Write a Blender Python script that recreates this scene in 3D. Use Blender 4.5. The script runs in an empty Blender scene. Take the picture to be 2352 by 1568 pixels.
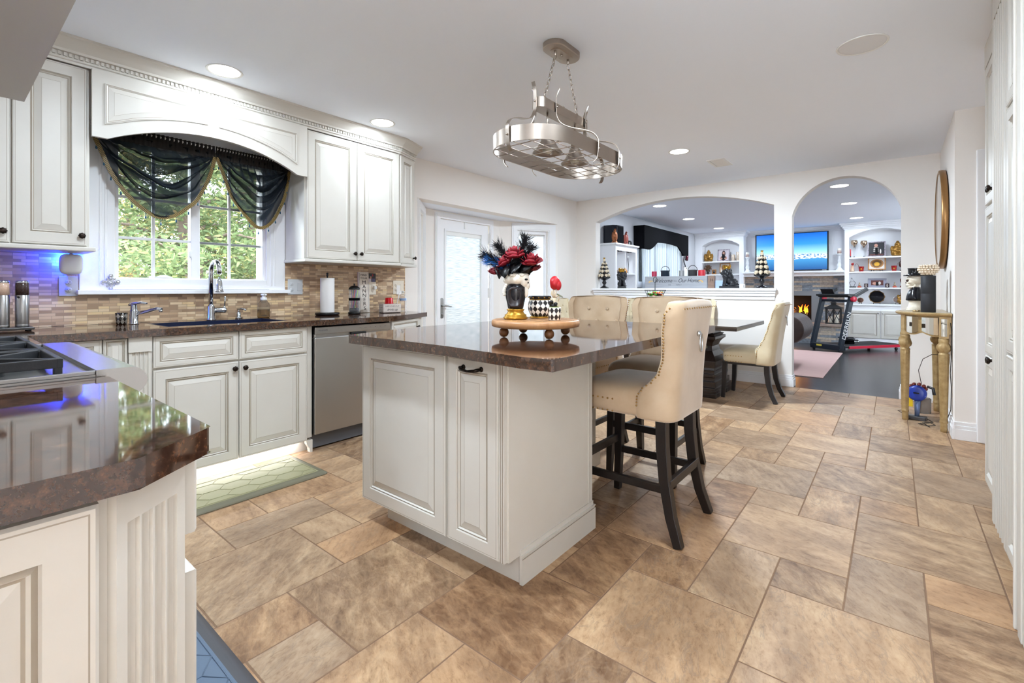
import bpy, bmesh, math, random
from mathutils import Vector, Matrix, noise
SC = bpy.context.scene
COL = SC.collection
PI = math.pi
R = math.radians
V = Vector
random.seed(7)

# ------------------------------------------------------------------ camera
cam = bpy.data.cameras.new('camera')
cam.sensor_width = 36.0
cam.lens = 1083.5 / 2352 * 36.0
cam.shift_y = -(784 - 663) / 2352
cam.clip_start = 0.02
cam.clip_end = 200
cam_ob = bpy.data.objects.new('camera', cam)
COL.objects.link(cam_ob)
cam_ob.location = (0, 0, 1.14)
cam_ob.rotation_euler = (R(90), 0, R(38.98))
SC.camera = cam_ob

# ------------------------------------------------------------------ exposure, world, sun, big lights
SC.view_settings.view_transform = 'Standard'
SC.view_settings.look = 'None'
SC.view_settings.gamma = 1.0
SC.view_settings.use_curve_mapping = False
SC.view_settings.exposure = 2.0
SC.cycles.max_bounces = 12
SC.cycles.diffuse_bounces = 10
SC.cycles.transparent_max_bounces = 16
SC.cycles.sample_clamp_indirect = 6.0
SC.cycles.caustics_reflective = False
SC.cycles.caustics_refractive = False

SKY = 5.5
LAMP = 19.0
w = bpy.data.worlds.new('world')
SC.world = w
w.use_nodes = True
bg = w.node_tree.nodes['Background']
bg.inputs[0].default_value = (0.80, 0.90, 1.0, 1)
bg.inputs[1].default_value = SKY


def lamp(name, kind, loc, energy, col=(1, 1, 1), size=0.1, size_y=None, rot=(0, 0, 0), parent=None, spread=None):
    l = bpy.data.lights.new(name, kind)
    l.energy = energy
    l.color = col
    if kind == 'AREA':
        l.size = size
        if size_y:
            l.shape = 'RECTANGLE'
            l.size_y = size_y
        else:
            l.shape = 'DISK'
        if spread:
            l.spread = spread
    elif kind == 'SUN':
        l.angle = size
    else:
        l.shadow_soft_size = size
    o = bpy.data.objects.new(name, l)
    COL.objects.link(o)
    o.location = loc
    o.rotation_euler = rot
    if parent:
        o.parent = parent
    return o


lamp('sun', 'SUN', (3, 3, 9), 2.2, (1, 0.95, 0.86), 0.2, rot=(0, R(42), R(12)))


# ------------------------------------------------------------------ mesh building
def frame(p, n, up=(0, 0, 1)):
    """matrix: local z along n at p"""
    n = V(n).normalized()
    u = V(up)
    if abs(n.dot(u)) > 0.98:
        u = V((0, 1, 0))
    x = u.cross(n).normalized()
    y = n.cross(x)
    m = Matrix((x, y, n)).transposed().to_4x4()
    m.translation = V(p)
    return m


class MB:
    def __init__(s):
        s.v = []; s.f = []; s.m = []; s.sm = []

    def add(s, vs, fs, mi=0, sm=False, M=None):
        b = len(s.v)
        s.v += [tuple(M @ V(p)) for p in vs] if M is not None else [tuple(p) for p in vs]
        for f in fs:
            s.f.append([b + i for i in f]); s.m.append(mi); s.sm.append(sm)
        return s

    def box(s, x0, x1, y0, y1, z0, z1, mi=0, M=None):
        vs = [(x0, y0, z0), (x1, y0, z0), (x1, y1, z0), (x0, y1, z0), (x0, y0, z1), (x1, y0, z1), (x1, y1, z1), (x0, y1, z1)]
        return s.add(vs, [(0, 3, 2, 1), (4, 5, 6, 7), (0, 1, 5, 4), (1, 2, 6, 5), (2, 3, 7, 6), (3, 0, 4, 7)], mi, False, M)

    def lathe(s, prof, c=(0, 0, 0), n=20, mi=0, sm=True, M=None, sx=1, sy=1, wob=None):
        vs = []; fs = []
        k = len(prof)
        for i, (r, z) in enumerate(prof):
            for j in range(n):
                a = 2 * PI * j / n
                q = r * (1 + (wob(a, i) if wob else 0))
                vs.append((c[0] + q * math.cos(a) * sx, c[1] + q * math.sin(a) * sy, c[2] + z))
        for i in range(k - 1):
            for j in range(n):
                a = i * n + j; b = i * n + (j + 1) % n
                fs.append((a, b, b + n, a + n))
        fs.append(tuple(range(n))[::-1]); fs.append(tuple(range((k - 1) * n, k * n)))
        return s.add(vs, fs, mi, sm, M)

    def cyl(s, c, r, h, n=20, mi=0, r2=None, M=None, sm=True):
        r2 = r if r2 is None else r2
        e = min(0.0015, h * 0.2, r * 0.3)
        return s.lathe([(r - e, 0), (r, e), (r2, h - e), (max(r2 - e, 1e-4), h)], c, n, mi, sm, M)

    def sphere(s, c, r, nu=14, nv=8, mi=0, M=None, fn=None):
        r = (r, r, r) if not hasattr(r, '__len__') else r
        vs = []; fs = []
        for i in range(nv + 1):
            t = PI * i / nv
            t = min(max(t, 0.03), PI - 0.03)
            for j in range(nu):
                a = 2 * PI * j / nu
                d = V((math.sin(t) * math.cos(a), math.sin(t) * math.sin(a), -math.cos(t)))
                q = fn(d) if fn else 1
                vs.append((c[0] + r[0] * d.x * q, c[1] + r[1] * d.y * q, c[2] + r[2] * d.z * q))
        for i in range(nv):
            for j in range(nu):
                a = i * nu + j; b = i * nu + (j + 1) % nu
                fs.append((a, b, b + nu, a + nu))
        fs.append(tuple(range(nu))[::-1]); fs.append(tuple(range(nv * nu, nv * nu + nu)))
        return s.add(vs, fs, mi, True, M)

    def sweep(s, pts, prof, mi=0, sm=True, closed=False, M=None, up=None, scale=None):
        """prof: closed 2D polygon in (side, up) of the path frame"""
        P = [V(p) for p in pts]
        n = len(P); k = len(prof)
        T = []
        for i in range(n):
            a = P[(i - 1) % n] if closed or i else P[0]
            b = P[(i + 1) % n] if closed or i < n - 1 else P[-1]
            T.append((b - a).normalized())
        if up is None:
            u = V((0, 0, 1)) if abs(T[0].z) < 0.9 else V((1, 0, 0))
        else:
            u = V(up)
        vs = []; fs = []
        for i in range(n):
            t = T[i]
            if up is not None:
                u = V(up)
            sd = t.cross(u)
            if sd.length < 1e-5:
                sd = t.cross(V((0.3, 0.7, 0.2)))
            sd.normalize()
            u = sd.cross(t).normalized()
            q = scale[i] if scale else 1
            for (a, b) in prof:
                vs.append(P[i] + sd * a * q + u * b * q)
        for i in range(n if closed else n - 1):
            for j in range(k):
                a = i * k + j; b = i * k + (j + 1) % k
                a2 = ((i + 1) % n) * k + j; b2 = ((i + 1) % n) * k + (j + 1) % k
                fs.append((a, a2, b2, b))
        if not closed:
            fs.append(tuple(range(k))); fs.append(tuple(range((n - 1) * k, n * k))[::-1])
        return s.add(vs, fs, mi, sm, M)

    def tube(s, pts, r, n=8, mi=0, closed=False, M=None, up=None, sm=True):
        rs = r if hasattr(r, '__len__') else None
        pr = [(math.cos(2 * PI * j / n) * (1 if rs else r), math.sin(2 * PI * j / n) * (1 if rs else r)) for j in range(n)]
        return s.sweep(pts, pr, mi, sm, closed, M, up, rs)

    def plate(s, polys, t0, t1, ax='z', mi=0, M=None, side=None):
        """2D polygons (sharing corners) extruded from t0 to t1 along ax"""
        idx = {}; pts = []
        def vi(p):
            k = (round(p[0], 5), round(p[1], 5))
            if k not in idx:
                idx[k] = len(pts); pts.append(p)
            return idx[k]
        F = [[vi(p) for p in q] for q in polys]
        F = [f if sum(pts[f[i]][0] * pts[f[(i + 1) % len(f)]][1] - pts[f[(i + 1) % len(f)]][0] * pts[f[i]][1] for i in range(len(f))) > 0 else f[::-1] for f in F]
        E = set()
        for f in F:
            for i in range(len(f)):
                E.add((f[i], f[(i + 1) % len(f)]))
        n = len(pts)
        g = {'z': lambda a, b, t: (a, b, t), 'y': lambda a, b, t: (a, t, b), 'x': lambda a, b, t: (t, a, b)}[ax]
        vs = [g(a, b, t0) for a, b in pts] + [g(a, b, t1) for a, b in pts]
        fs = [tuple(f[::-1]) for f in F] + [tuple(i + n for i in f) for f in F]
        sf = [(a, b, b + n, a + n) for (a, b) in E if (b, a) not in E]
        if ax == 'y':
            fs = [f[::-1] for f in fs]; sf = [f[::-1] for f in sf]
        s.add(vs, fs, mi, False, M)
        s.add(vs, sf, mi if side is None else side, False, M)
        return s

    def ribbon(s, pts, n, wd, th, mi=0, M=None):
        """flat strap along pts, its width along n"""
        P = [V(p) for p in pts]; n = V(n).normalized(); rings = []
        for i, p in enumerate(P):
            t = (P[min(i + 1, len(P) - 1)] - P[max(i - 1, 0)]).normalized()
            u = n.cross(t).normalized()
            rings.append([p + n * a + u * b for a, b in ((-wd / 2, -th / 2), (wd / 2, -th / 2), (wd / 2, th / 2), (-wd / 2, th / 2))])
        return s.loft(rings, mi, False, M=M)

    def panel(s, o, U, W, N, w, h, t=0.02, st=0.055, mi=0, gl=1, flat=False):
        """raised-panel door or drawer front, o = lower left corner at the back"""
        o, U, W, N = V(o), V(U), V(W), V(N)
        q = min(1.0, (min(w, h) - 0.02) / (2 * (st + 0.05)))
        st2 = st * q
        rg = [(0, 0, 0), (0, t - 0.004, 0), (0.004, t, 0), (0.009 * q, t, gl), (0.011 * q, t, 0), (st2, t, 0), (st2 + 0.003 * q, t - 0.006, gl), (st2 + 0.009 * q, t - 0.003, 0),
              (st2 + 0.013 * q, t - 0.009, gl), (st2 + 0.017 * q, t - 0.010, 0), (st2 + 0.044 * q, t - 0.003, gl), (st2 + 0.0455 * q, t - 0.003, 0)]
        if flat:
            rg = rg[:5] + [(st2, t, 0), (st2 + 0.002, t - 0.004, gl), (st2 + 0.004, t - 0.004, 0)]
        vs = []; b = []
        for (d, n, g) in rg:
            b.append(g)
            for (a, c) in ((d, d), (w - d, d), (w - d, h - d), (d, h - d)):
                vs.append(o + U * a + W * c + N * n)
        flip = U.cross(W).dot(N) < 0
        for k in range(len(rg) - 1):
            fs = []
            for j in range(4):
                a = k * 4 + j; c = k * 4 + (j + 1) % 4
                f = (a, c, c + 4, a + 4)
                fs.append(f[::-1] if flip else f)
            s.add([], [], 0)
            base = len(s.v)
            s.v += [tuple(vs[i]) for i in range(k * 4, k * 4 + 8)]
            for f in fs:
                s.f.append([base + i - k * 4 for i in f]); s.m.append(gl if b[k] else mi); s.sm.append(False)
        e = (len(rg) - 1) * 4
        f = (0, 1, 2, 3)
        s.add([vs[e + i] for i in range(4)], [f[::-1] if flip else f], mi)
        return s

    def loft(s, rings, mi=0, sm=True, cap=True, closed=True, M=None):
        n = len(rings[0]); vs = [p for r in rings for p in r]; fs = []
        for i in range(len(rings) - 1):
            for j in range(n if closed else n - 1):
                a = i * n + j; b = i * n + (j + 1) % n
                fs.append((a, b, b + n, a + n))
        if cap and closed:
            fs.append(tuple(range(n))[::-1]); fs.append(tuple(range((len(rings) - 1) * n, len(rings) * n)))
        return s.add(vs, fs, mi, sm, M)


def smooth(pts, k=4):
    """denser Catmull-Rom path through pts"""
    P = [V(p) for p in pts]; out = []
    for i in range(len(P) - 1):
        p0, p1, p2, p3 = P[max(i - 1, 0)], P[i], P[i + 1], P[min(i + 2, len(P) - 1)]
        for j in range(k):
            s = j / k
            out.append(0.5 * ((2 * p1) + (p2 - p0) * s + (2 * p0 - 5 * p1 + 4 * p2 - p3) * s * s + (3 * p1 - p0 - 3 * p2 + p3) * s ** 3))
    return out + [P[-1]]


def obj(name, mb, mats, parent=None, bevel=0, seg=2, sub=0, world=False, label=None, kind=None, solid=0):
    me = bpy.data.meshes.new(name)
    off = V((0, 0, 0))
    if world and parent is not None:
        off = V(parent.location)
        if parent.parent is not None:
            off = off + V(parent.parent.location)
    me.from_pydata([tuple(V(p) - off) for p in mb.v] if world else mb.v, [], mb.f)
    for m in (mats if isinstance(mats, (list, tuple)) else [mats]):
        me.materials.append(m)
    me.polygons.foreach_set('material_index', mb.m)
    me.polygons.foreach_set('use_smooth', mb.sm)
    me.update()
    o = bpy.data.objects.new(name, me)
    COL.objects.link(o)
    if parent is not None:
        o.parent = parent
    if solid:
        k = o.modifiers.new('solid', 'SOLIDIFY'); k.thickness = solid; k.offset = 0
    if bevel:
        k = o.modifiers.new('bevel', 'BEVEL'); k.width = bevel; k.segments = seg; k.limit_method = 'ANGLE'; k.angle_limit = R(35)
    if sub:
        k = o.modifiers.new('sub', 'SUBSURF'); k.levels = sub; k.render_levels = sub
    if label:
        o['label'] = label
    if kind:
        o['kind'] = kind
    return o


def thing(name, label, cat, loc=(0, 0, 0), rz=0.0, group=None):
    o = bpy.data.objects.new(name, None)
    COL.objects.link(o)
    o.empty_display_size = 0.1
    o.location = loc
    o.rotation_euler = (0, 0, rz)
    return tag(o, label, cat, group)


def tag(o, label, cat, group=None):
    o['label'] = label
    o['category'] = cat
    if group:
        o['group'] = group
    return o


def struct(name, mb, mats, parent=None, bevel=0):
    return obj(name, mb, mats, parent, bevel, kind='structure')


def dup(root, loc, rz=None, label=None, group=None):
    r = root.copy(); COL.objects.link(r)
    r.location = loc
    if rz is not None:
        r.rotation_euler = (0, 0, rz)
    if label:
        r['label'] = label
    if group:
        r['group'] = group
    for ch in list(root.children):
        c = ch.copy(); COL.objects.link(c); c.parent = r
        for g in list(ch.children):
            d = g.copy(); COL.objects.link(d); d.parent = c
    return r


def text(name, body, size, loc, rot, m, parent=None, ext=0.0004, shear=0.0, align='CENTER', sx=1.0, space=1.0):
    cu = bpy.data.curves.new(name, 'FONT')
    cu.body = body; cu.size = size; cu.extrude = ext; cu.shear = shear
    cu.align_x = align; cu.align_y = 'CENTER'; cu.space_character = space
    cu.materials.append(m)
    tmp = bpy.data.objects.new(name + ' curve', cu)
    COL.objects.link(tmp)
    bpy.context.view_layer.update()
    me = bpy.data.meshes.new_from_object(tmp.evaluated_get(bpy.context.evaluated_depsgraph_get()))
    bpy.data.objects.remove(tmp)
    bpy.data.curves.remove(cu)
    me.name = name
    o = bpy.data.objects.new(name, me)
    COL.objects.link(o)
    o.location = loc; o.rotation_euler = rot; o.scale = (sx, 1, 1)
    if parent is not None:
        o.parent = parent
    return o


# ------------------------------------------------------------------ materials
def lin(c):
    if isinstance(c, str):
        c = [int(c[i:i + 2], 16) / 255 for i in (0, 2, 4)]
    return tuple((x / 12.92 if x <= 0.04045 else ((x + 0.055) / 1.055) ** 2.4) for x in c) + (1,)


class N:
    def __init__(s, name):
        s.mat = bpy.data.materials.new(name)
        s.mat.use_nodes = True
        s.t = s.mat.node_tree
        s.bs = s.t.nodes['Principled BSDF']

    def n(s, typ, **kw):
        k = s.t.nodes.new(typ)
        for a, b in kw.items():
            if a.startswith('i_'):
                key = a[2:]
                key = int(key) if key.isdigit() else key.replace('_', ' ')
                k.inputs[key].default_value = b
            else:
                setattr(k, a, b)
        return k

    def l(s, a, ao, b, bi):
        s.t.links.new(a.outputs[ao], b.inputs[bi])

    def ramp(s, src, out, stops, interp='LINEAR'):
        r = s.n('ShaderNodeValToRGB')
        r.color_ramp.interpolation = interp
        e = r.color_ramp.elements
        e.remove(e[1])
        for i, (p, c) in enumerate(stops):
            q = e[0] if i == 0 else e.new(p)
            q.position = p
            q.color = (c, c, c, 1) if isinstance(c, (int, float)) else lin(c)
        s.l(src, out, r, 0)
        return r

    def bump(s, src, out, strength=0.2, dist=0.002):
        b = s.n('ShaderNodeBump', i_Strength=strength, i_Distance=dist)
        s.l(src, out, b, 'Height')
        s.l(b, 0, s.bs, 'Normal')
        return b


def mat(name, col, rough=0.5, metal=0.0, spec=0.5, var=None, vscale=20, bump=0, bscale=200, coat=0, alpha=1.0, emit=0, sheen=0, trans=0, ior=1.45, stretch=None, aniso=0):
    k = N(name)
    b = k.bs.inputs
    b['Base Color'].default_value = lin(col)
    b['Roughness'].default_value = rough
    b['Metallic'].default_value = metal
    b['Specular IOR Level'].default_value = spec
    b['Coat Weight'].default_value = coat
    b['Coat Roughness'].default_value = 0.05
    b['Alpha'].default_value = alpha
    b['Transmission Weight'].default_value = trans
    b['IOR'].default_value = ior
    b['Anisotropic'].default_value = aniso
    if sheen:
        b['Sheen Weight'].default_value = sheen
        b['Sheen Roughness'].default_value = 0.4
    if emit:
        b['Emission Color'].default_value = lin(col)
        b['Emission Strength'].default_value = emit
    if var or bump:
        tc = k.n('ShaderNodeTexCoord')
        mp = k.n('ShaderNodeMapping')
        if stretch:
            mp.inputs['Scale'].default_value = stretch
        k.l(tc, 'Object', mp, 0)
    if var:
        nz = k.n('ShaderNodeTexNoise', i_Scale=vscale, i_Detail=6.0, i_Roughness=0.6)
        k.l(mp, 0, nz, 'Vector')
        r = k.ramp(nz, 0, [(0.3, col), (0.7, var)])
        k.l(r, 0, k.bs, 'Base Color')
    if bump:
        nb = k.n('ShaderNodeTexNoise', i_Scale=bscale, i_Detail=3.0)
        k.l(mp, 0, nb, 'Vector')
        k.bump(nb, 0, bump)
    return k.mat


m_wall = mat('wall paint warm grey', 'EAE5E0', 0.75, spec=0.25, bump=0.03, bscale=300)
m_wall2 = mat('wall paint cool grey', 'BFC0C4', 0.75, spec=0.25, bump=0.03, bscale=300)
m_ceil = mat('ceiling paint', 'EFF4FD', 0.85, spec=0.2, bump=0.02, bscale=250)
m_trim = mat('white trim gloss', 'EAEAEC', 0.35)
m_cab = mat('antique white cabinet', 'CECAC2', 0.38, var='C9C4BB', vscale=3)
m_glaze = mat('umber glaze line', '9F9587', 0.5)
m_shadow = mat('dark recess', '1E1A17', 0.8)
m_knob = mat('oiled bronze', '3A2E27', 0.35, 0.8, var='15110F', vscale=120)
m_steel = mat('brushed stainless', 'B9B8B6', 0.32, 1.0, bump=0.05, bscale=30, stretch=(1, 1, 60))
m_steel2 = mat('plain stainless', 'A9A8A7', 0.28, 1.0)
m_nickel = mat('brushed nickel', 'A89C91', 0.34, 1.0, bump=0.03, bscale=60, stretch=(20, 20, 1))
m_chrome = mat('chrome', 'C9CDD2', 0.08, 1.0)
m_silver = mat('silver knob', 'BFBFC1', 0.2, 1.0)
m_black = mat('black satin', '0E0E10', 0.4)
m_iron = mat('cast iron', '26272A', 0.55, bump=0.1, bscale=300)
m_black2 = mat('black cloth', '08080C', 0.9, spec=0.1)
m_white = mat('white plastic', 'E8E8E6', 0.35)
m_paper = mat('paper', 'EFECEA', 0.8, bump=0.05, bscale=150)
m_almond = mat('almond plate', 'E6DCCB', 0.4)
m_velvet = mat('cream velvet', 'C8B196', 0.62, spec=0.25, var='B89E80', vscale=5, sheen=0.7, bump=0.04, bscale=80)
m_velvet2 = mat('ivory velvet', 'CDBFA3', 0.62, spec=0.25, var='C0AE8E', vscale=5, sheen=0.6, bump=0.04, bscale=80)
m_dwood = mat('espresso wood', '1F1613', 0.38, var='130D0B', vscale=14, stretch=(1, 1, 0.1))
m_nail = mat('brass nailhead', 'B08A55', 0.28, 1.0)
m_gold = mat('gold paint', 'C99A3E', 0.32, 0.75, var='A87824', vscale=30)
m_red = mat('red', 'B21822', 0.4)
m_dred = mat('dark rose petal', '7C1220', 0.55, var='54101A', vscale=40)
m_wax = mat('ivory', 'EDE6D8', 0.5)
m_bone = mat('bone resin', 'E4D8C4', 0.45, var='C9B492', vscale=50)
m_glass = mat('clear glass', 'FFFFFF', 0.02, trans=1.0, ior=1.3, spec=0.3)
m_copper = mat('copper statue', 'A4663E', 0.38, 0.5, var='7A4428', vscale=40)


def granite(name):
    k = N(name)
    tc = k.n('ShaderNodeTexCoord')
    n1 = k.n('ShaderNodeTexNoise', i_Scale=55.0, i_Detail=8.0, i_Roughness=0.75)
    n2 = k.n('ShaderNodeTexVoronoi', i_Scale=110.0)
    k.l(tc, 'Object', n1, 'Vector'); k.l(tc, 'Object', n2, 'Vector')
    r1 = k.ramp(n1, 0, [(0.30, '120B08'), (0.46, '36231A'), (0.58, '553828'), (0.70, '7B5538'), (0.85, 'A67C50')])
    r2 = k.ramp(n2, 'Distance', [(0.0, 'C09058'), (0.10, '5A3D2A'), (0.2, '3A261B')])
    mx = k.n('ShaderNodeMix', data_type='RGBA')
    mx.inputs['Factor'].default_value = 0.25
    k.l(r1, 0, mx, 6); k.l(r2, 0, mx, 7)
    k.l(mx, 2, k.bs, 'Base Color')
    k.bs.inputs['Roughness'].default_value = 0.045
    k.bs.inputs['Specular IOR Level'].default_value = 0.75
    k.bs.inputs['IOR'].default_value = 1.6
    return k.mat


m_granite = granite('brown granite')


def tile_mat():
    k = N('travertine floor tile')
    at = k.n('ShaderNodeAttribute', attribute_name='tint')
    tc = k.n('ShaderNodeTexCoord')
    sep = k.n('ShaderNodeSeparateColor')
    k.l(at, 'Color', sep, 0)
    off = k.n('ShaderNodeVectorMath', operation='MULTIPLY_ADD')
    off.inputs[1].default_value = (41, 37, 23)
    k.l(at, 'Vector', off, 0); k.l(tc, 'Object', off, 2)
    rot = k.n('ShaderNodeVectorRotate', rotation_type='Z_AXIS')
    ang = k.n('ShaderNodeMath', operation='MULTIPLY'); ang.inputs[1].default_value = 1.6
    k.l(sep, 2, ang, 0)
    k.l(off, 0, rot, 'Vector'); k.l(ang, 0, rot, 'Angle')
    mp = k.n('ShaderNodeMapping'); mp.inputs['Scale'].default_value = (1, 2.2, 1)
    k.l(rot, 0, mp, 0)
    n1 = k.n('ShaderNodeTexNoise', i_Scale=3.2, i_Detail=10.0, i_Roughness=0.62, i_Distortion=0.35)
    n2 = k.n('ShaderNodeTexNoise', i_Scale=7.0, i_Detail=12.0, i_Roughness=0.70, i_Distortion=0.45)
    n3 = k.n('ShaderNodeTexNoise', i_Scale=60.0, i_Detail=4.0, i_Roughness=0.7)
    wv = k.n('ShaderNodeTexWave', i_Scale=2.0, i_Distortion=9.0, i_Detail=4.0, i_Detail_Scale=1.3)
    for q in (n1, n2, n3, wv):
        k.l(mp, 0, q, 'Vector')
    base = k.ramp(n1, 0, [(0.26, '937D68'), (0.42, 'AD967F'), (0.55, 'BEA78E'), (0.72, 'CEBAA0')])
    # darker clouds, more of them on some tiles
    cl = k.n('ShaderNodeMath', operation='MULTIPLY_ADD'); cl.inputs[1].default_value = 0.34; cl.inputs[2].default_value = -0.17
    k.l(sep, 0, cl, 0)
    ad = k.n('ShaderNodeMath', operation='ADD'); k.l(n2, 0, ad, 0); k.l(cl, 0, ad, 1)
    cr = k.ramp(ad, 0, [(0.46, 0.0), (0.74, 0.8)])
    m1 = k.n('ShaderNodeMix', data_type='RGBA', blend_type='MULTIPLY')
    k.l(cr, 0, m1, 'Factor'); k.l(base, 0, m1, 6); m1.inputs[7].default_value = lin('9C8A7E')
    vr = k.ramp(wv, 0, [(0.0, 0.10), (0.04, 0.0), (0.97, 0.0), (1.0, 0.10)])
    m2 = k.n('ShaderNodeMix', data_type='RGBA'); k.l(vr, 0, m2, 'Factor'); k.l(m1, 2, m2, 6); m2.inputs[7].default_value = lin('DCC9AF')
    gr = k.ramp(sep, 1, [(0.0, 'F3D9BC'), (0.35, 'F1E2CE'), (0.7, 'EEE2D2'), (1.0, 'D0C8C2')])
    m3 = k.n('ShaderNodeMix', data_type='RGBA', blend_type='MULTIPLY'); m3.inputs['Factor'].default_value = 0.9
    k.l(m2, 2, m3, 6); k.l(gr, 0, m3, 7)
    sp = k.ramp(n3, 0, [(0.30, 0.8), (0.36, 1.0)])
    m4 = k.n('ShaderNodeMix', data_type='RGBA', blend_type='MULTIPLY'); m4.inputs['Factor'].default_value = 0.6
    k.l(m3, 2, m4, 6); k.l(sp, 0, m4, 7)
    n4 = k.n('ShaderNodeTexNoise', i_Scale=22.0, i_Detail=10.0, i_Roughness=0.75, i_Distortion=0.3)
    k.l(mp, 0, n4, 'Vector')
    fr = k.ramp(n4, 0, [(0.34, 'A89280'), (0.46, 'EDE5DC'), (0.58, 'FFFFFF')])
    m5 = k.n('ShaderNodeMix', data_type='RGBA', blend_type='MULTIPLY'); m5.inputs['Factor'].default_value = 0.62
    k.l(m4, 2, m5, 6); k.l(fr, 0, m5, 7)
    vn = k.n('ShaderNodeTexNoise', i_Scale=4.5, i_Detail=7.0, i_Roughness=0.6, i_Distortion=0.8)
    k.l(mp, 0, vn, 'Vector')
    vd_ = k.ramp(vn, 0, [(0.485, 0.0), (0.497, 0.55), (0.503, 0.55), (0.515, 0.0)])
    vm = k.n('ShaderNodeMath', operation='MULTIPLY'); k.l(vd_, 0, vm, 0); k.l(sep, 2, vm, 1)
    m6 = k.n('ShaderNodeMix', data_type='RGBA'); k.l(vm, 0, m6, 'Factor'); k.l(m5, 2, m6, 6); m6.inputs[7].default_value = lin('84705F')
    k.l(m6, 2, k.bs, 'Base Color')
    k.bs.inputs['Roughness'].default_value = 0.42
    k.bs.inputs['Specular IOR Level'].default_value = 0.35
    k.bump(n2, 0, 0.12, 0.004)
    return k.mat


m_tile = tile_mat()
m_grout = mat('brown grout', '7F6653', 0.9, spec=0.1)


def mosaic():
    k = N('glass and stone mosaic')
    tc = k.n('ShaderNodeTexCoord')
    sp = k.n('ShaderNodeSeparateXYZ'); k.l(tc, 'Object', sp, 0)
    cb = k.n('ShaderNodeCombineXYZ'); k.l(sp, 1, cb, 0); k.l(sp, 2, cb, 1)
    br = k.n('ShaderNodeTexBrick', offset=0.37, offset_frequency=1, squash=1.35, squash_frequency=3)
    br.inputs['Color1'].default_value = (0, 0, 0, 1); br.inputs['Color2'].default_value = (1, 1, 1, 1)
    br.inputs['Mortar'].default_value = (0.5, 0.5, 0.5, 1)
    br.inputs['Scale'].default_value = 1.0
    br.inputs['Mortar Size'].default_value = 0.0009
    br.inputs['Brick Width'].default_value = 0.052
    br.inputs['Row Height'].default_value = 0.0172
    k.l(cb, 0, br, 'Vector')
    r = k.ramp(br, 'Color', [(0.0, 'A5886E'), (0.22, 'BE9F80'), (0.40, 'D0B291'), (0.60, 'DEC4A2'), (0.78, 'B1957A'), (0.90, 'E0C296')], 'CONSTANT')
    mx = k.n('ShaderNodeMix', data_type='RGBA'); k.l(br, 'Fac', mx, 'Factor'); k.l(r, 0, mx, 6); mx.inputs[7].default_value = lin('9F8A72')
    k.l(mx, 2, k.bs, 'Base Color')
    k.bs.inputs['Roughness'].default_value = 0.25
    b = k.bump(br, 'Fac', 0.5, 0.001); b.invert = True
    return k.mat


m_mosaic = mosaic()


def planks(name, c1, c2, rough, pw, pl, axis=0):
    k = N(name)
    tc = k.n('ShaderNodeTexCoord')
    mp = k.n('ShaderNodeMapping')
    if axis:
        mp.inputs['Rotation'].default_value = (0, 0, R(90))
    k.l(tc, 'Object', mp, 0)
    br = k.n('ShaderNodeTexBrick', offset=0.43)
    br.inputs['Color1'].default_value = lin(c1); br.inputs['Color2'].default_value = lin(c2)
    br.inputs['Mortar'].default_value = lin('0A0909')
    br.inputs['Scale'].default_value = 1.0; br.inputs['Mortar Size'].default_value = 0.0012
    br.inputs['Brick Width'].default_value = pl; br.inputs['Row Height'].default_value = pw
    k.l(mp, 0, br, 'Vector')
    nz = k.n('ShaderNodeTexNoise', i_Scale=9.0, i_Detail=6.0)
    m2 = k.n('ShaderNodeMapping'); m2.inputs['Scale'].default_value = (0.6, 9, 1)
    k.l(mp, 0, m2, 0); k.l(m2, 0, nz, 'Vector')
    mx = k.n('ShaderNodeMix', data_type='RGBA', blend_type='OVERLAY'); mx.inputs['Factor'].default_value = 0.45
    k.l(br, 'Color', mx, 6); k.l(nz, 0, mx, 7)
    k.l(mx, 2, k.bs, 'Base Color')
    k.bs.inputs['Roughness'].default_value = rough
    k.bump(br, 'Fac', 0.3, 0.001).invert = True
    return k.mat


m_hard = planks('dark hardwood floor', '2A2728', '383536', 0.24, 0.11, 1.3)


def stone():
    k = N('stacked ledgestone')
    tc = k.n('ShaderNodeTexCoord')
    sp = k.n('ShaderNodeSeparateXYZ'); k.l(tc, 'Object', sp, 0)
    cb = k.n('ShaderNodeCombineXYZ'); k.l(sp, 0, cb, 0); k.l(sp, 2, cb, 1)
    br = k.n('ShaderNodeTexBrick', offset=0.41, squash=1.7, squash_frequency=2)
    br.inputs['Color1'].default_value = (0, 0, 0, 1); br.inputs['Color2'].default_value = (1, 1, 1, 1)
    br.inputs['Scale'].default_value = 1.0; br.inputs['Mortar Size'].default_value = 0.002
    br.inputs['Brick Width'].default_value = 0.19; br.inputs['Row Height'].default_value = 0.047
    br.inputs['Mortar'].default_value = (0.1, 0.1, 0.1, 1)
    k.l(cb, 0, br, 'Vector')
    r = k.ramp(br, 'Color', [(0.0, '6F747C'), (0.2, '868A90'), (0.4, '9A8F86'), (0.55, 'B0A090'), (0.7, '7C838C'), (0.85, 'BBAA98'), (0.95, '8A7A6C')], 'CONSTANT')
    nz = k.n('ShaderNodeTexNoise', i_Scale=25.0, i_Detail=8.0); k.l(tc, 'Object', nz, 'Vector')
    mx = k.n('ShaderNodeMix', data_type='RGBA', blend_type='OVERLAY'); mx.inputs['Factor'].default_value = 0.6
    k.l(r, 0, mx, 6); k.l(nz, 0, mx, 7)
    k.l(mx, 2, k.bs, 'Base Color')
    k.bs.inputs['Roughness'].default_value = 0.85
    k.bump(br, 'Color', 0.8, 0.02)
    return k.mat


m_stone = stone()


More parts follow.
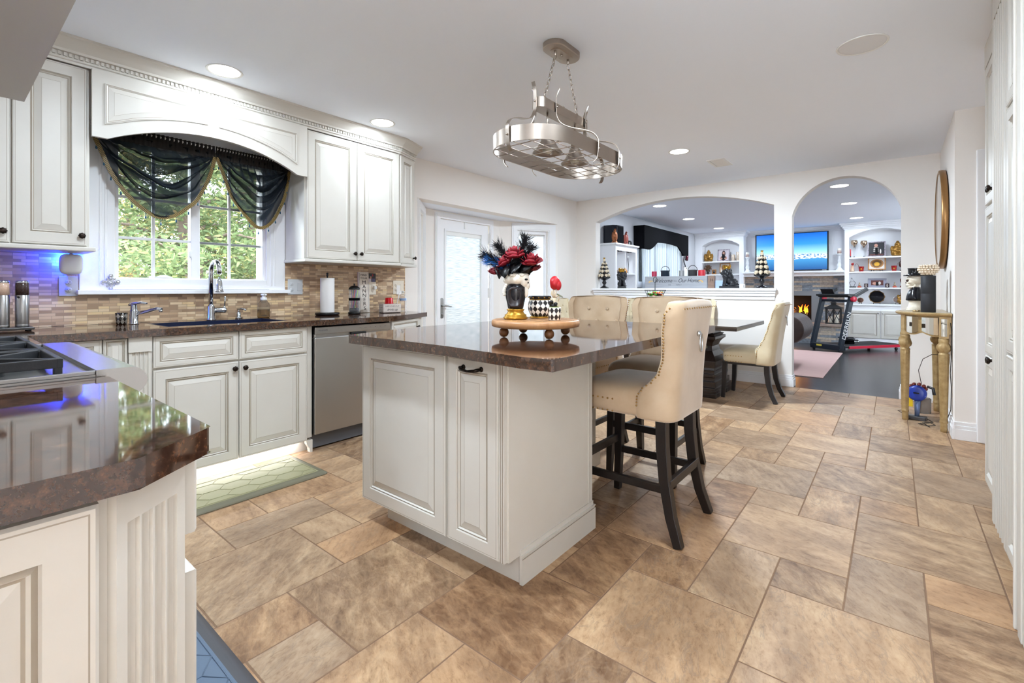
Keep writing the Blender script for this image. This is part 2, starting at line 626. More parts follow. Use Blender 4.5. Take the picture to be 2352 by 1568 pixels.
def checker(name, c1, c2, su, sv, radial=True, rough=0.3, gold=None):
    """harlequin diamonds round a pot"""
    k = N(name)
    tc = k.n('ShaderNodeTexCoord')
    sp = k.n('ShaderNodeSeparateXYZ'); k.l(tc, 'Object', sp, 0)
    at = k.n('ShaderNodeMath', operation='ARCTAN2'); k.l(sp, 1, at, 0); k.l(sp, 0, at, 1)
    u = k.n('ShaderNodeMath', operation='MULTIPLY'); u.inputs[1].default_value = su / (2 * PI); k.l(at, 0, u, 0)
    v = k.n('ShaderNodeMath', operation='MULTIPLY'); v.inputs[1].default_value = sv; k.l(sp, 2, v, 0)
    a = k.n('ShaderNodeMath', operation='ADD'); k.l(u, 0, a, 0); k.l(v, 0, a, 1)
    b = k.n('ShaderNodeMath', operation='SUBTRACT'); k.l(u, 0, b, 0); k.l(v, 0, b, 1)
    fa = k.n('ShaderNodeMath', operation='FLOOR'); k.l(a, 0, fa, 0)
    fb = k.n('ShaderNodeMath', operation='FLOOR'); k.l(b, 0, fb, 0)
    sm = k.n('ShaderNodeMath', operation='ADD'); k.l(fa, 0, sm, 0); k.l(fb, 0, sm, 1)
    md = k.n('ShaderNodeMath', operation='PINGPONG'); md.inputs[1].default_value = 1.0; k.l(sm, 0, md, 0)
    r = k.ramp(md, 0, [(0.0, c1), (0.5, c2)], 'CONSTANT')
    k.l(r, 0, k.bs, 'Base Color')
    k.bs.inputs['Roughness'].default_value = rough
    return k.mat


def wood(name, c1, c2, rough=0.45, sc=6, st=(1, 8, 8)):
    return mat(name, c1, rough, var=c2, vscale=sc, stretch=st, bump=0.05, bscale=40)


def sheer(name, col, op, rough=0.6, face=0.6, tr=True, gl=0.12):
    """thin cloth: lets part of the light through, denser where it turns away"""
    k = N(name)
    k.t.nodes.remove(k.bs)
    out = k.t.nodes['Material Output']
    d = k.n('ShaderNodeBsdfDiffuse'); d.inputs[0].default_value = lin(col)
    g = k.n('ShaderNodeBsdfTranslucent'); g.inputs[0].default_value = lin(col)
    ga = k.n('ShaderNodeBsdfSheen') if False else k.n('ShaderNodeBsdfGlossy')
    ga.inputs['Roughness'].default_value = 0.38; ga.inputs[0].default_value = lin(col) if gl < 0.2 else (0.75, 0.78, 0.82, 1)
    m0 = k.n('ShaderNodeMixShader'); m0.inputs[0].default_value = 0.45 if tr else 0.0
    k.l(d, 0, m0, 1); k.l(g, 0, m0, 2)
    mg = k.n('ShaderNodeMixShader'); mg.inputs[0].default_value = gl
    k.l(m0, 0, mg, 1); k.l(ga, 0, mg, 2)
    t = k.n('ShaderNodeBsdfTransparent')
    lw = k.n('ShaderNodeLayerWeight'); lw.inputs['Blend'].default_value = 0.5
    ma = k.n('ShaderNodeMath', operation='MULTIPLY_ADD', use_clamp=True); ma.inputs[1].default_value = face; ma.inputs[2].default_value = op
    k.l(lw, 'Facing', ma, 0)
    mx = k.n('ShaderNodeMixShader')
    k.l(ma, 0, mx, 0); k.l(t, 0, mx, 1); k.l(mg, 0, mx, 2)
    k.l(mx, 0, out, 0)
    return k.mat


def pane():
    k = N('window pane glass')
    k.t.nodes.remove(k.bs)
    out = k.t.nodes['Material Output']
    t = k.n('ShaderNodeBsdfTransparent'); t.inputs[0].default_value = (0.96, 0.98, 0.98, 1)
    g = k.n('ShaderNodeBsdfGlossy'); g.inputs['Roughness'].default_value = 0.01
    fr = k.n('ShaderNodeFresnel'); fr.inputs[0].default_value = 1.35
    mx = k.n('ShaderNodeMixShader'); k.l(fr, 0, mx, 0); k.l(t, 0, mx, 1); k.l(g, 0, mx, 2)
    k.l(mx, 0, out, 0)
    return k.mat


m_pane = pane()


def emis(name, col, st):
    k = N(name)
    k.bs.inputs['Base Color'].default_value = lin(col)
    k.bs.inputs['Emission Color'].default_value = lin(col)
    k.bs.inputs['Emission Strength'].default_value = st
    return k.mat


m_lens = emis('lit downlight lens', 'FFFAF2', 2.2)


def add_knob(parent, p, n, r=0.016, m=None, name='knob'):
    """little petalled cabinet knob pointing along n (parent-local point)"""
    b = MB()
    M = frame(p, n)
    b.lathe([(0.008, 0), (0.006, 0.004), (0.0055, 0.014), (r * 0.8, 0.018), (r, 0.023), (r * 0.85, 0.029), (0.006, 0.031)], n=16, M=M, wob=lambda a, i: 0.09 * math.cos(8 * a) if i >= 3 else 0)
    return obj(name, b, m or m_knob, parent)
# ================================================================== SETTING
XW = -3.82          # sink wall
ZC = 2.49           # ceiling
YB = 6.315          # wall with the arches
YF = 12.25          # far wall of the living room


def rect(a0, a1, b0, b1):
    return [(a0, b0), (a1, b0), (a1, b1), (a0, b1)]


def holes(a0, a1, b0, b1, hs):
    """rectangle with rectangular holes (ha0, ha1, hb0, hb1) as polygons"""
    xs = sorted({a0, a1} | {h[0] for h in hs} | {h[1] for h in hs})
    zs = sorted({b0, b1} | {h[2] for h in hs} | {h[3] for h in hs})
    out = []
    for i in range(len(xs) - 1):
        for j in range(len(zs) - 1):
            cx, cz = (xs[i] + xs[i + 1]) / 2, (zs[j] + zs[j + 1]) / 2
            if not any(h[0] < cx < h[1] and h[2] < cz < h[3] for h in hs):
                out.append(rect(xs[i], xs[i + 1], zs[j], zs[j + 1]))
    return out


# --- tile floor: modular pattern of a square, a half and a quarter piece
def tile_floor():
    me = MB()
    px, py = 0.2333, 0.238
    x0, y0 = -0.140, 2.037
    B = (-4.30, 2.70, -3.30, YB)
    tint = []
    rnd = random.Random(11)
    special = {(-7, -5, 'T'): (0.75, 0.55, .3), (-9, -6, 'T'): (0.55, 0.72, .62), (-5, -4, 'T'): (0.95, 0.12, .2), (-3, -2, 'T'): (0.72, 0.1, .1), (-2, 1, 'T'): (0.2, 0.3, .2), (-1, -2, 'T'): (0.1, 0.35, .8),
               (-3, 0, 'S'): (0.8, 1.0, .4), (-4, 0, 'T'): (0.4, 0.05, .3), (0, 2, 'T'): (0.6, .5, .1)}
    g = 0.0022
    for n in range(-16, 22):
        for m in range(-16, 22):
            i0, j0 = -2 + 2 * n + m, 1 + n - 3 * m
            for (a, b, wd, h, k) in ((0, 0, 2, 2, 'T'), (0, 2, 1, 1, 'S'), (1, 2, 1, 2, 'Q')):
                X0, X1 = x0 + px * (i0 + a) + g, x0 + px * (i0 + a + wd) - g
                Y0, Y1 = y0 + py * (j0 + b) + g, y0 + py * (j0 + b + h) - g
                c = special.get((i0 + a, j0 + b, k), (rnd.random() ** 1.3, rnd.random() ** 1.25, rnd.random()))
                X0, X1, Y0, Y1 = max(X0, B[0]), min(X1, B[1]), max(Y0, B[2]), min(Y1, B[3])
                if X1 - X0 < 0.01 or Y1 - Y0 < 0.01:
                    continue
                e = 0.0016
                me.add([(X0, Y0, -e), (X1, Y0, -e), (X1, Y1, -e), (X0, Y1, -e), (X0 + e, Y0 + e, 0), (X1 - e, Y0 + e, 0), (X1 - e, Y1 - e, 0), (X0 + e, Y1 - e, 0)],
                       [(4, 5, 6, 7), (0, 1, 5, 4), (1, 2, 6, 5), (2, 3, 7, 6), (3, 0, 4, 7)])
                tint += [c] * 5
    me.box(B[0], B[1], B[2], B[3], -0.15, -0.0012, 1)
    tint += [(0, 0, 0)] * 6
    o = struct('floor', me, [m_tile, m_grout])
    a = o.data.attributes.new('tint', 'FLOAT_COLOR', 'FACE')
    for i, c in enumerate(tint):
        a.data[i].color = (*c, 1)


tile_floor()
struct('floor_living', MB().box(-4.0, 2.4, YB + 0.001, YF + 0.15, -0.15, 0.0), m_hard)
b = MB().box(-4.0, 2.8, -3.3, YF + 0.15, ZC, ZC + 0.12)
struct('ceiling', b, m_ceil)

# --- left wall: sink window, bay opening, living-room window
b = MB()
b.plate(holes(-0.52, 3.165, -0.1, ZC, [(0.74, 1.65, 1.205, 2.10)]), XW - 0.15, XW, 'x')
b.plate(holes(3.165, YB + 0.14, -0.1, ZC, [(3.165, 5.78, -0.1, 2.08)]), XW - 0.15, XW, 'x')
struct('wall_left', b, m_wall)
b = MB()
b.plate(holes(YB + 0.14, YF + 0.15, -0.1, ZC, [(8.55, 10.60, 1.28, 2.22)]), XW - 0.15, XW, 'x')
struct('wall_left_living', b, m_wall2)
b = MB()
b.plate([[(XW - 0.02, 3.165), (-4.25, 3.625), (-4.25, 4.98), (XW - 0.02, 5.78)]], 2.0815, 2.2, 'z')
struct('ceiling_bay', b, m_ceil)


def segM(p0, p1):
    """local x along the wall, y outward (away from the room), z up"""
    d = V((p1[0] - p0[0], p1[1] - p0[1], 0)).normalized()
    nrm = V((-d.y, d.x, 0))
    if nrm.x > 0:
        nrm = -nrm
    m = Matrix((d, nrm, V((0, 0, 1)))).transposed().to_4x4()
    m.translation = V((p0[0], p0[1], 0))
    return m


ML = segM((XW, 3.165), (-4.25, 3.625))
MR = segM((-4.25, 4.98), (XW, 5.78))
b = MB()
b.plate(holes(0, 0.63, -0.1, 2.12, [(0.15, 0.50, 0.35, 1.97)]), 0, 0.12, 'y', M=ML)
b.plate(holes(0, 0.908, -0.1, 2.12, [(0.27, 0.73, 0.35, 1.97)]), 0, 0.12, 'y', M=MR)
b.plate(holes(3.5, 5.1, -0.1, 2.12, [(3.85, 4.77, -0.1, 1.99)]), -4.37, -4.25, 'x')
struct('wall_bay', b, m_wall)
struct('floor_bay', MB().plate([[(XW, 3.165), (XW, 5.78), (-4.37, 4.98), (-4.37, 3.6)]], -0.15, -0.001, 'z'), m_grout)

# --- wall with the pass-through arch and the doorway arch
def arch(x0, x1, zs, zt, n=28):
    """points of a segmental arch from (x0, zs) over zt to (x1, zs)"""
    hw = (x1 - x0) / 2; r = zt - zs
    rad = (hw * hw + r * r) / (2 * r)
    cx, cz = (x0 + x1) / 2, zt - rad
    a = math.asin(hw / rad)
    return [(cx + rad * math.sin(-a + 2 * a * i / n), cz + rad * math.cos(-a + 2 * a * i / n)) for i in range(n + 1)]


T0, T1 = YB, YB + 0.14
polys = [rect(XW - 0.1, -3.49, -0.1, ZC), rect(-1.105, -0.92, -0.1, ZC), rect(0.06, 2.4, -0.1, ZC), rect(-3.49, -1.105, -0.1, 1.05)]
for (x0, x1, zs, zt) in ((-3.49, -1.105, 2.14, 2.36), (-0.92, 0.06, 1.985, 2.375)):
    P = arch(x0, x1, zs, zt)
    for p, q in zip(P[:-1], P[1:]):
        polys.append([p, q, (q[0], ZC), (p[0], ZC)])
b = MB().plate(polys, T0, T1, 'y')
struct('wall_back', b, m_wall)

# ledge of the pass-through with its stepped moulding
b = MB()
b.box(-3.52, -1.075, T0 - 0.055, T1 + 0.16, 1.115, 1.147)
b.box(-3.51, -1.085, T0 - 0.040, T0 + 0.02, 1.085, 1.115)
b.box(-3.505, -1.09, T0 - 0.028, T0 + 0.02, 1.05, 1.085)
b.box(-3.50, -1.095, T0 - 0.014, T0 + 0.02, 1.005, 1.05)
b.box(-3.45, -1.15, T1 - 0.01, T1 + 0.10, 1.02, 1.115)
struct('trim_1', b, m_trim, bevel=0.006)

# right-hand wall, return wall with its door casing, unseen side and rear of the house with added light openings and baffles
b = MB()
b.box(0.36, 2.4, 4.9, 4.98, -0.1, ZC)
b.box(0.36, 0.44, 4.98, YB, -0.1, ZC)
struct('wall_right', b, m_wall)
b = MB()
b.box(0.478, 0.60, 4.878, 4.902, 0.0, 2.17)
b.box(0.60, 1.5, 4.878, 4.902, 2.07, 2.17)
struct('trim_2', b, m_trim, bevel=0.006)
b = MB()
b.plate(holes(-3.3, YF, -0.1, ZC, [(9.6, 10.8, 0.9, 2.1)]), 2.4, 2.55, 'x')  # opening in the unseen wall, added to light the living room
struct('wall_side', b, m_wall)
struct('wall_front', MB().box(XW - 0.15, -0.80, -0.52, -0.37, -0.1, ZC), m_wall)
b = MB()
b.plate(holes(-4.0, 2.55, -0.1, ZC, [(-0.75, 1.25, 0.02, 2.42)]), -3.30, -3.15, 'y')  # opening added in the unseen rear wall to let sky light in
b.box(-0.95, -0.80, -3.2, -0.52, -0.1, ZC)
b.box(0.42, 0.985, -1.0, 1.95, -0.1, ZC)  # unseen wall block, extended to keep sky light off the end cabinet
b.box(-0.95, -0.20, -0.72, -0.52, -0.1, ZC)  # unseen stub added to shade the foreground cabinet from the rear opening
struct('wall_rear_and_baffles', b, m_wall)
struct('wall_far', MB().box(-4.0, 2.4, YF, YF + 0.15, -0.1, ZC), m_wall2)


def skirting(name, segs, h=0.135):
    """stepped baseboard along (x0,y0)-(x1,y1) with room side n"""
    mb = MB()
    for (x0, y0, x1, y1, nx, ny) in segs:
        for (t, z0, z1) in ((0.018, 0, h * 0.62), (0.013, h * 0.62, h * 0.8), (0.008, h * 0.8, h)):
            mb.box(min(x0, x1, x0 + nx * t, x1 + nx * t), max(x0, x1, x0 + nx * t, x1 + nx * t), min(y0, y1, y0 + ny * t, y1 + ny * t), max(y0, y1, y0 + ny * t, y1 + ny * t), z0, z1)
    return struct(name, mb, m_trim, bevel=0.003)


skirting('baseboard_back', [(XW, YB, -0.92, YB, 0, -1), (-0.92, YB - 0.018, -0.92, T1, 1, 0), (0.06, YB, 0.36, YB, 0, -1), (0.06, YB - 0.018, 0.06, T1, -1, 0)])
skirting('baseboard_right', [(0.36, 4.88, 0.36, YB, -1, 0), (0.342, 4.9, 0.478, 4.9, 0, -1)])

# --- crown moulding with dentils over the kitchen cabinets
CR = [(0.0, 2.362), (0.010, 2.362), (0.012, 2.374), (0.020, 2.378), (0.020, 2.388), (0.012, 2.390), (0.012, 2.412), (0.030, 2.414), (0.034, 2.426), (0.058, 2.452), (0.080, 2.474), (0.088, 2.478), (0.088, ZC), (0.0, ZC)]


def crown(name, pts, out, dent=True):
    """pts: plan polyline of the face; out: +1 when the room is to the right of the walk"""
    mb = MB()
    rings = []
    n = len(pts)
    for i in range(n):
        ds = []
        for a, c in ((i - 1, i), (i, i + 1)):
            if 0 <= a and c < n:
                d = (V(pts[c]) - V(pts[a])).normalized()
                ds.append(V((d.y, -d.x)) * out)
        nn = sum(ds, V((0, 0))).normalized()
        k = 1 / max(0.3, nn.dot(ds[0]))
        rings.append([(pts[i][0] + nn.x * a * k, pts[i][1] + nn.y * a * k, z) for a, z in CR])
    mb.loft(rings, sm=False)
    if dent:
        for i in range(n - 1):
            a, c = V(pts[i]), V(pts[i + 1])
            d = (c - a); L = d.length; d.normalize()
            nn = V((d.y, -d.x)) * out
            M = Matrix(((d.x, nn.x, 0, a.x), (d.y, nn.y, 0, a.y), (0, 0, 1, 0), (0, 0, 0, 1)))
            q = 0.0
            while q < L - 0.012:
                mb.box(q, q + 0.012, 0.010, 0.021, 2.392, 2.411, M=M)
                q += 0.022
    return struct(name, mb, m_cab)


crown('trim_3', [(-3.48, -0.36), (-3.48, 2.685), (-3.575, 2.93)], 1)

# --- kitchen window: casing, sash frames, muntins, panes
b = MB()
yo, yi = (0.567, 1.80), (0.735, 1.655)
for (t, a, c) in ((0.022, 0.0, 0.0), (0.030, 0.0, 0.045), (0.028, 0.118, 0.14)):
    pass
b.box(XW, XW + 0.018, yo[0], yi[0], 1.13, 2.36)
b.box(XW, XW + 0.018, yi[1], yo[1], 1.13, 2.36)
b.box(XW, XW + 0.018, yi[0], yi[1], 2.08, 2.36)
b.box(XW, XW + 0.018, yi[0], yi[1], 1.13, 1.205)
for y in (0.665, 0.690, 1.690, 1.715):
    b.box(XW + 0.018, XW + 0.024, y - 0.007, y + 0.007, 1.16, 2.36)
b.box(XW, XW + 0.028, yi[0] - 0.02, yi[1] + 0.02, 1.135, 1.16)
b.box(XW, XW + 0.060, 0.555, 1.825, 1.105, 1.132)
win = struct('window_1', b, m_trim, bevel=0.004)
b = MB()
xf0, xf1 = -3.905, -3.845
b.box(xf0, xf1 + 0.02, 0.735, 0.757, 1.20, 2.10); b.box(xf0, xf1 + 0.02, 1.634, 1.66, 1.20, 2.10)
b.box(xf0 + 0.001, xf1 + 0.019, 0.736, 1.659, 1.1955, 1.213); b.box(xf0 + 0.001, xf1 + 0.019, 0.736, 1.659, 2.06, 2.0995)
b.box(xf0 + 0.01, xf1 + 0.01, 1.155, 1.212, 1.20, 2.08)
for (y0, y1, x) in ((0.757, 1.16, -3.868), (1.212, 1.634, -3.885)):
    ym = (y0 + y1) / 2 - (0.012 if y0 < 1 else 0.005)
    b.box(x - 0.006, x + 0.012, ym - 0.009, ym + 0.009, 1.21, 2.07)
    for z in (1.470, 1.735):
        b.box(x - 0.005, x + 0.011, y0 - 0.002, y1 + 0.002, z - 0.009, z + 0.009)
b.box(-3.89, -3.862, 1.16, 1.172, 1.21, 2.07)
struct('window_frame', b, m_trim, win, bevel=0.003)
b = MB()
b.plate([rect(0.75, 1.64, 1.205, 2.09)], -3.878, -3.874, 'x')
struct('window_pane', b, m_pane, win)
b = MB()
b.box(-3.85, -3.826, 1.146, 1.162, 1.35, 1.41)
b.box(-3.845, -3.818, 1.140, 1.156, 1.362, 1.398)
obj('sash_lock', b, m_white, win, bevel=0.003)
b = MB().lathe([(0.001, 0.02), (0.02, 0.018), (0.04, 0.01), (0.058, 0)], (-3.84, 1.0, 1.213), 20, sx=0.3)
obj('crank_cover', b, m_white, win)

# --- bay: glazed door and two side windows with shades
m_shade = None


def shade_mat():
    k = N('woven roller shade')
    k.t.nodes.remove(k.bs)
    out = k.t.nodes['Material Output']
    tc = k.n('ShaderNodeTexCoord')
    mp = k.n('ShaderNodeMapping'); mp.inputs['Scale'].default_value = (3, 3, 90)
    k.l(tc, 'Object', mp, 0)
    nz = k.n('ShaderNodeTexNoise', i_Scale=2.5, i_Detail=4.0)
    k.l(mp, 0, nz, 'Vector')
    r = k.ramp(nz, 0, [(0.35, 'C4CBD3'), (0.65, 'FFFFFF')])
    d = k.n('ShaderNodeBsdfDiffuse'); g = k.n('ShaderNodeBsdfTranslucent'); t = k.n('ShaderNodeBsdfTransparent')
    k.l(r, 0, d, 0); k.l(r, 0, g, 0)
    a = k.n('ShaderNodeMixShader'); a.inputs[0].default_value = 0.30; k.l(d, 0, a, 1); k.l(g, 0, a, 2)
    c = k.n('ShaderNodeMixShader'); c.inputs[0].default_value = 0.10; k.l(a, 0, c, 1); k.l(t, 0, c, 2)
    k.l(c, 0, out, 0)
    return k.mat


m_shade = shade_mat()


def bay_window(name, M, s0, s1, c0, c1, z0, z1):
    bb = MB()
    for (k, t) in ((0.0, 0.016), (0.02, 0.022), (0.045, 0.018)):
        a0, a1 = s0 + k * (c0 - s0) / 0.07 * 0.9, s1
    bb.plate(holes(s0, s1, 0.24, z1 + 0.10, [(c0, c1, z0, z1)]), -0.018, 0.0, 'y', M=M)
    bb.plate(holes(s0 + 0.02, s1 - 0.02, 0.28, z1 + 0.08, [(c0 - 0.015, c1 + 0.015, z0 - 0.015, z1 + 0.015)]), -0.026, -0.018, 'y', M=M)
    wn = struct(name, bb, m_trim, bevel=0.004)
    bb = MB().plate(holes(c0 - 0.02, c1 + 0.02, z0 - 0.02, z1 + 0.02, [(c0 + 0.035, c1 - 0.035, z0 + 0.04, z1 - 0.045)]), 0.02, 0.07, 'y', M=M)
    bb.box(c1 - 0.022, c1 - 0.008, 0.0, 0.02, 1.5, 1.58, M=M)
    struct('window_frame', bb, m_trim, wn, bevel=0.004)
    bb = MB().box(c0, c1, 0.088, 0.092, z0, z1, M=M)
    struct('window_pane', bb, m_pane, wn)
    bb = MB().box(c0 + 0.03, c1 - 0.03, 0.074, 0.077, z0 + 0.02, z1 - 0.05, M=M)
    obj('roller_shade', bb, m_shade, wn)
    bb = MB().box(c0 + 0.02, c1 - 0.02, 0.072, 0.086, z1 - 0.07, z1 - 0.03, M=M)
    obj('shade_rail', bb, m_white, wn)
    return wn


bay_window('window_2', MR, 0.179, 0.867, 0.265, 0.745, 0.35, 1.965)
bay_window('window_3', ML, 0.03, 0.60, 0.12, 0.53, 0.35, 1.985)

b = MB().plate(holes(3.785, 4.825, 0, 2.06, [(3.86, 4.755, -0.01, 1.99)]), -4.25, -4.228, 'x')
b.plate(holes(3.80, 4.81, 0, 2.045, [(3.845, 4.77, -0.01, 2.005)]), -4.228, -4.220, 'x')
door = struct('door_1', b, m_trim, bevel=0.004)
b = MB().plate(holes(3.868, 4.748, 0.01, 1.985, [(3.965, 4.617, 0.24, 1.855)]), -4.30, -4.258, 'x')
b.plate(holes(3.945, 4.637, 0.22, 1.875, [(3.972, 4.610, 0.247, 1.848)]), -4.258, -4.248, 'x')
struct('door_slab', b, m_trim, door, bevel=0.004)
struct('door_pane', MB().box(-4.292, -4.288, 3.965, 4.617, 0.24, 1.855), m_pane, door)
obj('roller_shade', MB().box(-4.281, -4.278, 3.975, 4.607, 0.25, 1.82), m_shade, door)
obj('shade_rail', MB().box(-4.286, -4.268, 3.970, 4.612, 1.80, 1.85), m_white, door)
b = MB().plate([[(3.905 + 0.024 * math.cos(a), 0.905 + (0.10 if math.sin(a) > 0 else -0.10) + 0.024 * math.sin(a)) for a in [2 * PI * i / 24 + 0.13 for i in range(24)]]], -4.258, -4.249, 'x')
b.tube([(-4.25, 3.905, 0.935), (-4.205, 3.905, 0.935), (-4.195, 3.93, 0.935), (-4.196, 3.97, 0.930), (-4.20, 4.005, 0.922), (-4.20, 4.02, 0.926)], [0.011, 0.010, 0.010, 0.008, 0.007, 0.006], 8)
b.cyl((0, 0, 0), 0.012, 0.012, M=frame((-4.252, 3.905, 0.83), (1, 0, 0)))
obj('lever_handle', b, m_steel2, door)
for z in (1.75, 1.02):
    obj('hinge', MB().box(-4.258, -4.214, 4.742, 4.752, z, z + 0.13), m_white, door, bevel=0.002)
b = MB().box(-4.258, -4.245, 4.29, 4.31, 1.905, 1.985)
obj('contact_sensor', b, m_white, door, bevel=0.003)

# --- backsplash
b = MB()
b.box(XW, XW + 0.008, -0.36, 0.566, 0.921, 1.37)
b.box(XW, XW + 0.008, 0.566, 1.80, 0.921, 1.105)
b.box(XW, XW + 0.008, 1.80, 3.005, 0.921, 1.37)
struct('backsplash', b, m_mosaic)

# --- ground and trees outside
b = MB().box(-40, -4.5, -25, 30, -0.6, -0.5)
struct('ground', b, mat('leaf strewn ground', '6B6A48', 0.95, var='8B7A4A', vscale=2))

def leaf_mat():
    k = N('foliage')
    at = k.n('ShaderNodeAttribute', attribute_name='tint')
    sp = k.n('ShaderNodeSeparateColor'); k.l(at, 'Color', sp, 0)
    r = k.ramp(sp, 0, [(0.0, '46523A'), (0.35, '5E6C4A'), (0.6, '757F5A'), (0.8, '918A5A'), (0.93, 'A58C5E')])
    k.l(r, 0, k.bs, 'Base Color')
    k.bs.inputs['Roughness'].default_value = 0.6
    k.t.nodes.remove(k.bs)
    out = k.t.nodes['Material Output']
    d = k.n('ShaderNodeBsdfDiffuse'); g = k.n('ShaderNodeBsdfTranslucent')
    k.l(r, 0, d, 0); k.l(r, 0, g, 0)
    m = k.n('ShaderNodeMixShader'); m.inputs[0].default_value = 0.45; k.l(d, 0, m, 1); k.l(g, 0, m, 2)
    k.l(m, 0, out, 0)
    return k.mat


m_leaf = leaf_mat()
m_bark = mat('bark', '6A5A50', 0.9, var='4A3D36', vscale=10, stretch=(1, 1, 0.2))


def make_tree(name, label, loc, h, spread, seed, warm, n=24000, trunk=0.16, low=0.3):
    rnd = random.Random(seed)
    t = thing(name, label, 'tree', loc, group='trees outside the kitchen window')
    b = MB()
    pts = [(0, 0, 0)]
    for i in range(1, 7):
        pts.append((rnd.uniform(-.06, .06) * i, rnd.uniform(-.06, .06) * i, h * i / 6))
    b.tube(pts, [trunk * (1 - 0.13 * i) for i in range(7)], 10)
    tips = []
    for i in range(26):
        z = low + (h - low) * (i + 0.5) / 26
        a = i * 2.4 + rnd.uniform(-.4, .4)
        L = spread * (1.0 - 0.55 * (z / h)) * rnd.uniform(0.7, 1.15)
        e = V((math.cos(a) * L, math.sin(a) * L, z + rnd.uniform(-0.1, 0.45)))
        p0 = V((0, 0, z))
        b.tube([p0, p0.lerp(e, 0.5) + V((0, 0, 0.12)), e], [0.035, 0.022, 0.008], 5)
        tips.append((p0, e))
    obj('trunk', b, m_bark, t)
    b = MB(); tint = []
    for i in range(n):
        p0, e = tips[rnd.randrange(len(tips))]
        q = rnd.uniform(0.15, 1.08)
        c = p0.lerp(e, q) + V((rnd.gauss(0, .26), rnd.gauss(0, .26), rnd.gauss(0, .11) - 0.12 * q))
        s = rnd.uniform(0.022, 0.05)
        u = V((rnd.gauss(0, 1), rnd.gauss(0, 1), rnd.gauss(0, 0.55))).normalized()
        v = u.cross(V((rnd.gauss(0, 1), rnd.gauss(0, 1), rnd.gauss(0, 1)))).normalized() * s * 0.42
        u = u * s
        b.add([c - u, c - u * 0.2 + v, c + u * 1.2, c - u * 0.2 - v], [(0, 1, 2, 3)])
        tint.append(min(1, max(0, rnd.gauss(warm, 0.2))))
    o = obj('foliage', b, m_leaf, t)
    at = o.data.attributes.new('tint', 'FLOAT_COLOR', 'FACE')
    for i, c in enumerate(tint):
        at.data[i].color = (c, c, c, 1)
    return t


make_tree('tree', 'green tree with drooping sprays nearest the middle of the kitchen window', (-7.6, 2.35, -0.5), 5.2, 1.9, 3, 0.42, 34000, 0.17, 0.9)
make_tree('tree', 'yellowing slim tree seen through the left panes of the kitchen window', (-9.6, 1.55, -0.5), 6.0, 1.9, 4, 0.72, 26000, 0.12, 0.7)
make_tree('tree', 'dark green tree seen through the right panes of the kitchen window', (-9.2, 3.6, -0.5), 6.2, 2.1, 5, 0.3, 26000, 0.15, 0.5)
make_tree('tree', 'golden tree far behind the others outside the kitchen window', (-13.5, 2.9, -0.5), 8.0, 2.8, 6, 0.85, 26000, 0.16, 0.4)
make_tree('tree', 'olive tree standing to the right behind the others outside the kitchen window', (-12.0, 4.5, -0.5), 7.0, 2.7, 8, 0.55, 26000, 0.16, 0.3)
make_tree('tree', 'dull green tree farthest of all behind the others outside the kitchen window', (-17.5, 5.2, -0.5), 9.5, 2.9, 9, 0.4, 26000, 0.16, 0.3)
# ================================================================== KITCHEN CABINETRY
CM = [m_cab, m_glaze]
UX, UY, UZ = V((1, 0, 0)), V((0, 1, 0)), V((0, 0, 1))
PX, PY = V((1, 0, 0)), V((0, 1, 0))


def leaf(parent, name, o, U, N, w, h, knob=None, st=0.055, m=None, kr=0.016, flat=False):
    """a door or drawer front (world corner o), with its knob as a sub-part"""
    mb = MB().panel(o, U, UZ, N, w, h, 0.02, st, flat=flat)
    d = obj(name, mb, CM, parent, world=True)
    if knob:
        p = V(o) + V(U) * knob[0] + UZ * knob[1] + V(N) * 0.02 - V(parent.location)
        add_knob(d, p, N, kr, m)
    return d


def fluted(mb, M, w, t, z0, z1, n=4, mi=0):
    """fluted board: local x across, y outward, z up"""
    r = w / (n * 3.1)
    pts = [(0, 0)]
    for i in range(n):
        c = w * (i + 0.5 + 0.35 * (1 if n > 3 else 1) * 0) / n
        c = w * 0.5 + (i - (n - 1) / 2) * (w * 0.76 / n)
        if i == 0:
            pts.append((0, t))
        for k in range(7):
            a = PI * k / 6
            pts.append((c - r * math.cos(a), t - r * 1.0 * math.sin(a)))
    pts += [(w, t), (w, 0)]
    poly = pts[::-1]
    # split into vertical quads so that the concave outline triangulates cleanly
    top = pts[1:-1]
    polys = [[(p[0], 0), (q[0], 0), (q[0], q[1]), (p[0], p[1])] for p, q in zip(top[:-1], top[1:]) if q[0] - p[0] > 1e-5]
    mb.plate(polys, z0, z1, 'z', mi, M)


def MT(o, ux, uy):
    m = Matrix((V(ux), V(uy), V((0, 0, 1)))).transposed().to_4x4()
    m.translation = V(o)
    return m


# ---- sink base
t = thing('sink_base_cabinet', 'white double-door base cabinet below the kitchen sink with fluted pilaster', 'cabinet', (-3.5, 1.18, 0))
b = MB()
b.box(-3.80, -3.175, 0.665, 0.70, 0.10, 0.88); b.box(-3.80, -3.175, 1.655, 1.69, 0.10, 0.88)
b.box(-3.80, -3.1757, 0.70, 1.655, 0.1005, 0.13); b.box(-3.80, -3.78, 0.70, 1.655, 0.13, 0.88)
b.box(-3.195, -3.1757, 0.79, 1.63, 0.67, 0.72); b.box(-3.195, -3.1757, 0.79, 1.63, 0.86, 0.8795); b.box(-3.195, -3.175, 1.19, 1.23, 0.131, 0.879)
b.box(-3.195, -3.175, 0.70, 0.79, 0.13, 0.88); b.box(-3.195, -3.175, 1.63, 1.655, 0.13, 0.88)
obj('carcass', b, CM, t, world=True, bevel=0.002)
obj('toe_kick', MB().box(-3.255, -3.235, 0.66, 1.69, 0, 0.10), m_cab, t, world=True)
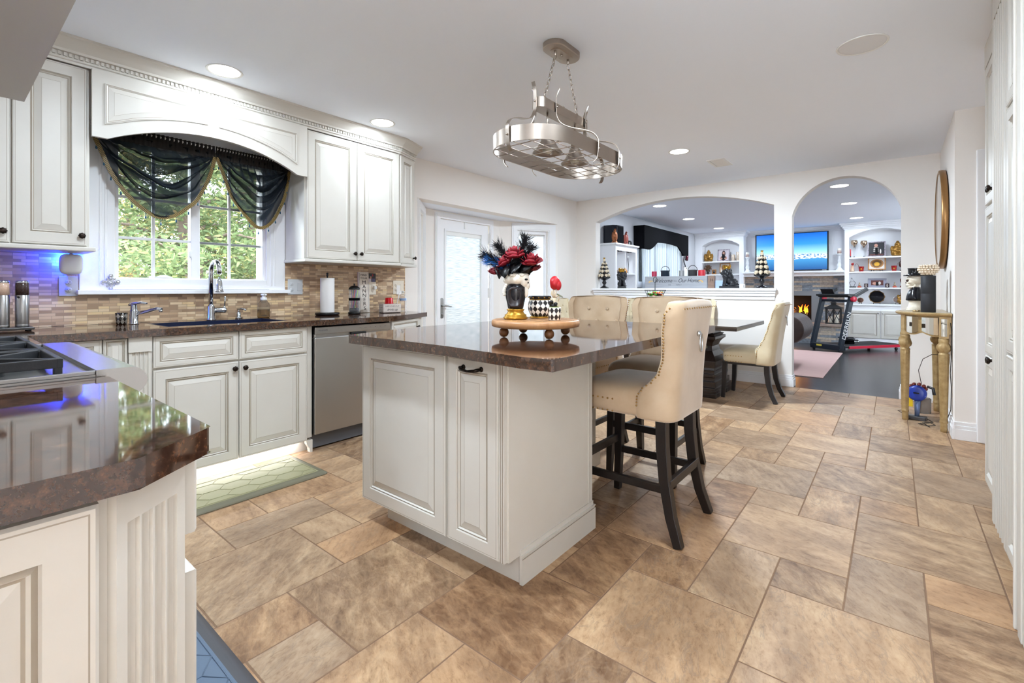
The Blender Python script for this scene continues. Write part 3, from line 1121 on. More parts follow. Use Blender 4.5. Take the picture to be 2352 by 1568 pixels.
leaf(t, 'door', (-3.175, 0.773, 0.088), PY, PX, 0.434, 0.602, (0.407, 0.562))
leaf(t, 'door', (-3.175, 1.212, 0.088), PY, PX, 0.434, 0.602, (0.028, 0.562))
leaf(t, 'drawer_front', (-3.175, 0.773, 0.702), PY, PX, 0.434, 0.176, st=0.03)
leaf(t, 'drawer_front', (-3.175, 1.212, 0.702), PY, PX, 0.434, 0.176, st=0.03)
b = MB()
fluted(b, MT((-3.175, 0.667, 0), (0, 1, 0), (1, 0, 0)), 0.098, 0.018, 0.10, 0.80)
b.box(-3.175, -3.150, 0.665, 0.767, 0.80, 0.88)
b.box(-3.175, -3.150, 0.665, 0.767, 0.085, 0.15)
obj('pilaster', b, CM, t, world=True)
b = MB().plate([[(1.645, 0.085), (1.690, 0.085), (1.690, 0.0), (1.672, 0.0), (1.668, 0.03), (1.65, 0.06)]], -3.20, -3.165, 'x')
obj('foot', b, CM, t, world=True)
# LED strip tucked under the cabinet fronts
b = MB().box(-3.215, -3.205, 0.75, 1.62, 0.092, 0.0985)
obj('led_strip', b, emis('cool white strip', 'F4F7FF', 2.5), t, world=True)
lamp('strip_lamp', 'AREA', (-3.205 + 3.5, 0.0, 0.085), 0.6, (0.98, 0.98, 1.0), 0.02, 0.85, (0, R(-12), 0), t)

# ---- corner base
t = thing('corner_base_cabinet', 'white corner base cabinet between the range and the fluted pilaster', 'cabinet', (-3.5, 0.4, 0))
b = MB().box(-3.80, -3.175, 0.262, 0.662, 0.10, 0.88)
b.box(-3.80, -2.47, -0.36, 0.262, 0.10, 0.88)
obj('carcass', b, CM, t, world=True, bevel=0.002)
obj('toe_kick', MB().box(-3.255, -3.235, 0.29, 0.66, 0, 0.10), m_cab, t, world=True)
leaf(t, 'panel_front', (-3.175, 0.563, 0.088), PY, PX, 0.098, 0.79, st=0.018)
leaf(t, 'door', (-3.175, 0.285, 0.088), PY, PX, 0.272, 0.79, (0.236, 0.715), st=0.03)

# ---- dishwasher
t = thing('dishwasher', 'stainless steel dishwasher built in right of the sink cabinet', 'dishwasher', (-3.5, 2.017, 0))
obj('tub', MB().box(-3.78, -3.195, 1.695, 2.340, 0.11, 0.868), m_shadow, t, world=True)
b = MB().box(-3.193, -3.152, 1.700, 2.336, 0.115, 0.795)
b.box(-3.193, -3.158, 1.700, 1.715, 0.795, 0.82)
obj('door', b, m_steel, t, world=True, bevel=0.006)
obj('control_panel', MB().box(-3.193, -3.149, 1.700, 2.336, 0.818, 0.870), m_steel2, t, world=True, bevel=0.005)
obj('pocket_handle', MB().box(-3.20, -3.168, 1.700, 2.336, 0.795, 0.818), m_steel2, t, world=True)
obj('handle_recess', MB().box(-3.169, -3.150, 1.985, 2.115, 0.797, 0.815), m_black, t, world=True, bevel=0.003)
obj('kick_plate', MB().box(-3.23, -3.205, 1.695, 2.340, 0.012, 0.112), mat('grey kick plate', '63656A', 0.5, 0.3), t, world=True)
g_txt = mat('grey print', '5E6064', 0.6)
text('logo_text', 'FRIGIDAIRE', 0.014, (-3.1485 + 3.5, 1.76 - 2.017, 0.846), (R(90), 0, R(90)), g_txt, t)
for i in range(6):
    text('button_text', ('heavy', 'normal', 'rinse', 'dry', 'start', 'cancel')[i], 0.007, (-3.1485 + 3.5, 2.06 - 2.017 + 0.045 * i, 0.846), (R(90), 0, R(90)), g_txt, t)

# ---- angled end base
A0, A1 = V((-3.175, 2.345, 0)), V((-3.37, 2.80, 0))
dU = (A1 - A0).normalized(); dN = V((dU.y, -dU.x, 0))
t = thing('end_base_cabinet', 'white angled base cabinet at the door end of the sink counter', 'cabinet', (-3.55, 2.6, 0))
b = MB().plate([[(-3.80, 2.345), (-3.175, 2.345), (-3.37, 2.80), (-3.40, 2.87), (-3.80, 2.95)]], 0.10, 0.88)
obj('carcass', b, CM, t, world=True)
b = MB().plate([[(-3.80, 2.36), (-3.26, 2.36), (-3.45, 2.80), (-3.80, 2.90)]], 0.0, 0.10)
obj('toe_kick', b, CM, t, world=True)
leaf(t, 'drawer_front', A0 + dU * 0.008 + UZ * 0.72, dU, dN, 0.475, 0.158, (0.43, 0.08), st=0.03)
leaf(t, 'door', A0 + dU * 0.008 + UZ * 0.10, dU, dN, 0.475, 0.60, (0.43, 0.56))

# ---- sink worktop, peninsula worktop
xs = [-3.812, -3.665, -3.265, -3.13]; ys = [0.285, 0.865, 1.565, 2.35]
pl = []
for i in range(3):
    for j in range(3):
        if not (i == 1 and j == 1):
            pl.append(rect(xs[i], xs[i + 1], ys[j], ys[j + 1]))
    pl.append(rect(xs[i], xs[i + 1], -0.365, 0.285))
pl.append(rect(-3.13, -2.465, -0.365, 0.285))
pl.append([(-3.812, 2.35), (-3.665, 2.35), (-3.265, 2.35), (-3.13, 2.35), (-3.40, 2.94), (-3.812, 3.0)])
o = obj('countertop', MB().plate(pl, 0.881, 0.920), m_granite, bevel=0.007)
tag(o, 'brown granite countertop running along the sink wall under the window', 'countertop')
o = obj('countertop', MB().plate([[(-1.535, -0.365), (-0.762, -0.365), (-0.762, 0.172), (-0.849, 0.284), (-1.535, 0.284)]], 0.879, 0.920), m_granite, bevel=0.010, seg=1)
tag(o, 'brown granite countertop with clipped corner beside the gas range, nearest to us', 'countertop')

# ---- sink bowl
t = thing('kitchen_sink', 'sky-reflection blue composite sink sunk in the granite under the window', 'sink', (-3.465, 1.215, 0.70))
m_sink = mat('sky-reflection blue composite', '1A2340', 0.3, var='10162C', vscale=150)  # blue of the reflected sky painted into the black composite's colour
b = MB()
b.plate(holes(-3.6645, -3.2655, 0.8655, 1.5645, [(-3.655, -3.275, 0.875, 1.555)]), 0.70, 0.9205)
b.box(-3.6645, -3.2655, 0.8655, 1.5645, 0.69, 0.705)
obj('bowl', b, m_sink, t, world=True, bevel=0.004)
obj('drain', MB().cyl((-3.50, 1.215, 0.705), 0.045, 0.006), m_chrome, t, world=True)

# ---- peninsula cabinet next to the range
t = thing('peninsula_cabinet', 'white end cabinet with fluted corner in the left foreground under granite', 'cabinet', (-1.15, -0.05, 0))
b = MB().plate([[(-1.53, -0.365), (-0.802, -0.365), (-0.802, 0.150), (-0.886, 0.258), (-1.53, 0.258)]], 0.10, 0.88)
obj('carcass', b, CM, t, world=True, bevel=0.002)
b = MB().plate([[(-1.53, -0.365), (-0.86, -0.365), (-0.86, 0.12), (-0.93, 0.19), (-1.53, 0.19)]], 0.0, 0.10)
obj('toe_kick', b, CM, t, world=True)
leaf(t, 'end_panel', (-0.802, -0.362, 0.105), PY, PX, 0.498, 0.762, st=0.052)
c0, c1 = V((-0.790, 0.146, 0)), V((-0.878, 0.258, 0))
cu = (c1 - c0).normalized(); cn = V((cu.y, -cu.x, 0))
b = MB(); L = (c1 - c0).length
fluted(b, MT(c0 - cn * 0.014 + cu * 0.008, cu, cn), L - 0.016, 0.018, 0.18, 0.825)
b.box(0.008, L - 0.008, 0, 0.018, 0.825, 0.88, M=MT(c0 - cn * 0.014, cu, cn))
b.box(0.008, L - 0.008, 0, 0.018, 0.10, 0.18, M=MT(c0 - cn * 0.014, cu, cn))
obj('fluted_corner', b, CM, t, world=True)
leaf(t, 'drawer_front', (-0.892, 0.258, 0.742), -PX, PY, 0.62, 0.128, (0.31, 0.064), st=0.03)
leaf(t, 'door', (-0.892, 0.258, 0.105), -PX, PY, 0.62, 0.575, (0.58, 0.53))

# ---- range
t = thing('gas_range', 'stainless gas range with black grates at the left edge', 'range', (-2.0, 0, 0))
b = MB().box(-2.455, -1.545, -0.35, 0.255, 0.02, 0.915)
obj('body', b, m_steel2, t, world=True, bevel=0.003)
b = MB()
b.plate([[(-2.455, -0.35), (-1.545, -0.35), (-1.545, 0.262), (-2.455, 0.262)]], 0.915, 0.926)
for x in (-2.452, -1.560):
    b.box(x, x + 0.012, -0.35, 0.262, 0.926, 0.936)
obj('cooktop', b, m_steel2, t, world=True, bevel=0.002)
pr = [(0.262, 0.937), (0.330, 0.937)] + [(0.330 + 0.036 * math.sin(a), 0.901 + 0.036 * math.cos(a)) for a in [PI * i / 10 for i in range(1, 9)]] + [(0.262, 0.850)]
b = MB().plate([pr], -2.455, -1.545, 'x')
obj('control_nose', b, mat('satin stainless nose', 'B4B2B0', 0.26, 1.0), t, world=True)
for i in range(6):
    kb = MB().cyl((0, 0, 0), 0.022, 0.03, 18, r2=0.018, M=frame((-1.66 - i * 0.135, 0.352, 0.882), (0, 0.9, -0.4)))
    obj('burner_dial', kb, m_steel2, t, world=True)
b = MB().box(-2.44, -1.56, 0.255, 0.285, 0.16, 0.78)
obj('oven_door', b, m_steel, t, world=True, bevel=0.006)
b = MB().tube([(-2.40, 0.33, 0.73), (-1.60, 0.33, 0.73)], 0.013, 10)
for x in (-2.36, -1.64):
    b.box(x - 0.01, x + 0.01, 0.28, 0.335, 0.72, 0.74)
obj('oven_handle', b, m_steel2, t, world=True)
for gx in (-1.705, -2.0, -2.295):
    b = MB()
    x0, x1, y0, y1 = gx - 0.138, gx + 0.138, -0.32, 0.205
    zt, hh, ww = 0.972, 0.024, 0.012
    for y in (y0, (y0 + y1) / 2 - ww / 2, y1 - ww):
        b.box(x0, x1, y, y + ww, zt - hh, zt)
    for x in (x0, x1 - ww):
        b.box(x + 0.0005, x + ww - 0.0005, y0 + 0.0005, y1 - 0.0005, zt - hh + 0.0005, zt - 0.0005)
    for yc in (y0 + 0.131, y1 - 0.131):
        for dx, dy in ((1, 1), (1, -1), (-1, 1), (-1, -1)):
            b.sweep([(gx + dx * 0.03, yc + dy * 0.025, zt - hh / 2), (gx + dx * 0.13, yc + dy * 0.115, zt - hh / 2)], [(-0.005, -0.012), (0.005, -0.012), (0.005, 0.012), (-0.005, 0.012)], sm=False)
        b.box(x0, gx - 0.035, yc - 0.005, yc + 0.005, zt - hh, zt); b.box(gx + 0.035, x1, yc - 0.005, yc + 0.005, zt - hh, zt)
    for x in (x0, x1 - 0.018):
        for y in (y0, y1 - 0.018):
            b.box(x + 0.001, x + 0.017, y + 0.001, y + 0.017, 0.926, zt - 0.004)
    obj('grate', b, m_iron, t, world=True, bevel=0.002)
    for yc in (y0 + 0.131, y1 - 0.131):
        bb = MB().cyl((gx, yc, 0.926), 0.045, 0.012).cyl((gx, yc, 0.938), 0.032, 0.008)
        obj('burner', bb, m_black, t, world=True)

# ---- range hood
t = thing('range_hood', 'grey stainless range hood hanging at the top left corner', 'range hood', (-2.0, -0.08, 1.82))
b = MB().plate(holes(-2.46, -1.50, -0.365, 0.218, [(-2.36, -1.60, -0.30, 0.075)]), 1.82, 1.835)
b.box(-2.46, -1.50, 0.206, 0.218, 1.835, 1.90); b.box(-2.46, -2.448, -0.365, 0.206, 1.835, 1.90); b.box(-1.512, -1.50, -0.365, 0.206, 1.835, 1.90)
b.box(-2.46, -1.50, -0.365, 0.218, 1.90, 1.91)
obj('canopy', b, mat('hood stainless', 'C4C0BA', 0.45, 0.35), t, world=True)
obj('filter', MB().box(-2.37, -1.59, -0.31, 0.085, 1.842, 1.85), m_shadow, t, world=True)
obj('chimney', MB().box(-2.14, -1.82, -0.365, -0.05, 1.91, ZC - 0.001), m_steel2, t, world=True)

# ---- wall cabinets
def light_rail(mb, pts):
    mb.sweep(pts, [(-0.012, 0), (0.012, 0), (0.012, 0.022), (-0.012, 0.022)], sm=False, up=(0, 0, 1))


t = thing('wall_cabinet', 'white wall cabinet left of the window above the blue glowing plug-in', 'cabinet', (-3.65, 0.1, 1.36))
b = MB().box(-3.811, -3.50, -0.364, 0.565, 1.372, 2.362)
obj('carcass', b, CM, t, world=True, bevel=0.002)
leaf(t, 'door', (-3.50, 0.266, 1.376), PY, PX, 0.286, 0.982, (0.262, 0.055), st=0.062)
leaf(t, 'door', (-3.50, -0.030, 1.376), PY, PX, 0.286, 0.982, (0.262, 0.055), st=0.062)
b = MB().box(-3.811, -3.462, -0.364, 0.588, 1.346, 1.371)
obj('light_rail', b, CM, t, world=True, bevel=0.006)

t = thing('wall_cabinet', 'white double-door wall cabinet right of the window above the dishwasher', 'cabinet', (-3.65, 2.24, 1.36))
b = MB().box(-3.811, -3.50, 1.802, 2.685, 1.372, 2.362)
obj('carcass', b, CM, t, world=True, bevel=0.002)
leaf(t, 'door', (-3.50, 1.815, 1.376), PY, PX, 0.430, 0.982, (0.405, 0.055), st=0.062)
leaf(t, 'door', (-3.50, 2.251, 1.376), PY, PX, 0.430, 0.982, (0.027, 0.055), st=0.062)
b = MB().box(-3.811, -3.462, 1.79, 2.685, 1.346, 1.371)
obj('light_rail', b, CM, t, world=True, bevel=0.006)
u0, u1 = V((-3.50, 2.687, 0)), V((-3.592, 2.925, 0))
uu = (u1 - u0).normalized(); un = V((uu.y, -uu.x, 0))
t = thing('wall_cabinet', 'narrow angled wall cabinet at the bay end beside the double doors', 'cabinet', (-3.65, 2.8, 1.36))
b = MB().plate([[(-3.811, 2.686), (-3.50, 2.686), (-3.592, 2.925), (-3.811, 2.96)]], 1.372, 2.362)
obj('carcass', b, CM, t, world=True)
leaf(t, 'door', u0 + uu * 0.006 + UZ * 1.376, uu, un, 0.244, 0.982, (0.222, 0.055), st=0.05)
b = MB().plate([[(-3.811, 2.686), (-3.462, 2.686), (-3.558, 2.945), (-3.811, 2.99)]], 1.346, 1.371)
obj('light_rail', b, CM, t, world=True)

# ---- arched valance board over the window
def inset(poly, d):
    n = len(poly); out = []
    for i in range(n):
        p, q, r = V(poly[i - 1]), V(poly[i]), V(poly[(i + 1) % n])
        a = (q - p).normalized(); c = (r - q).normalized()
        na, nc = V((-a.y, a.x)), V((-c.y, c.x))
        nn = (na + nc).normalized()
        k = d / max(0.3, nn.dot(na))
        out.append((q.x + nn.x * k, q.y + nn.y * k))
    return out


def poly_panel(mb, poly, x):
    """raised field with a sunk moulding on a board facing +x; poly anticlockwise in (y, z)"""
    rg = [(0, 0, 0), (0.0, 0.0055, 0), (0.004, 0.006, 1), (0.007, 0.006, 0), (0.013, 0.002, 1), (0.016, 0.002, 0), (0.040, 0.005, 1), (0.0415, 0.005, 0)]
    R_ = [[(x + h, p[0], p[1]) for p in inset(poly, d)] for d, h, g in rg]
    n = len(poly)
    for k in range(len(rg) - 1):
        mb.add(R_[k] + R_[k + 1], [(j, (j + 1) % n, n + (j + 1) % n, n + j) for j in range(n)], rg[k][2])
    mb.add(R_[-1], [tuple(range(n))], 0)


t = thing('window_valance_board', 'white arched wooden valance board between the wall cabinets above the curtains', 'valance', (-3.46, 1.18, 2.0))
P = arch(0.635, 1.725, 1.987, 2.125, 30)
pl = [rect(0.567, 0.635, 1.987, 2.362), rect(1.725, 1.800, 1.987, 2.362)]
pl += [[p, q, (q[0], 2.362), (p[0], 2.362)] for p, q in zip(P[:-1], P[1:])]
b = MB().plate(pl, -3.472, -3.448, 'x')
def za(y):
    q = arch(0.635, 1.725, 2.062, 2.200, 120)
    return min(q, key=lambda p: abs(p[0] - y))[1]


lp = [(y, za(max(0.636, y))) for y in [0.622 + (1.137 - 0.622) * i / 8 for i in range(9)]]
rp = [(y, za(min(1.724, y))) for y in [1.198 + (1.722 - 1.198) * i / 8 for i in range(9)]]
poly_panel(b, lp + [(1.137, 2.295), (0.622, 2.295)], -3.448)
poly_panel(b, rp + [(1.722, 2.295), (1.198, 2.295)], -3.448)
obj('board', b, CM, t, world=True)

# ---- island
t = thing('kitchen_island', 'white kitchen island with panelled doors in the middle of the floor', 'kitchen island', (-1.6, 1.9, 0))
b = MB().box(-2.04, -1.122, 1.362, 1.985, 0.112, 0.879)
b.box(-2.0, -1.505, 1.985, 2.72, 0.05, 0.879)
obj('carcass', b, CM, t, world=True, bevel=0.002)
obj('toe_kick', MB().box(-1.962, -1.13, 1.44, 1.97, 0, 0.112).box(-1.96, -1.52, 1.97, 2.72, 0, 0.06), CM, t, world=True)
leaf(t, 'door', (-2.036, 1.362, 0.114), PX, -PY, 0.592, 0.754, st=0.062)
d = leaf(t, 'pull_out_door', (-1.430, 1.362, 0.114), PX, -PY, 0.276, 0.754, st=0.052)
h0 = V((-1.335, 1.342, 0.828)) - V(t.location)
hb = MB().tube([h0 + V((x, y, z)) for x, y, z in ((0, 0, 0), (0.0, -0.022, 0), (0.012, -0.028, -0.004), (0.048, -0.030, -0.008), (0.084, -0.028, -0.004), (0.096, -0.022, 0), (0.096, 0, 0))], [0.006, 0.007, 0.0065, 0.005, 0.0065, 0.007, 0.006], 10)
hb.lathe([(0.011, 0), (0.009, 0.004), (0.005, 0.006)], n=12, M=frame(h0, (0, -1, 0)))
hb.lathe([(0.011, 0), (0.009, 0.004), (0.005, 0.006)], n=12, M=frame(h0 + V((0.096, 0, 0)), (0, -1, 0)))
obj('pull_handle', hb, m_knob, d)
b = MB().box(-1.152, -1.126, 1.346, 1.362, 0.114, 0.868)
b.box(-1.146, -1.143, 1.3445, 1.347, 0.114, 0.868, 1); b.box(-1.136, -1.133, 1.3445, 1.347, 0.114, 0.868, 1)
obj('stile', b, CM, t, world=True)
b = MB().box(-1.124, -1.119, 1.364, 1.983, 0.112, 0.879)
b.box(-1.124, -1.1155, 1.952, 1.985, 0.13, 0.879)
b.box(-1.1165, -1.115, 1.962, 1.964, 0.13, 0.879, 1)
obj('side_panel', b, CM, t, world=True)
b = MB()
for (tk, z0, z1) in ((0.016, 0.0, 0.098), (0.013, 0.098, 0.108), (0.016, 0.108, 0.113), (0.008, 0.113, 0.132)):
    b.box(-1.122, -1.122 + tk, 1.432, 1.985 + tk, z0, z1, 0)
    b.box(-1.50, -1.122, 1.985, 1.985 + tk, z0, z1, 0)
    b.box(-1.505, -1.505 + tk, 1.985, 2.74 + tk, z0, z1, 0)
b.box(-1.1075, -1.1057, 1.432, 1.99, 0.098, 0.1005, 1)
obj('base_moulding', b, CM, t, world=True)
leaf(t, 'seat_side_panel', (-1.505, 2.03, 0.15), PY, PX, 0.66, 0.70)

o = obj('countertop', MB().plate([[(-2.022, 1.256), (-1.68, 1.262), (-1.33, 1.25), (-1.10, 1.222), (-0.94, 1.206), (-0.821, 1.216), (-0.828, 2.955), (-1.72, 2.93), (-2.13, 2.45), (-2.14, 1.80)]], 0.881, 0.920), m_granite, bevel=0.007)
tag(o, 'brown granite island countertop with bowed front edge', 'countertop')

# ---- pantry wall at the right edge
t = thing('pantry_cabinet', 'tall white pantry cabinet at the right side, farther pair of doors', 'cabinet', (0.6, 3.4, 0))
b = MB().box(0.415, 0.98, 3.085, 3.70, 0.065, 2.362)
obj('carcass', b, CM, t, world=True, bevel=0.002)
obj('toe_kick', MB().box(0.47, 0.98, 3.085, 3.68, 0, 0.065), m_cab, t, world=True)
for (y0, kx) in ((3.70, 0.285), (3.395, 0.02)):
    w_ = 0.302
    dd = MB()
    dd.panel((0.415, y0, 0.075), -PY, UZ, -PX, w_, 0.70, st=0.05)
    dd.panel((0.415, y0, 0.785), -PY, UZ, -PX, w_, 0.80, st=0.05)
    d = obj('door', dd, CM, t, world=True)
    add_knob(d, V((0.395, y0 - kx, 0.775)) - V(t.location), (-1, 0, 0))
    d = leaf(t, 'upper_door', (0.415, y0, 1.60), -PY, -PX, w_, 0.755, (kx, 0.05), st=0.05)
t = thing('pantry_cabinet', 'tall white pantry cabinet at the right side, nearer section standing forward', 'cabinet', (0.6, 2.6, 0))
b = MB().box(0.372, 0.98, 2.32, 3.08, 0.065, 2.362)
obj('carcass', b, CM, t, world=True, bevel=0.002)
obj('toe_kick', MB().box(0.44, 0.98, 2.32, 3.08, 0, 0.065), m_cab, t, world=True)
for y0 in (2.735,):
    dd = MB()
    dd.panel((0.372, y0, 0.075), -PY, UZ, -PX, 0.40, 0.80, st=0.05)
    dd.panel((0.372, y0, 0.885), -PY, UZ, -PX, 0.40, 0.97, st=0.05)
    d = obj('door', dd, CM, t, world=True)
    leaf(t, 'upper_door', (0.372, y0, 1.87), -PY, -PX, 0.40, 0.485, st=0.05)
b = MB()
fluted(b, MT((0.372, 3.078, 0), (0, -1, 0), (-1, 0, 0)), 0.335, 0.02, 0.075, 2.36, n=5)
obj('fluted_stile', b, CM, t, world=True)
t = thing('end_pilaster', 'tall white pilaster panel at the right edge, nearest of the pantry run', 'panel', (0.6, 2.1, 0))
b = MB().box(0.320, 0.98, 1.96, 2.30, 0.0, 2.362)
b.box(0.312, 0.33, 2.285, 2.30, 0.0, 2.362)
b.box(0.316, 0.33, 2.20, 2.25, 0.0, 2.362)
b.box(0.316, 0.33, 1.98, 2.05, 0.0, 2.362)
obj('panel_board', b, CM, t, world=True, bevel=0.004)
struct('wall_pantry', MB().box(0.985, 1.1, 1.9, 4.85, -0.1, ZC), m_wall)
crown('trim_4', [(0.98, 3.715), (0.395, 3.715), (0.395, 3.08), (0.352, 3.08), (0.352, 2.30), (0.305, 2.30), (0.305, 1.95)], -1, dent=False)

# ---- floor mats
def mat_thing(name, label, x0, x1, y0, y1, rot, m_top, m_edge, cell, m_line):
    tt = thing(name, label, 'mat', ((x0 + x1) / 2, (y0 + y1) / 2, 0))
    W, H = (x1 - x0) / 2, (y1 - y0) / 2
    bb = MB()
    rr = []
    for (d, z) in ((0, 0), (0, 0.004), (0.022, 0.016), (0.03, 0.018)):
        ring = []
        for (sx, sy, a0) in ((1, 1, 0), (-1, 1, 90), (-1, -1, 180), (1, -1, 270)):
            for k in range(5):
                a = R(a0 + k * 22.5)
                r0 = 0.03
                ring.append((sx * (W - r0) + (r0 - d) * math.cos(a) if True else 0, sy * (H - r0) + (r0 - d) * math.sin(a), z))
        rr.append(ring)
    bb.loft(rr, sm=True)
    obj('border', bb, m_edge, tt)
    bb = MB().box(-W + 0.045, W - 0.045, -H + 0.045, H - 0.045, 0.012, 0.0195)
    obj('pad', bb, m_top, tt, bevel=0.002)
    bb = MB()
    lim = (W - 0.055, H - 0.055)
    ca, cb = cell
    nx, ny = int(2 * W / ca) + 2, int(2 * H / cb) + 2
    def seg(p, q):
        # clip to the pad
        p, q = V(p), V(q); d = q - p; t0, t1 = 0, 1
        for ax in (0, 1):
            if abs(d[ax]) < 1e-9:
                if abs(p[ax]) > lim[ax]:
                    return
            else:
                a, c = sorted(((-lim[ax] - p[ax]) / d[ax], (lim[ax] - p[ax]) / d[ax]))
                t0, t1 = max(t0, a), min(t1, c)
        if t1 - t0 > 0.02:
            a, c = p + d * t0, p + d * t1
            bb.tube([(a.x, a.y, 0.0196), (c.x, c.y, 0.0196)], 0.0022, 5)
    for i in range(-nx, nx):
        for j in range(-ny, ny):
            cx, cy = (i + (0.5 if j % 2 else 0)) * ca, j * cb * 0.75
            hx = [(cx + ca / 2 * sx, cy + cb / 4 * sy) for sx, sy in ((0, 2), (1, 1), (1, -1), (0, -2))]
            for p, q in zip(hx[:-1], hx[1:]):
                seg(p, q)
    for s_ in (1, -1):
        seg((-lim[0], s_ * lim[1] * 0.999), (lim[0], s_ * lim[1] * 0.999)); seg((s_ * lim[0] * 0.999, -lim[1]), (s_ * lim[0] * 0.999, lim[1]))
    obj('embossed_lattice', bb, m_line, tt)
    return tt


m_olive = mat('olive rubber', '8F8B68', 0.55, bump=0.05, bscale=300)
mat_thing('kitchen_mat', 'olive green cushioned mat with lattice emboss in front of the sink', -3.15, -2.712, 0.66, 1.556, 0, m_olive, mat('olive rubber edge', '6A6550', 0.55), (0.11, 0.17), m_olive)
m_blue = mat('slate blue rubber', '5C6C80', 0.5, bump=0.05, bscale=300)
mat_thing('kitchen_mat', 'slate blue cushioned mat with dark border beside the fluted corner cabinet', -2.45, -1.05, 0.30, 0.598, 0, m_blue, mat('dark grey rubber edge', '4A4A4E', 0.55), (0.13, 0.19), m_blue)

# ---- recessed lights, ceiling speaker, air vent
def downlight(x, y, label, r=0.085, e=LAMP, col=(0.76, 0.885, 1.0), spread=R(180)):
    tt = thing('recessed_light', label, 'ceiling light', (x, y, ZC - 0.0002), group='recessed ceiling lights')
    obj('trim_ring', MB().lathe([(r, 0), (r + 0.014, -0.004), (r + 0.016, -0.001), (r + 0.010, 0.0)], n=28), m_white, tt)
    obj('lens', MB().lathe([(0.001, -0.0025), (r * 0.7, -0.0028), (r, -0.0018), (r, -0.0005)], n=28), m_lens, tt)
    lamp('lamp', 'AREA', (0, 0, -0.012), e, col, 2 * r, parent=tt, spread=spread)
    return tt


for x, y, s in ((-3.226, 1.153, 'round recessed light in the ceiling over the sink window'), (-3.236, 2.322, 'round recessed light in the ceiling near the double-door wall cabinet'),
                (-1.642, 4.645, 'round recessed light in the kitchen ceiling beside the air vent'),
                (-2.97, 7.5, 'living room ceiling light seen through the wide arch, nearest of its row of three'), (-3.09, 9.256, 'living room ceiling light seen through the wide arch, middle of its row of three'),
                (-3.04, 11.1, 'living room ceiling light seen through the wide arch, just before the left bookcase'),
                (-0.555, 7.524, 'living room ceiling light seen through the doorway arch, nearest of its row of three'), (-0.55, 9.155, 'living room ceiling light seen through the doorway arch, middle of its row of three'),
                (-0.553, 11.1, 'living room ceiling light seen through the doorway arch, just before the right bookcase')):
    downlight(x, y, s, 0.085 if y < 6 else 0.10, LAMP * (0.13 if x < -3.1 and y < 6 else 1.5 if y < 6 else 0.25))
for x, y, s in ((1.5, -2.5, 'unseen added fill light far behind the viewpoint'), (0.9, -1.9, 'unseen added fill light behind the viewpoint by the side wall'), (1.7, 1.2, 'unseen added fill light beside the pantry hall')):  # fill lamps added out of view to brighten the room
    downlight(x, y, s, 0.085, LAMP * 1.2)
for x, y, f, s in ((-1.9, 0.72, 0.6, 'unseen added fill light above the range aisle'), (-0.75, 1.9, 0.36, 'unseen added fill light above the aisle right of the island'), (-0.55, 1.0, 0.14, 'unseen added fill light straight above the viewpoint')):  # more unseen lamps, added to brighten the range, island and foreground
    downlight(x, y, s, 0.085, LAMP * f)
t = thing('ceiling_speaker', 'round white speaker grille flush in the ceiling at upper right', 'speaker', (-0.136, 3.25, ZC - 0.0002))
obj('grille', MB().lathe([(0.001, -0.003), (0.10, -0.003), (0.108, -0.002), (0.110, 0)], n=32), mat('speaker grille', 'E2E2E4', 0.7), t)
obj('rim', MB().lathe([(0.109, -0.001), (0.112, -0.005), (0.118, -0.004), (0.12, 0)], n=32), m_white, t)
t = thing('air_vent', 'white slotted air vent in the kitchen ceiling', 'vent', (-1.447, 5.318, ZC - 0.0002))
b = MB().plate(holes(-0.09, 0.09, -0.17, 0.17, [(-0.065, 0.065, -0.145, 0.145)]), -0.006, 0.0)
obj('frame', b, m_white, t, bevel=0.002)
obj('throat', MB().box(-0.066, 0.066, -0.146, 0.146, -0.0015, -0.0005), m_shadow, t)
b = MB()
for i in range(8):
    x = -0.06 + i * 0.0162
    b.add([(x, -0.145, -0.005), (x + 0.012, -0.145, -0.001), (x + 0.012, 0.145, -0.001), (x, 0.145, -0.005), (x, -0.145, -0.0038), (x, 0.145, -0.0038)], [(0, 1, 2, 3), (0, 3, 5, 4)])
obj('louvre', b, m_white, t, solid=0.001)
# ================================================================== SEATING
def uring(hw, xt, xr, tb, ts, r, z, dim=None):
    """closed U outline (open towards +x) at height z"""
    def path(hw, xt, xr, r):
        p = [(xt + (xr + r - xt) * k / 4, -hw) for k in range(4)]
        p += [(xr + r - r * math.sin(a), -hw + r - r * math.cos(a)) for a in [PI / 2 * k / 4 for k in range(5)]]
        n = 10
        p += [(xr, -hw + r + (2 * hw - 2 * r) * k / n) for k in range(1, n)]
        p += [(xr + r - r * math.cos(a), hw - r + r * math.sin(a)) for a in [PI / 2 * k / 4 for k in range(5)]]
        p += [(xr + r + (xt - xr - r) * k / 4, hw) for k in range(1, 5)]
        return p
    o = path(hw, xt, xr, r)
    i = path(hw - ts, xt, xr + tb, max(0.012, r - ts))
    if dim:
        i = [(x + dim(y, z), y) for x, y in i]
    return [(x, y, z) for x, y in o] + [(x, y, z) for x, y in i[::-1]]


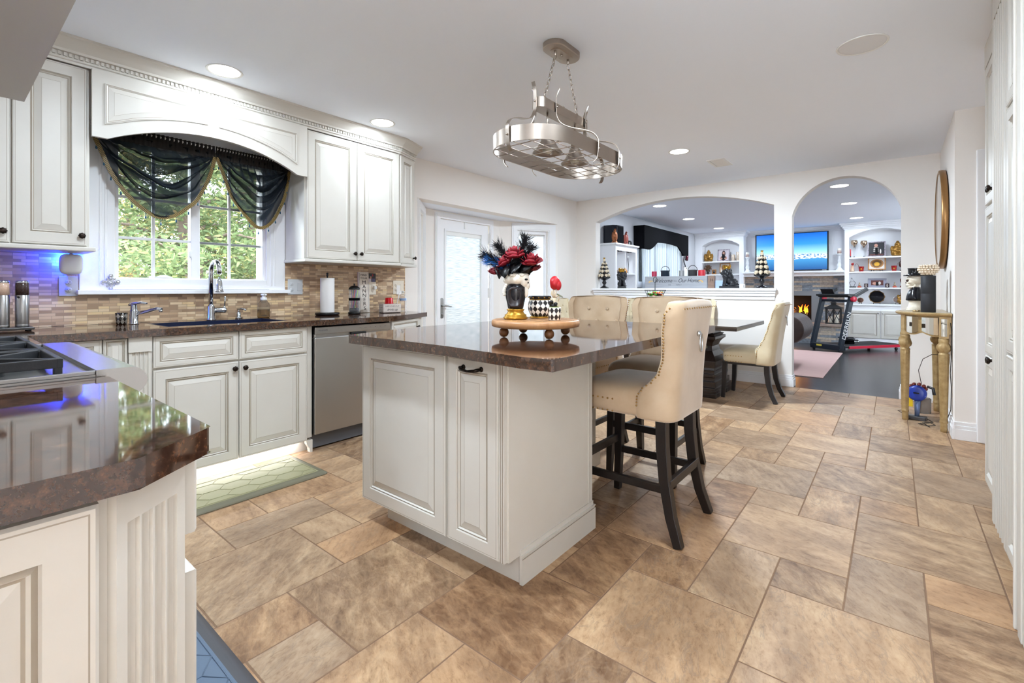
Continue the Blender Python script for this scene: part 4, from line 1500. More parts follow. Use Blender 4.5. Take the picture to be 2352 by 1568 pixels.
def seat_thing(name, label, group, sh, bh, sd, hwS, hwT, mv, stool, loc, rz):
    """upholstered wing-back seat; +x is the front"""
    t = thing(name, label, 'stool' if stool else 'chair', loc, rz, group)
    zb = sh - 0.16                      # underside of the upholstery
    H = bh - zb
    tipc = [(0, -0.06), (0.20, -0.062), (0.27, -0.085), (0.34, -0.13), (0.42, -0.165), (0.55, -0.182), (0.75, -0.19), (0.92, -0.20), (1.0, -0.225)]
    if not stool:
        tipc = [(0, -0.075), (0.24, -0.08), (0.34, -0.115), (0.45, -0.15), (0.6, -0.18), (0.8, -0.215), (1.0, -0.26)]
    hwc = [(0, hwS - 0.006), (0.1, hwS), (0.35, hwS - 0.012), (0.55, hwS - 0.015), (0.8, hwT - 0.01), (0.93, hwT), (1.0, hwT - 0.012)]
    lean = 0.045 if stool else 0.09

    def ip(c, q):
        for (a, x), (b_, y) in zip(c[:-1], c[1:]):
            if q <= b_:
                f = (q - a) / (b_ - a); f = f * f * (3 - 2 * f)
                return x + (y - x) * f
        return c[-1][1]
    btn = []
    z0 = sh + 0.10
    for r_, zz in enumerate([bh - 0.075, bh - 0.165, bh - 0.255, bh - 0.345]):
        if zz > sh + 0.05:
            for k in ([-1, 1] if r_ % 2 == 0 else [-2, 0, 2]):
                btn.append((k * hwT * 0.31, zz))

    def dim(y, z):
        d = 0
        for by, bz in btn:
            q = ((y - by) ** 2 + (z - bz) ** 2) / 0.0016
            d -= 0.014 * math.exp(-q)
            for sy in (1, -1):
                u = ((y - by) * 0.7 * sy + (z - bz) * 0.72)
                w_ = abs((y - by) * 0.72 - (z - bz) * 0.7 * sy)
                if -0.01 < u < 0.10:
                    d -= 0.004 * math.exp(-(w_ / 0.008) ** 2)
        return d
    rings = []
    n = 22
    for i in range(n + 1):
        q = i / n
        z = zb + H * q
        xr = -0.245 - lean * q ** 1.4
        hw = ip(hwc, q); xt = ip(tipc, q); tb = 0.085 - 0.025 * q
        if i == 0:
            rings.append(uring(hw - 0.02, xt - 0.02, xr + 0.02, tb - 0.02, 0.03, 0.05, z - 0.004))
        rings.append(uring(hw, xt, xr, tb, 0.048, 0.075, z, dim if q > 0.3 else None))
    q = 1
    for k, (d, dz) in enumerate(((0.008, 0.012), (0.022, 0.018))):
        crown_ = [(x, y, z + 0.012 * (1 - (y / hw) ** 2)) for x, y, z in uring(hw - d, xt - d * 0.3, xr + d, tb - 2 * d if tb > 2 * d + .01 else .012, 0.048 - d, 0.06, bh + dz)]
        rings.append(crown_)
    b = MB().loft(rings)
    obj('backrest', b, mv, t, sub=1)
    b = MB()
    for by, bz in btn:
        q = (bz - zb) / H
        b.sphere((-0.245 - lean * q ** 1.4 + 0.085 - 0.025 * q - 0.006, by, bz), (0.008, 0.013, 0.013), 10, 6)
    obj('button_tufts', b, mv, t)
    # cushion
    rings = []
    fx, bx = sd / 2 + 0.015, -0.21
    for (d, z) in ((0.02, zb), (0.0, zb + 0.012), (0.0, sh - 0.06), (0.004, sh - 0.045), (0.02, sh - 0.020), (0.07, sh - 0.003), (0.14, sh + 0.006), (0.2, sh + 0.008)):
        ring = []
        for k in range(40):
            a = 2 * PI * k / 40
            ca, sa = math.cos(a), math.sin(a)
            e = 0.32
            x = (fx + bx) / 2 + ((fx - bx) / 2 - d) * math.copysign(abs(ca) ** e, ca)
            y = (hwS - 0.004 - d) * math.copysign(abs(sa) ** e, sa)
            ring.append((x, y, z))
        rings.append(ring)
    obj('seat', MB().loft(rings), mv, t, sub=1)
    # nailheads
    b = MB()
    def nail(p, n_):
        b.lathe([(0.0048, 0), (0.0042, 0.002), (0.001, 0.0032)], n=8, M=frame(p, n_))
    for z in (zb + 0.018, zb + 0.075):
        for s_ in (1, -1):
            x = 0.05
            while x < fx - 0.03:
                nail((x, s_ * (hwS - 0.004), z), (0, s_, 0)); x += 0.026
        y = -hwS + 0.03
        while y < hwS - 0.03:
            nail((fx - 0.001, y, z), (1, 0, 0)); y += 0.026
    for s_ in (1, -1):
        for i in range(34):
            q = 0.12 + 0.86 * i / 33
            nail((ip(tipc, q) - 0.012, s_ * (ip(hwc, q) + 0.0005), zb + H * q), (0.1, s_, 0))
    for i in range(15):
        y = hwT * 0.9 * (i / 7 - 1)
        nail((-0.245 - lean - 0.002 + 0.0, y, bh - 0.012), (-1, 0, 0.35))
    obj('nailhead_trim', b, m_nail, t, kind='stuff')
    # ring pull
    zc = bh - 0.135
    xr = -0.245 - lean * ((zc - zb) / H) ** 1.4
    b = MB().sphere((xr - 0.006, 0, zc), (0.012, 0.014, 0.014), 12, 8)
    b.tube([(xr - 0.016 - 0.003 * math.sin(a), 0.027 * math.sin(a), zc - 0.042 + 0.042 * math.cos(a)) for a in [2 * PI * k / 24 for k in range(24)]], 0.0042, 8, closed=True, up=(1, 0, 0))
    obj('ring_pull', b, m_chrome, t)
    # legs
    sq = [(-1, -1), (1, -1), (1, 1), (-1, 1)]
    for s_ in (1, -1):
        pts = [(0.215, s_ * (hwS - 0.045), zb + 0.01), (0.222, s_ * (hwS - 0.04), zb * 0.5), (0.235, s_ * (hwS - 0.035), 0.0)]
        b = MB().sweep(pts, [(0.0235 * a, 0.0235 * c) for a, c in sq], sm=False, up=(1, 0, 0), scale=[1, 0.9, 0.72])
        obj('leg', b, m_dwood, t, bevel=0.002)
        pts = [(-0.175, s_ * (hwS - 0.05), zb + 0.02), (-0.178, s_ * (hwS - 0.05), zb * 0.78), (-0.192, s_ * (hwS - 0.045), zb * 0.5), (-0.222, s_ * (hwS - 0.035), zb * 0.22), (-0.262, s_ * (hwS - 0.022), 0.0)]
        b = MB().sweep(pts, [(0.024 * a, 0.024 * c) for a, c in sq], sm=False, up=(1, 0, 0), scale=[1, 1, 0.95, 0.88, 0.8])
        obj('leg', b, m_dwood, t, bevel=0.002)
    if stool:
        yl = hwS - 0.04
        for s_ in (1, -1):
            obj('stretcher', MB().box(-0.205, 0.225, s_ * yl - 0.011, s_ * yl + 0.011, 0.215, 0.25), m_dwood, t, bevel=0.002)
        obj('stretcher', MB().box(0.215, 0.238, -yl, yl, 0.28, 0.32), m_dwood, t, bevel=0.002)
        obj('stretcher', MB().box(-0.218, -0.196, -yl, yl, 0.235, 0.275), m_dwood, t, bevel=0.002)
    else:
        obj('seat_rail', MB().box(-0.20, 0.22, -hwS + 0.03, hwS - 0.03, zb - 0.015, zb + 0.01), m_dwood, t)
    return t


st = seat_thing('bar_stool', 'cream velvet bar stool at the right end of the island, seen from behind', 'cream bar stools at the island', 0.70, 1.064, 0.50, 0.235, 0.255, m_velvet, True, (-0.995, 2.285, 0), R(180))
dup(st, (-1.185, 2.92, 0), R(-90), 'cream velvet bar stool behind the island beside the right end stool')
dup(st, (-1.765, 3.005, 0), R(-90), 'cream velvet bar stool behind the island, directly behind the wooden riser')
dc = seat_thing('dining_chair', 'cream velvet dining chair at the right end of the dining table', 'cream dining chairs', 0.53, 0.99, 0.47, 0.24, 0.235, m_velvet2, False, (-1.165, 5.475, 0), R(180))
dup(dc, (-1.965, 5.955, 0), R(-90), 'cream dining chair between the dining table and the wall, showing behind the bar stool')
dup(dc, (-2.70, 5.955, 0), R(-90), 'cream dining chair between the dining table and the wall, hidden end')
dup(dc, (-3.29, 5.44, 0), R(0), 'cream dining chair at the far left end of the dining table')

# ---- dining table
t = thing('dining_table', 'dark wood pedestal dining table with glossy top below the wide arch', 'table', (-2.1, 5.44, 0))
m_tab = wood('dark table wood', '4A3F36', '332A24', 0.3, 5, (1, 10, 10))
m_ped = wood('carved pedestal wood', '30231D', '1C1412', 0.32, 8, (8, 8, 1.2))
m_tabtop = mat('glass topped table', '5A5048', 0.06, var='463C35', vscale=4, spec=0.8)
b = MB().box(-3.02, -1.16, 4.83, 6.05, 0.732, 0.768)
obj('tabletop', b, m_tab, t, world=True, bevel=0.004)
obj('glass_top', MB().box(-3.018, -1.162, 4.832, 6.048, 0.768, 0.776), m_tabtop, t, world=True, bevel=0.002)
for cx in (-1.63, -2.55):
    b = MB()
    prof = [(0.10, 0.185, 0.29), (0.105, 0.18, 0.28), (0.16, 0.18, 0.28), (0.165, 0.165, 0.25), (0.20, 0.165, 0.25), (0.205, 0.17, 0.26), (0.235, 0.17, 0.26), (0.24, 0.16, 0.24), (0.27, 0.16, 0.24), (0.275, 0.165, 0.245), (0.30, 0.16, 0.235),
            (0.33, 0.17, 0.24), (0.37, 0.172, 0.24), (0.42, 0.15, 0.20), (0.47, 0.115, 0.15), (0.52, 0.105, 0.13), (0.56, 0.12, 0.15), (0.59, 0.145, 0.18), (0.60, 0.16, 0.20), (0.63, 0.16, 0.20), (0.635, 0.135, 0.17), (0.65, 0.15, 0.185), (0.66, 0.12, 0.15), (0.732, 0.12, 0.15)]
    b.loft([[(cx - a, 5.44 - c, z), (cx + a, 5.44 - c, z), (cx + a, 5.44 + c, z), (cx - a, 5.44 + c, z)] for z, a, c in prof], sm=False)
    for y in (5.44 - 0.20, 5.44 + 0.20):
        b.box(cx - 0.20, cx + 0.20, y - 0.12, y + 0.12, 0.0, 0.045); b.box(cx - 0.195, cx + 0.195, y - 0.115, y + 0.115, 0.045, 0.075)
    b.box(cx - 0.19, cx + 0.19, 5.13, 5.75, 0.07, 0.10)
    obj('pedestal', b, m_ped, t, world=True, bevel=0.005)
    b = MB().lathe([(0.06, 0), (0.062, 0.006), (0.05, 0.010), (0.001, 0.006)], n=24, M=frame((cx, 5.44 - 0.132, 0.50), (0, -1, 0)))
    obj('round_inlay', b, mat('smoked mirror inlay', '6E6A5C', 0.15, 0.6), t, world=True)
obj('stretcher', MB().box(-2.45, -1.75, 5.38, 5.50, 0.08, 0.16), m_ped, t, world=True)

# ---- candy basket
t = thing('wire_basket', 'two-tier black wire basket of wrapped candy standing on the dining table', 'basket', (-2.21, 5.44, 0.777))
b = MB()
for (z, r0, r1, h) in ((0.02, 0.10, 0.16, 0.09), (0.262, 0.085, 0.125, 0.085)):
    for k, (rr, zz) in enumerate(((r0, z), ((r0 + r1) / 2, z + h * 0.5), (r1, z + h))):
        b.tube([(rr * math.cos(a), rr * 0.8 * math.sin(a), zz) for a in [2 * PI * i / 28 for i in range(28)]], 0.0028, 6, closed=True, up=(0, 0, 1))
    for i in range(18):
        a = 2 * PI * i / 18
        b.tube([(0, 0, z), (r0 * math.cos(a), r0 * 0.8 * math.sin(a), z), (r1 * math.cos(a), r1 * 0.8 * math.sin(a), z + h)], 0.0016, 5)
b.tube([(0, 0, 0.0), (0, 0, 0.44)], 0.006, 8)
b.tube([(0.022 * math.sin(a), 0, 0.47 - 0.034 * math.cos(a)) for a in [2 * PI * i / 20 for i in range(20)]], 0.004, 6, closed=True, up=(0, 1, 0))
for i in range(3):
    a = i * 2.1
    b.sphere((0.09 * math.cos(a), 0.07 * math.sin(a), 0.008), 0.0085, 8, 6)
obj('wire_frame', b, m_iron, t)
rnd = random.Random(5)
cols = ['E0672A', '3FA23C', '7A2B1D', '1F1A18', 'C9A53C', 'B02328', '6FBF4A', 'F0E4D0']
for (z, r0, nn, lb) in ((0.031, 0.11, 60, 'wrapped candy filling the lower basket tier'), (0.272, 0.092, 90, 'orange and green wrapped candy heaped in the upper basket tier')):
    b = MB()
    for i in range(nn):
        a = rnd.uniform(0, 6.28); q = r0 * math.sqrt(rnd.random()) * 0.85
        zz = z + rnd.uniform(0.012, 0.06) - q * 0.1
        c = (q * math.cos(a), 0.8 * q * math.sin(a), zz)
        M = Matrix.Translation(c) @ Matrix.Rotation(rnd.uniform(0, 6), 4, 'Z') @ Matrix.Rotation(rnd.uniform(-.6, .6), 4, 'X')
        L, w_, h_ = rnd.uniform(0.03, 0.05), rnd.uniform(0.014, 0.022), rnd.uniform(0.006, 0.011)
        k = rnd.randrange(8)
        b.box(-L / 2, L / 2, -w_ / 2, w_ / 2, -h_ / 2, h_ / 2, k, M)
        b.add([(-L / 2, 0, 0), (-L / 2 - 0.012, -w_ / 2, 0.001), (-L / 2 - 0.012, w_ / 2, -0.001)], [(0, 1, 2)], k, M=M)
        b.add([(L / 2, 0, 0), (L / 2 + 0.012, -w_ / 2, 0.001), (L / 2 + 0.012, w_ / 2, -0.001)], [(0, 1, 2)], k, M=M)
    o = obj('wrapped_candy', b, [mat('wrapper ' + c, c, 0.25) for c in cols], kind='stuff')
    o.location = (-2.21, 5.44, 0.777)
    tag(o, lb, 'candy')

# ---- chandelier pot rack
t = thing('pendant_light', 'brushed nickel oval pot-rack pendant light hanging over the island', 'pendant light', (-1.455, 2.243, ZC - 0.0005))


def race(hl, hw, n=16):
    s_ = hl - hw
    p = [(hw * math.cos(a), s_ + hw * math.sin(a)) for a in [PI * i / n for i in range(n + 1)]]
    p += [(hw * math.cos(a), -s_ + hw * math.sin(a)) for a in [PI + PI * i / n for i in range(n + 1)]]
    return p


zz = lambda z: z - ZC
b = MB()
b.loft([[(x, y, z) for x, y in race(hl, hw)] for hl, hw, z in ((0.135, 0.066, 0.0), (0.135, 0.066, -0.026), (0.131, 0.062, -0.030), (0.09, 0.035, -0.031), (0.085, 0.03, -0.034))], sm=False)
b.sphere((0, 0, -0.036), 0.008, 10, 6)
for y in (-0.065, 0.065):
    b.cyl((0, y, -0.062), 0.007, 0.032, 12)
obj('ceiling_canopy', b, m_nickel, t)
for sgn in (-1, 1):
    b = MB()
    p0, p1 = V((0, sgn * 0.065, -0.066)), V((0, sgn * 0.165, zz(2.175)))
    n = 10
    d = (p1 - p0) / n
    for i in range(n):
        c = p0 + d * (i + 0.5)
        M = frame(c, d) @ Matrix.Rotation(PI / 2 * (i % 2), 4, 'Z')
        L = d.length * 0.68
        b.tube([(0.0085 * math.sin(a), 0, L * math.cos(a)) for a in [2 * PI * k / 14 for k in range(14)]], 0.0019, 5, closed=True, M=M, up=(0, 1, 0))
    obj('chain', b, m_nickel, t)
    b = MB().tube([(0, sgn * 0.165 + 0.022 * math.cos(a), zz(2.14) + 0.032 * math.sin(a)) for a in [PI * k / 12 for k in range(13)]], 0.003, 6, up=(1, 0, 0))
    obj('loop_hook', b, m_nickel, t)
b = MB()
b.loft([[(x, y, zz(z)) for x, y in race(0.25, 0.038)] for z in (2.092, 2.143)], sm=False)
obj('top_bar', b, m_nickel, t)
b = MB()
RO, RI = race(0.472, 0.222, 24), race(0.466, 0.216, 24)
n = len(RO)
for ring, flip in ((RO, False), (RI, True)):
    vs = [(x, y, zz(z)) for z in (1.853, 1.928) for x, y in ring]
    b.add(vs, [((j, (j + 1) % n, n + (j + 1) % n, n + j) if not flip else ((j + 1) % n, j, n + j, n + (j + 1) % n)) for j in range(n)], 0, True)
for z in (1.853, 1.928):
    b.add([(x, y, zz(z)) for x, y in RO] + [(x, y, zz(z)) for x, y in RI], [(j, (j + 1) % n, n + (j + 1) % n, n + j) for j in range(n)], 0, False)
obj('oval_band', b, m_nickel, t)
b = MB()
for i in range(-4, 5):
    y = i * 0.098
    x = 0.217 if abs(y) < 0.25 else math.sqrt(max(0.0004, 0.217 ** 2 - (abs(y) - 0.25) ** 2))
    b.tube([(-x, y, zz(1.862)), (x, y, zz(1.862))], 0.0022, 6)
for i in range(-2, 3):
    x = i * 0.078
    y = 0.25 + math.sqrt(max(0.0004, 0.217 ** 2 - x * x))
    b.tube([(x, -y, zz(1.866)), (x, y, zz(1.866))], 0.0022, 6)
obj('wire_grid', b, m_nickel, t)
for (tx, ty, bx, by) in ((0, -0.252, 0, -0.474), (0, 0.252, 0, 0.474), (0.040, -0.12, 0.224, 0.0), (0.040, 0.19, 0.224, 0.245), (-0.040, 0.12, -0.224, 0.03), (-0.040, -0.19, -0.224, -0.235)):
    a, c = V((tx, ty, 0)), V((bx, by, 0))
    d = c - a
    dn = d.normalized()
    pts = []
    for f, z, e in ((0, 2.215, 0.020), (0, 2.185, 0.006), (0, 2.15, 0.002), (0, 2.10, 0.003), (0.04, 2.06, 0), (0.16, 2.025, 0), (0.40, 2.003, 0), (0.68, 1.990, 0), (0.90, 1.972, 0), (1.02, 1.940, 0), (1.03, 1.90, 0), (1.01, 1.85, 0), (0.97, 1.83, 0), (0.90, 1.815, 0)):
        p = a + d * f + dn * e
        pts.append((p.x, p.y, zz(z)))
    nn = dn.cross(V((0, 0, 1)))
    b = MB().ribbon(smooth(pts, 5), nn, 0.021, 0.003)
    b.sphere(tuple(a + dn * 0.008 + V((0, 0, zz(2.12)))), 0.006, 8, 6)
    b.sphere(tuple(c + dn * 0.012 + V((0, 0, zz(1.89)))), 0.006, 8, 6)
    obj('scroll_strap', b, m_nickel, t)
for y in (-0.14, 0.14):
    b = MB()
    b.tube([(0, y, zz(2.095)), (0, y, zz(2.0))], 0.0048, 8)
    b.lathe([(0.006, 0.115), (0.022, 0.112), (0.024, 0.085), (0.034, 0.078), (0.036, 0.062), (0.046, 0.048), (0.060, 0.022), (0.072, 0.012), (0.080, 0.004), (0.082, 0.0), (0.076, 0.0), (0.070, 0.008), (0.05, 0.03), (0.03, 0.06), (0.002, 0.065)], (0, y, zz(1.875)), 28)
    s_ = obj('bell_shade', b, m_nickel, t)
    obj('bulb', MB().sphere((0, y, zz(1.895)), 0.028, 12, 8), mat('unlit reflector bulb', 'D8D2C0', 0.3), s_)

# ---- riser board with its ornaments
BX, BY, BZ = -1.30, 1.78, 0.9205
t = thing('riser_board', 'round wooden riser board on ball feet standing on the island', 'serving board', (BX, BY, BZ))
m_bw = wood('acacia wood', '9C6B42', 'B98A5E', 0.4, 5, (1, 7, 3))
b = MB().lathe([(0.19, 0.044), (0.203, 0.048), (0.205, 0.062), (0.203, 0.074), (0.195, 0.077)], n=48)
obj('board', b, m_bw, t)
m_bw2 = wood('dark ball wood', '6E4426', '84542F', 0.35, 8)
b = MB()
for k in range(4):
    a = R(45 + 90 * k + 14)
    f = MB().sphere((0.155 * math.cos(a), 0.155 * math.sin(a), 0.022), 0.0222, 16, 10)
    f.cyl((0.155 * math.cos(a), 0.155 * math.sin(a), 0.038), 0.010, 0.008)
    obj('ball_foot', f, m_bw2, t)
b = MB()
for x in (-0.10, -0.03, 0.04, 0.11):
    y = math.sqrt(0.19 ** 2 - x * x)
    b.box(x - 0.0012, x + 0.0012, -y, y, 0.0768, 0.0775)
    b.box(-y, y, x - 0.0012, x + 0.0012, 0.0768, 0.0775)
obj('inlaid_lines', b, m_black, t)
ZT = BZ + 0.078

t = thing('head_vase', 'black hooded head vase with white ruffled face cap on gold base', 'vase', (-1.372, 1.722, ZT))
Mv = Matrix.Rotation(R(-40), 4, 'Z')
b = MB().lathe([(0.050, 0), (0.056, 0.003), (0.057, 0.010), (0.050, 0.014), (0.052, 0.020), (0.042, 0.026), (0.036, 0.036), (0.040, 0.042), (0.042, 0.047), (0.03, 0.048)], n=32)
obj('gold_base', b, m_gold, t)
m_bk = mat('black glazed ceramic', '17151A', 0.22)
b = MB().lathe([(0.034, 0.047), (0.038, 0.055), (0.042, 0.075), (0.048, 0.10), (0.0515, 0.125), (0.050, 0.145), (0.043, 0.160), (0.030, 0.170), (0.002, 0.174)], n=32, sy=0.9)
obj('hooded_body', b, m_bk, t)
vd = V((0.60, -0.80, 0)).normalized(); vs_ = V((0.80, 0.60, 0))     # towards the viewpoint and across
MF = Matrix(((vs_.x, vd.x, 0, 0), (vs_.y, vd.y, 0, 0), (0, 0, 1, 0), (0, 0, 0, 1)))
b = MB()
pl = [(0.030 * math.cos(a) * 1.05 - 0.006, 0.120 + 0.030 * math.sin(a)) for a in [PI * k / 12 for k in range(13)]] + [(-0.034, 0.075), (-0.022, 0.058), (0.014, 0.058), (0.024, 0.075)]
rg = []
for (k, d) in ((1.0, 0.041), (1.02, 0.047), (0.86, 0.050), (0.80, 0.044)):
    rg.append([((x + 0.004) * k - 0.004, d * math.sqrt(max(0.2, 1 - (x / 0.075) ** 2)), 0.10 + (z - 0.10) * k) for x, z in pl])
b.loft(rg, M=MF)
obj('hood_opening', b, mat('brown black glaze', '2A2122', 0.4), t)
b = MB()
for k in range(22):
    a = PI * (k / 21) * 1.12 - 0.15
    c = (0.050 * math.cos(a) - 0.002, 0.012, 0.128 + 0.052 * math.sin(a))
    b.sphere(c, (0.009, 0.012, 0.008), 8, 6, M=MF)
obj('ruffled_collar', b, m_wax, t)
b = MB()
rnd = random.Random(3)
b.sphere((0, 0, 0.185), (0.058, 0.050, 0.030), 18, 10, M=MF, fn=lambda d: 1 + 0.10 * math.sin(5 * math.atan2(d.y, d.x) + 1))
b.sphere((0.040, 0.012, 0.180), (0.026, 0.030, 0.034), 14, 10, M=MF)
b.sphere((0.056, 0.016, 0.160), (0.012, 0.016, 0.022), 10, 8, M=MF)
b.sphere((0.050, 0.02, 0.130), (0.010, 0.010, 0.030), 10, 8, M=MF)
for k in range(7):
    a = k * 0.9
    b.sphere((0.045 * math.cos(a), 0.035 * math.sin(a), 0.204), (0.018, 0.018, 0.010), 10, 6, M=MF)
obj('white_cap', b, m_wax, t)
b = MB().sphere((0.050, 0.040, 0.184), (0.008, 0.006, 0.005), 8, 6, M=MF)
b.sphere((0.058, 0.030, 0.170), (0.004, 0.005, 0.004), 8, 6, M=MF)
obj('painted_eye', b, m_black, t)


def rose(name, label, c, s, m, grp, tilt):
    t = thing(name, label, 'flower', c, 0, grp)
    b = MB()
    rnd = random.Random(int(c[0] * 1e4))
    for layer, (k, r0, h) in enumerate(((3, 0.35, 0.9), (4, 0.6, 0.8), (5, 0.85, 0.62), (6, 1.0, 0.4))):
        for i in range(k):
            a = 2 * PI * i / k + layer * 0.7
            rg = []
            for j in range(5):
                v = j / 4
                rr = s * r0 * (0.25 + 0.75 * math.sin(v * 1.7)) * (1 + 0.15 * rnd.uniform(-1, 1) * v)
                wd = (1.25 / (k ** 0.5)) * (0.5 + 0.6 * math.sin(v * 2.4))
                rg.append([(rr * math.cos(a + wd * q), rr * math.sin(a + wd * q), s * (h * v * 1.3 - 0.45) - s * 0.12 * abs(q) * v) for q in (-1, -0.5, 0, 0.5, 1)])
            b.loft(rg, cap=False, closed=False, M=Matrix.Rotation(tilt[0], 4, 'X') @ Matrix.Rotation(tilt[1], 4, 'Y'))
    obj('petals', b, m, t, solid=0.0012)
    return t


m_rose = mat('deep red petal', 'A81E2E', 0.5, var='6E0F1C', vscale=60)
vx, vy = -1.372, 1.722


def at(u, d, z):
    """beside the head vase: u to the right and d towards the viewpoint"""
    return (vx + vs_.x * u + vd.x * d, vy + vs_.y * u + vd.y * d, ZT + z)


for u, d, z, s, l in ((-0.006, 0.012, 0.305, 0.050, 'large red rose at the top centre of the head vase bouquet'), (0.072, 0.015, 0.272, 0.050, 'large red rose at the right of the head vase bouquet'), (-0.052, 0.0, 0.268, 0.040, 'red rose left of the centre in the head vase bouquet'),
                      (-0.100, 0.01, 0.222, 0.028, 'small red rose low at the left of the bouquet'), (0.094, -0.03, 0.240, 0.027, 'small red rose low at the right of the bouquet')):
    rose('rose', l, at(u, d, z), s, m_rose if s > 0.03 else m_dred, 'red roses in the head vase', (rnd.uniform(.1, .6), rnd.uniform(-.5, .5)))
rnd = random.Random(21)
for u, z, n, hue, l in ((-0.145, 0.30, 70, 0, 'black feather sweeping out at the far left of the bouquet'), (-0.085, 0.345, 60, 0, 'black feather standing left of the top rose'), (0.045, 0.375, 70, 0, 'tall black feather standing right of the top rose'),
                        (0.075, 0.335, 55, 0, 'black feather leaning right above the right rose'), (-0.125, 0.275, 46, 1, 'blue feather at the left of the bouquet'), (0.015, 0.29, 60, 0, 'black feather in the middle of the bouquet')):
    t = thing('feather', l, 'feather', at(0.0, -0.012, 0.205), 0, 'feathers in the head vase')
    p0 = V((0, 0, 0)); p1 = V(at(u, -0.012, z)) - V(t.location)
    mid = p0.lerp(p1, 0.5) + V((0, 0, 0.02))
    cur = [p0.lerp(mid, f).lerp(mid.lerp(p1, f), f) for f in [k / 10 for k in range(11)]]
    obj('quill', MB().tube(cur, [0.0018 - 0.00014 * k for k in range(11)], 5), m_black if not hue else mat('blue quill', '1E4E86', 0.5), t)
    b = MB()
    for i in range(n * 7):
        f = rnd.uniform(0.15, 1.0)
        k = min(9, int(f * 10)); c = cur[k].lerp(cur[k + 1], f * 10 - k)
        tg = (cur[k + 1] - cur[k]).normalized()
        sd = tg.cross(V((rnd.uniform(-1, 1), rnd.uniform(-1, 1), rnd.uniform(-1, 1)))).normalized()
        L = rnd.uniform(0.02, 0.055)
        e = c + (tg * 0.8 + sd * rnd.uniform(0.3, 0.9)) * L
        wv = tg.cross(sd) * 0.0011
        b.add([c - wv, c + wv, c.lerp(e, 0.6) + sd * 0.002 + wv, e, c.lerp(e, 0.6) + sd * 0.002 - wv], [(0, 1, 2, 3, 4)])
    obj('barbs', b, mat('black feather', '14151B', 0.7) if not hue else mat('blue feather', '2F78C8', 0.5), t, solid=0.0006)
rnd = random.Random(33)
for k in range(20):
    a = k * 2.4
    rr = 0.03 + 0.055 * (k % 5) / 4
    u, d, z = rr * math.cos(a), 0.7 * rr * math.sin(a) - 0.005, 0.208 + 0.05 * rnd.random()
    t = thing('leaf', 'glossy black artificial leaf low in the head vase bouquet', 'leaf', at(u, d, z), a, 'black leaves in the bouquet')
    M = Matrix.Rotation(rnd.uniform(-1.1, -0.3), 4, 'Y') @ Matrix.Rotation(rnd.uniform(-0.6, 0.6), 4, 'X')
    b = MB()
    b.loft([[(x, -w_, -x * x * 6), (x, 0, 0.004 - x * x * 6), (x, w_, -x * x * 6)] for x, w_ in ((-0.03, 0.001), (-0.012, 0.019), (0.008, 0.027), (0.028, 0.018), (0.042, 0.001))], cap=False, closed=False, M=M)
    obj('blade', b, m_black, t, solid=0.001)

t = thing('checkered_pot', 'round black and white harlequin pot with gold rim behind the skeleton hand', 'pot', (-1.350, 1.885, ZT))
b = MB().lathe([(0.040, 0.008), (0.046, 0.014), (0.056, 0.035), (0.059, 0.055), (0.055, 0.078), (0.050, 0.088)], n=40)
obj('bowl', b, checker('harlequin pot', 'F0ECE4', '1B191C', 14, 34), t)
b = MB().lathe([(0.048, 0), (0.050, 0.004), (0.044, 0.008), (0.038, 0.0085)], n=36)
b.lathe([(0.050, 0.0875), (0.0525, 0.089), (0.050, 0.0905)], n=36)
obj('gold_foot', b, m_gold, t)
b = MB().lathe([(0.050, 0.090), (0.053, 0.098), (0.057, 0.106), (0.053, 0.1065), (0.047, 0.098), (0.044, 0.08), (0.002, 0.075)], n=36)
obj('black_rim', b, m_bk, t)
b = MB()
for k in range(12):
    a = 2 * PI * k / 12
    b.sphere((0.0545 * math.cos(a), 0.0545 * math.sin(a), 0.099), 0.0032, 8, 6)
obj('gold_stud', b, m_gold, t)

t = thing('skeleton_planter', 'small harlequin pot with a skeleton hand holding a red rose', 'ornament', (-1.190, 1.775, ZT))
b = MB().lathe([(0.026, 0), (0.0275, 0.002), (0.030, 0.055), (0.0295, 0.058), (0.026, 0.056)], n=32)
obj('pot', b, checker('harlequin small pot', 'EFE9DE', '221E20', 9, 34), t)
obj('moss', MB().sphere((0, 0, 0.055), (0.026, 0.026, 0.008), 14, 8, fn=lambda d: 1 + 0.1 * math.sin(20 * d.x)), mat('moss', '6C7A35', 0.9), t)
b = MB()
b.tube([(0, 0, 0.055), (-0.002, 0, 0.08), (-0.004, 0.002, 0.10)], [0.006, 0.0035, 0.005], 8)
b.tube([(0.004, 0, 0.055), (0.004, 0.002, 0.08), (0.002, 0.002, 0.10)], [0.005, 0.003, 0.0045], 8)
for k, (dx, dz) in enumerate(((-0.014, 0.05), (-0.007, 0.056), (0.001, 0.056), (0.009, 0.05))):
    b.tube([(-0.001 + dx * 0.3, 0.002, 0.10), (dx, -0.004, 0.118), (dx * 1.1, 0.0, 0.10 + dz * 0.6), (dx * 0.8 + 0.004, 0.006, 0.10 + dz * 0.75)], [0.004, 0.003, 0.0032, 0.002], 6)
b.tube([(0.008, 0.0, 0.104), (0.022, 0.0, 0.112), (0.026, 0, 0.098), (0.02, 0, 0.085)], [0.004, 0.003, 0.003, 0.002], 6)
obj('bone_hand', b, m_bone, t)
b = MB()
for k in range(8):
    a = k * 0.8
    b.sphere((0.016 * math.cos(a) - 0.012 * (k < 4), 0.014 * math.sin(a), 0.066 + 0.008 * (k % 3)), (0.010, 0.008, 0.008), 8, 6)
obj('black_petals', b, m_black, t)
b = MB()
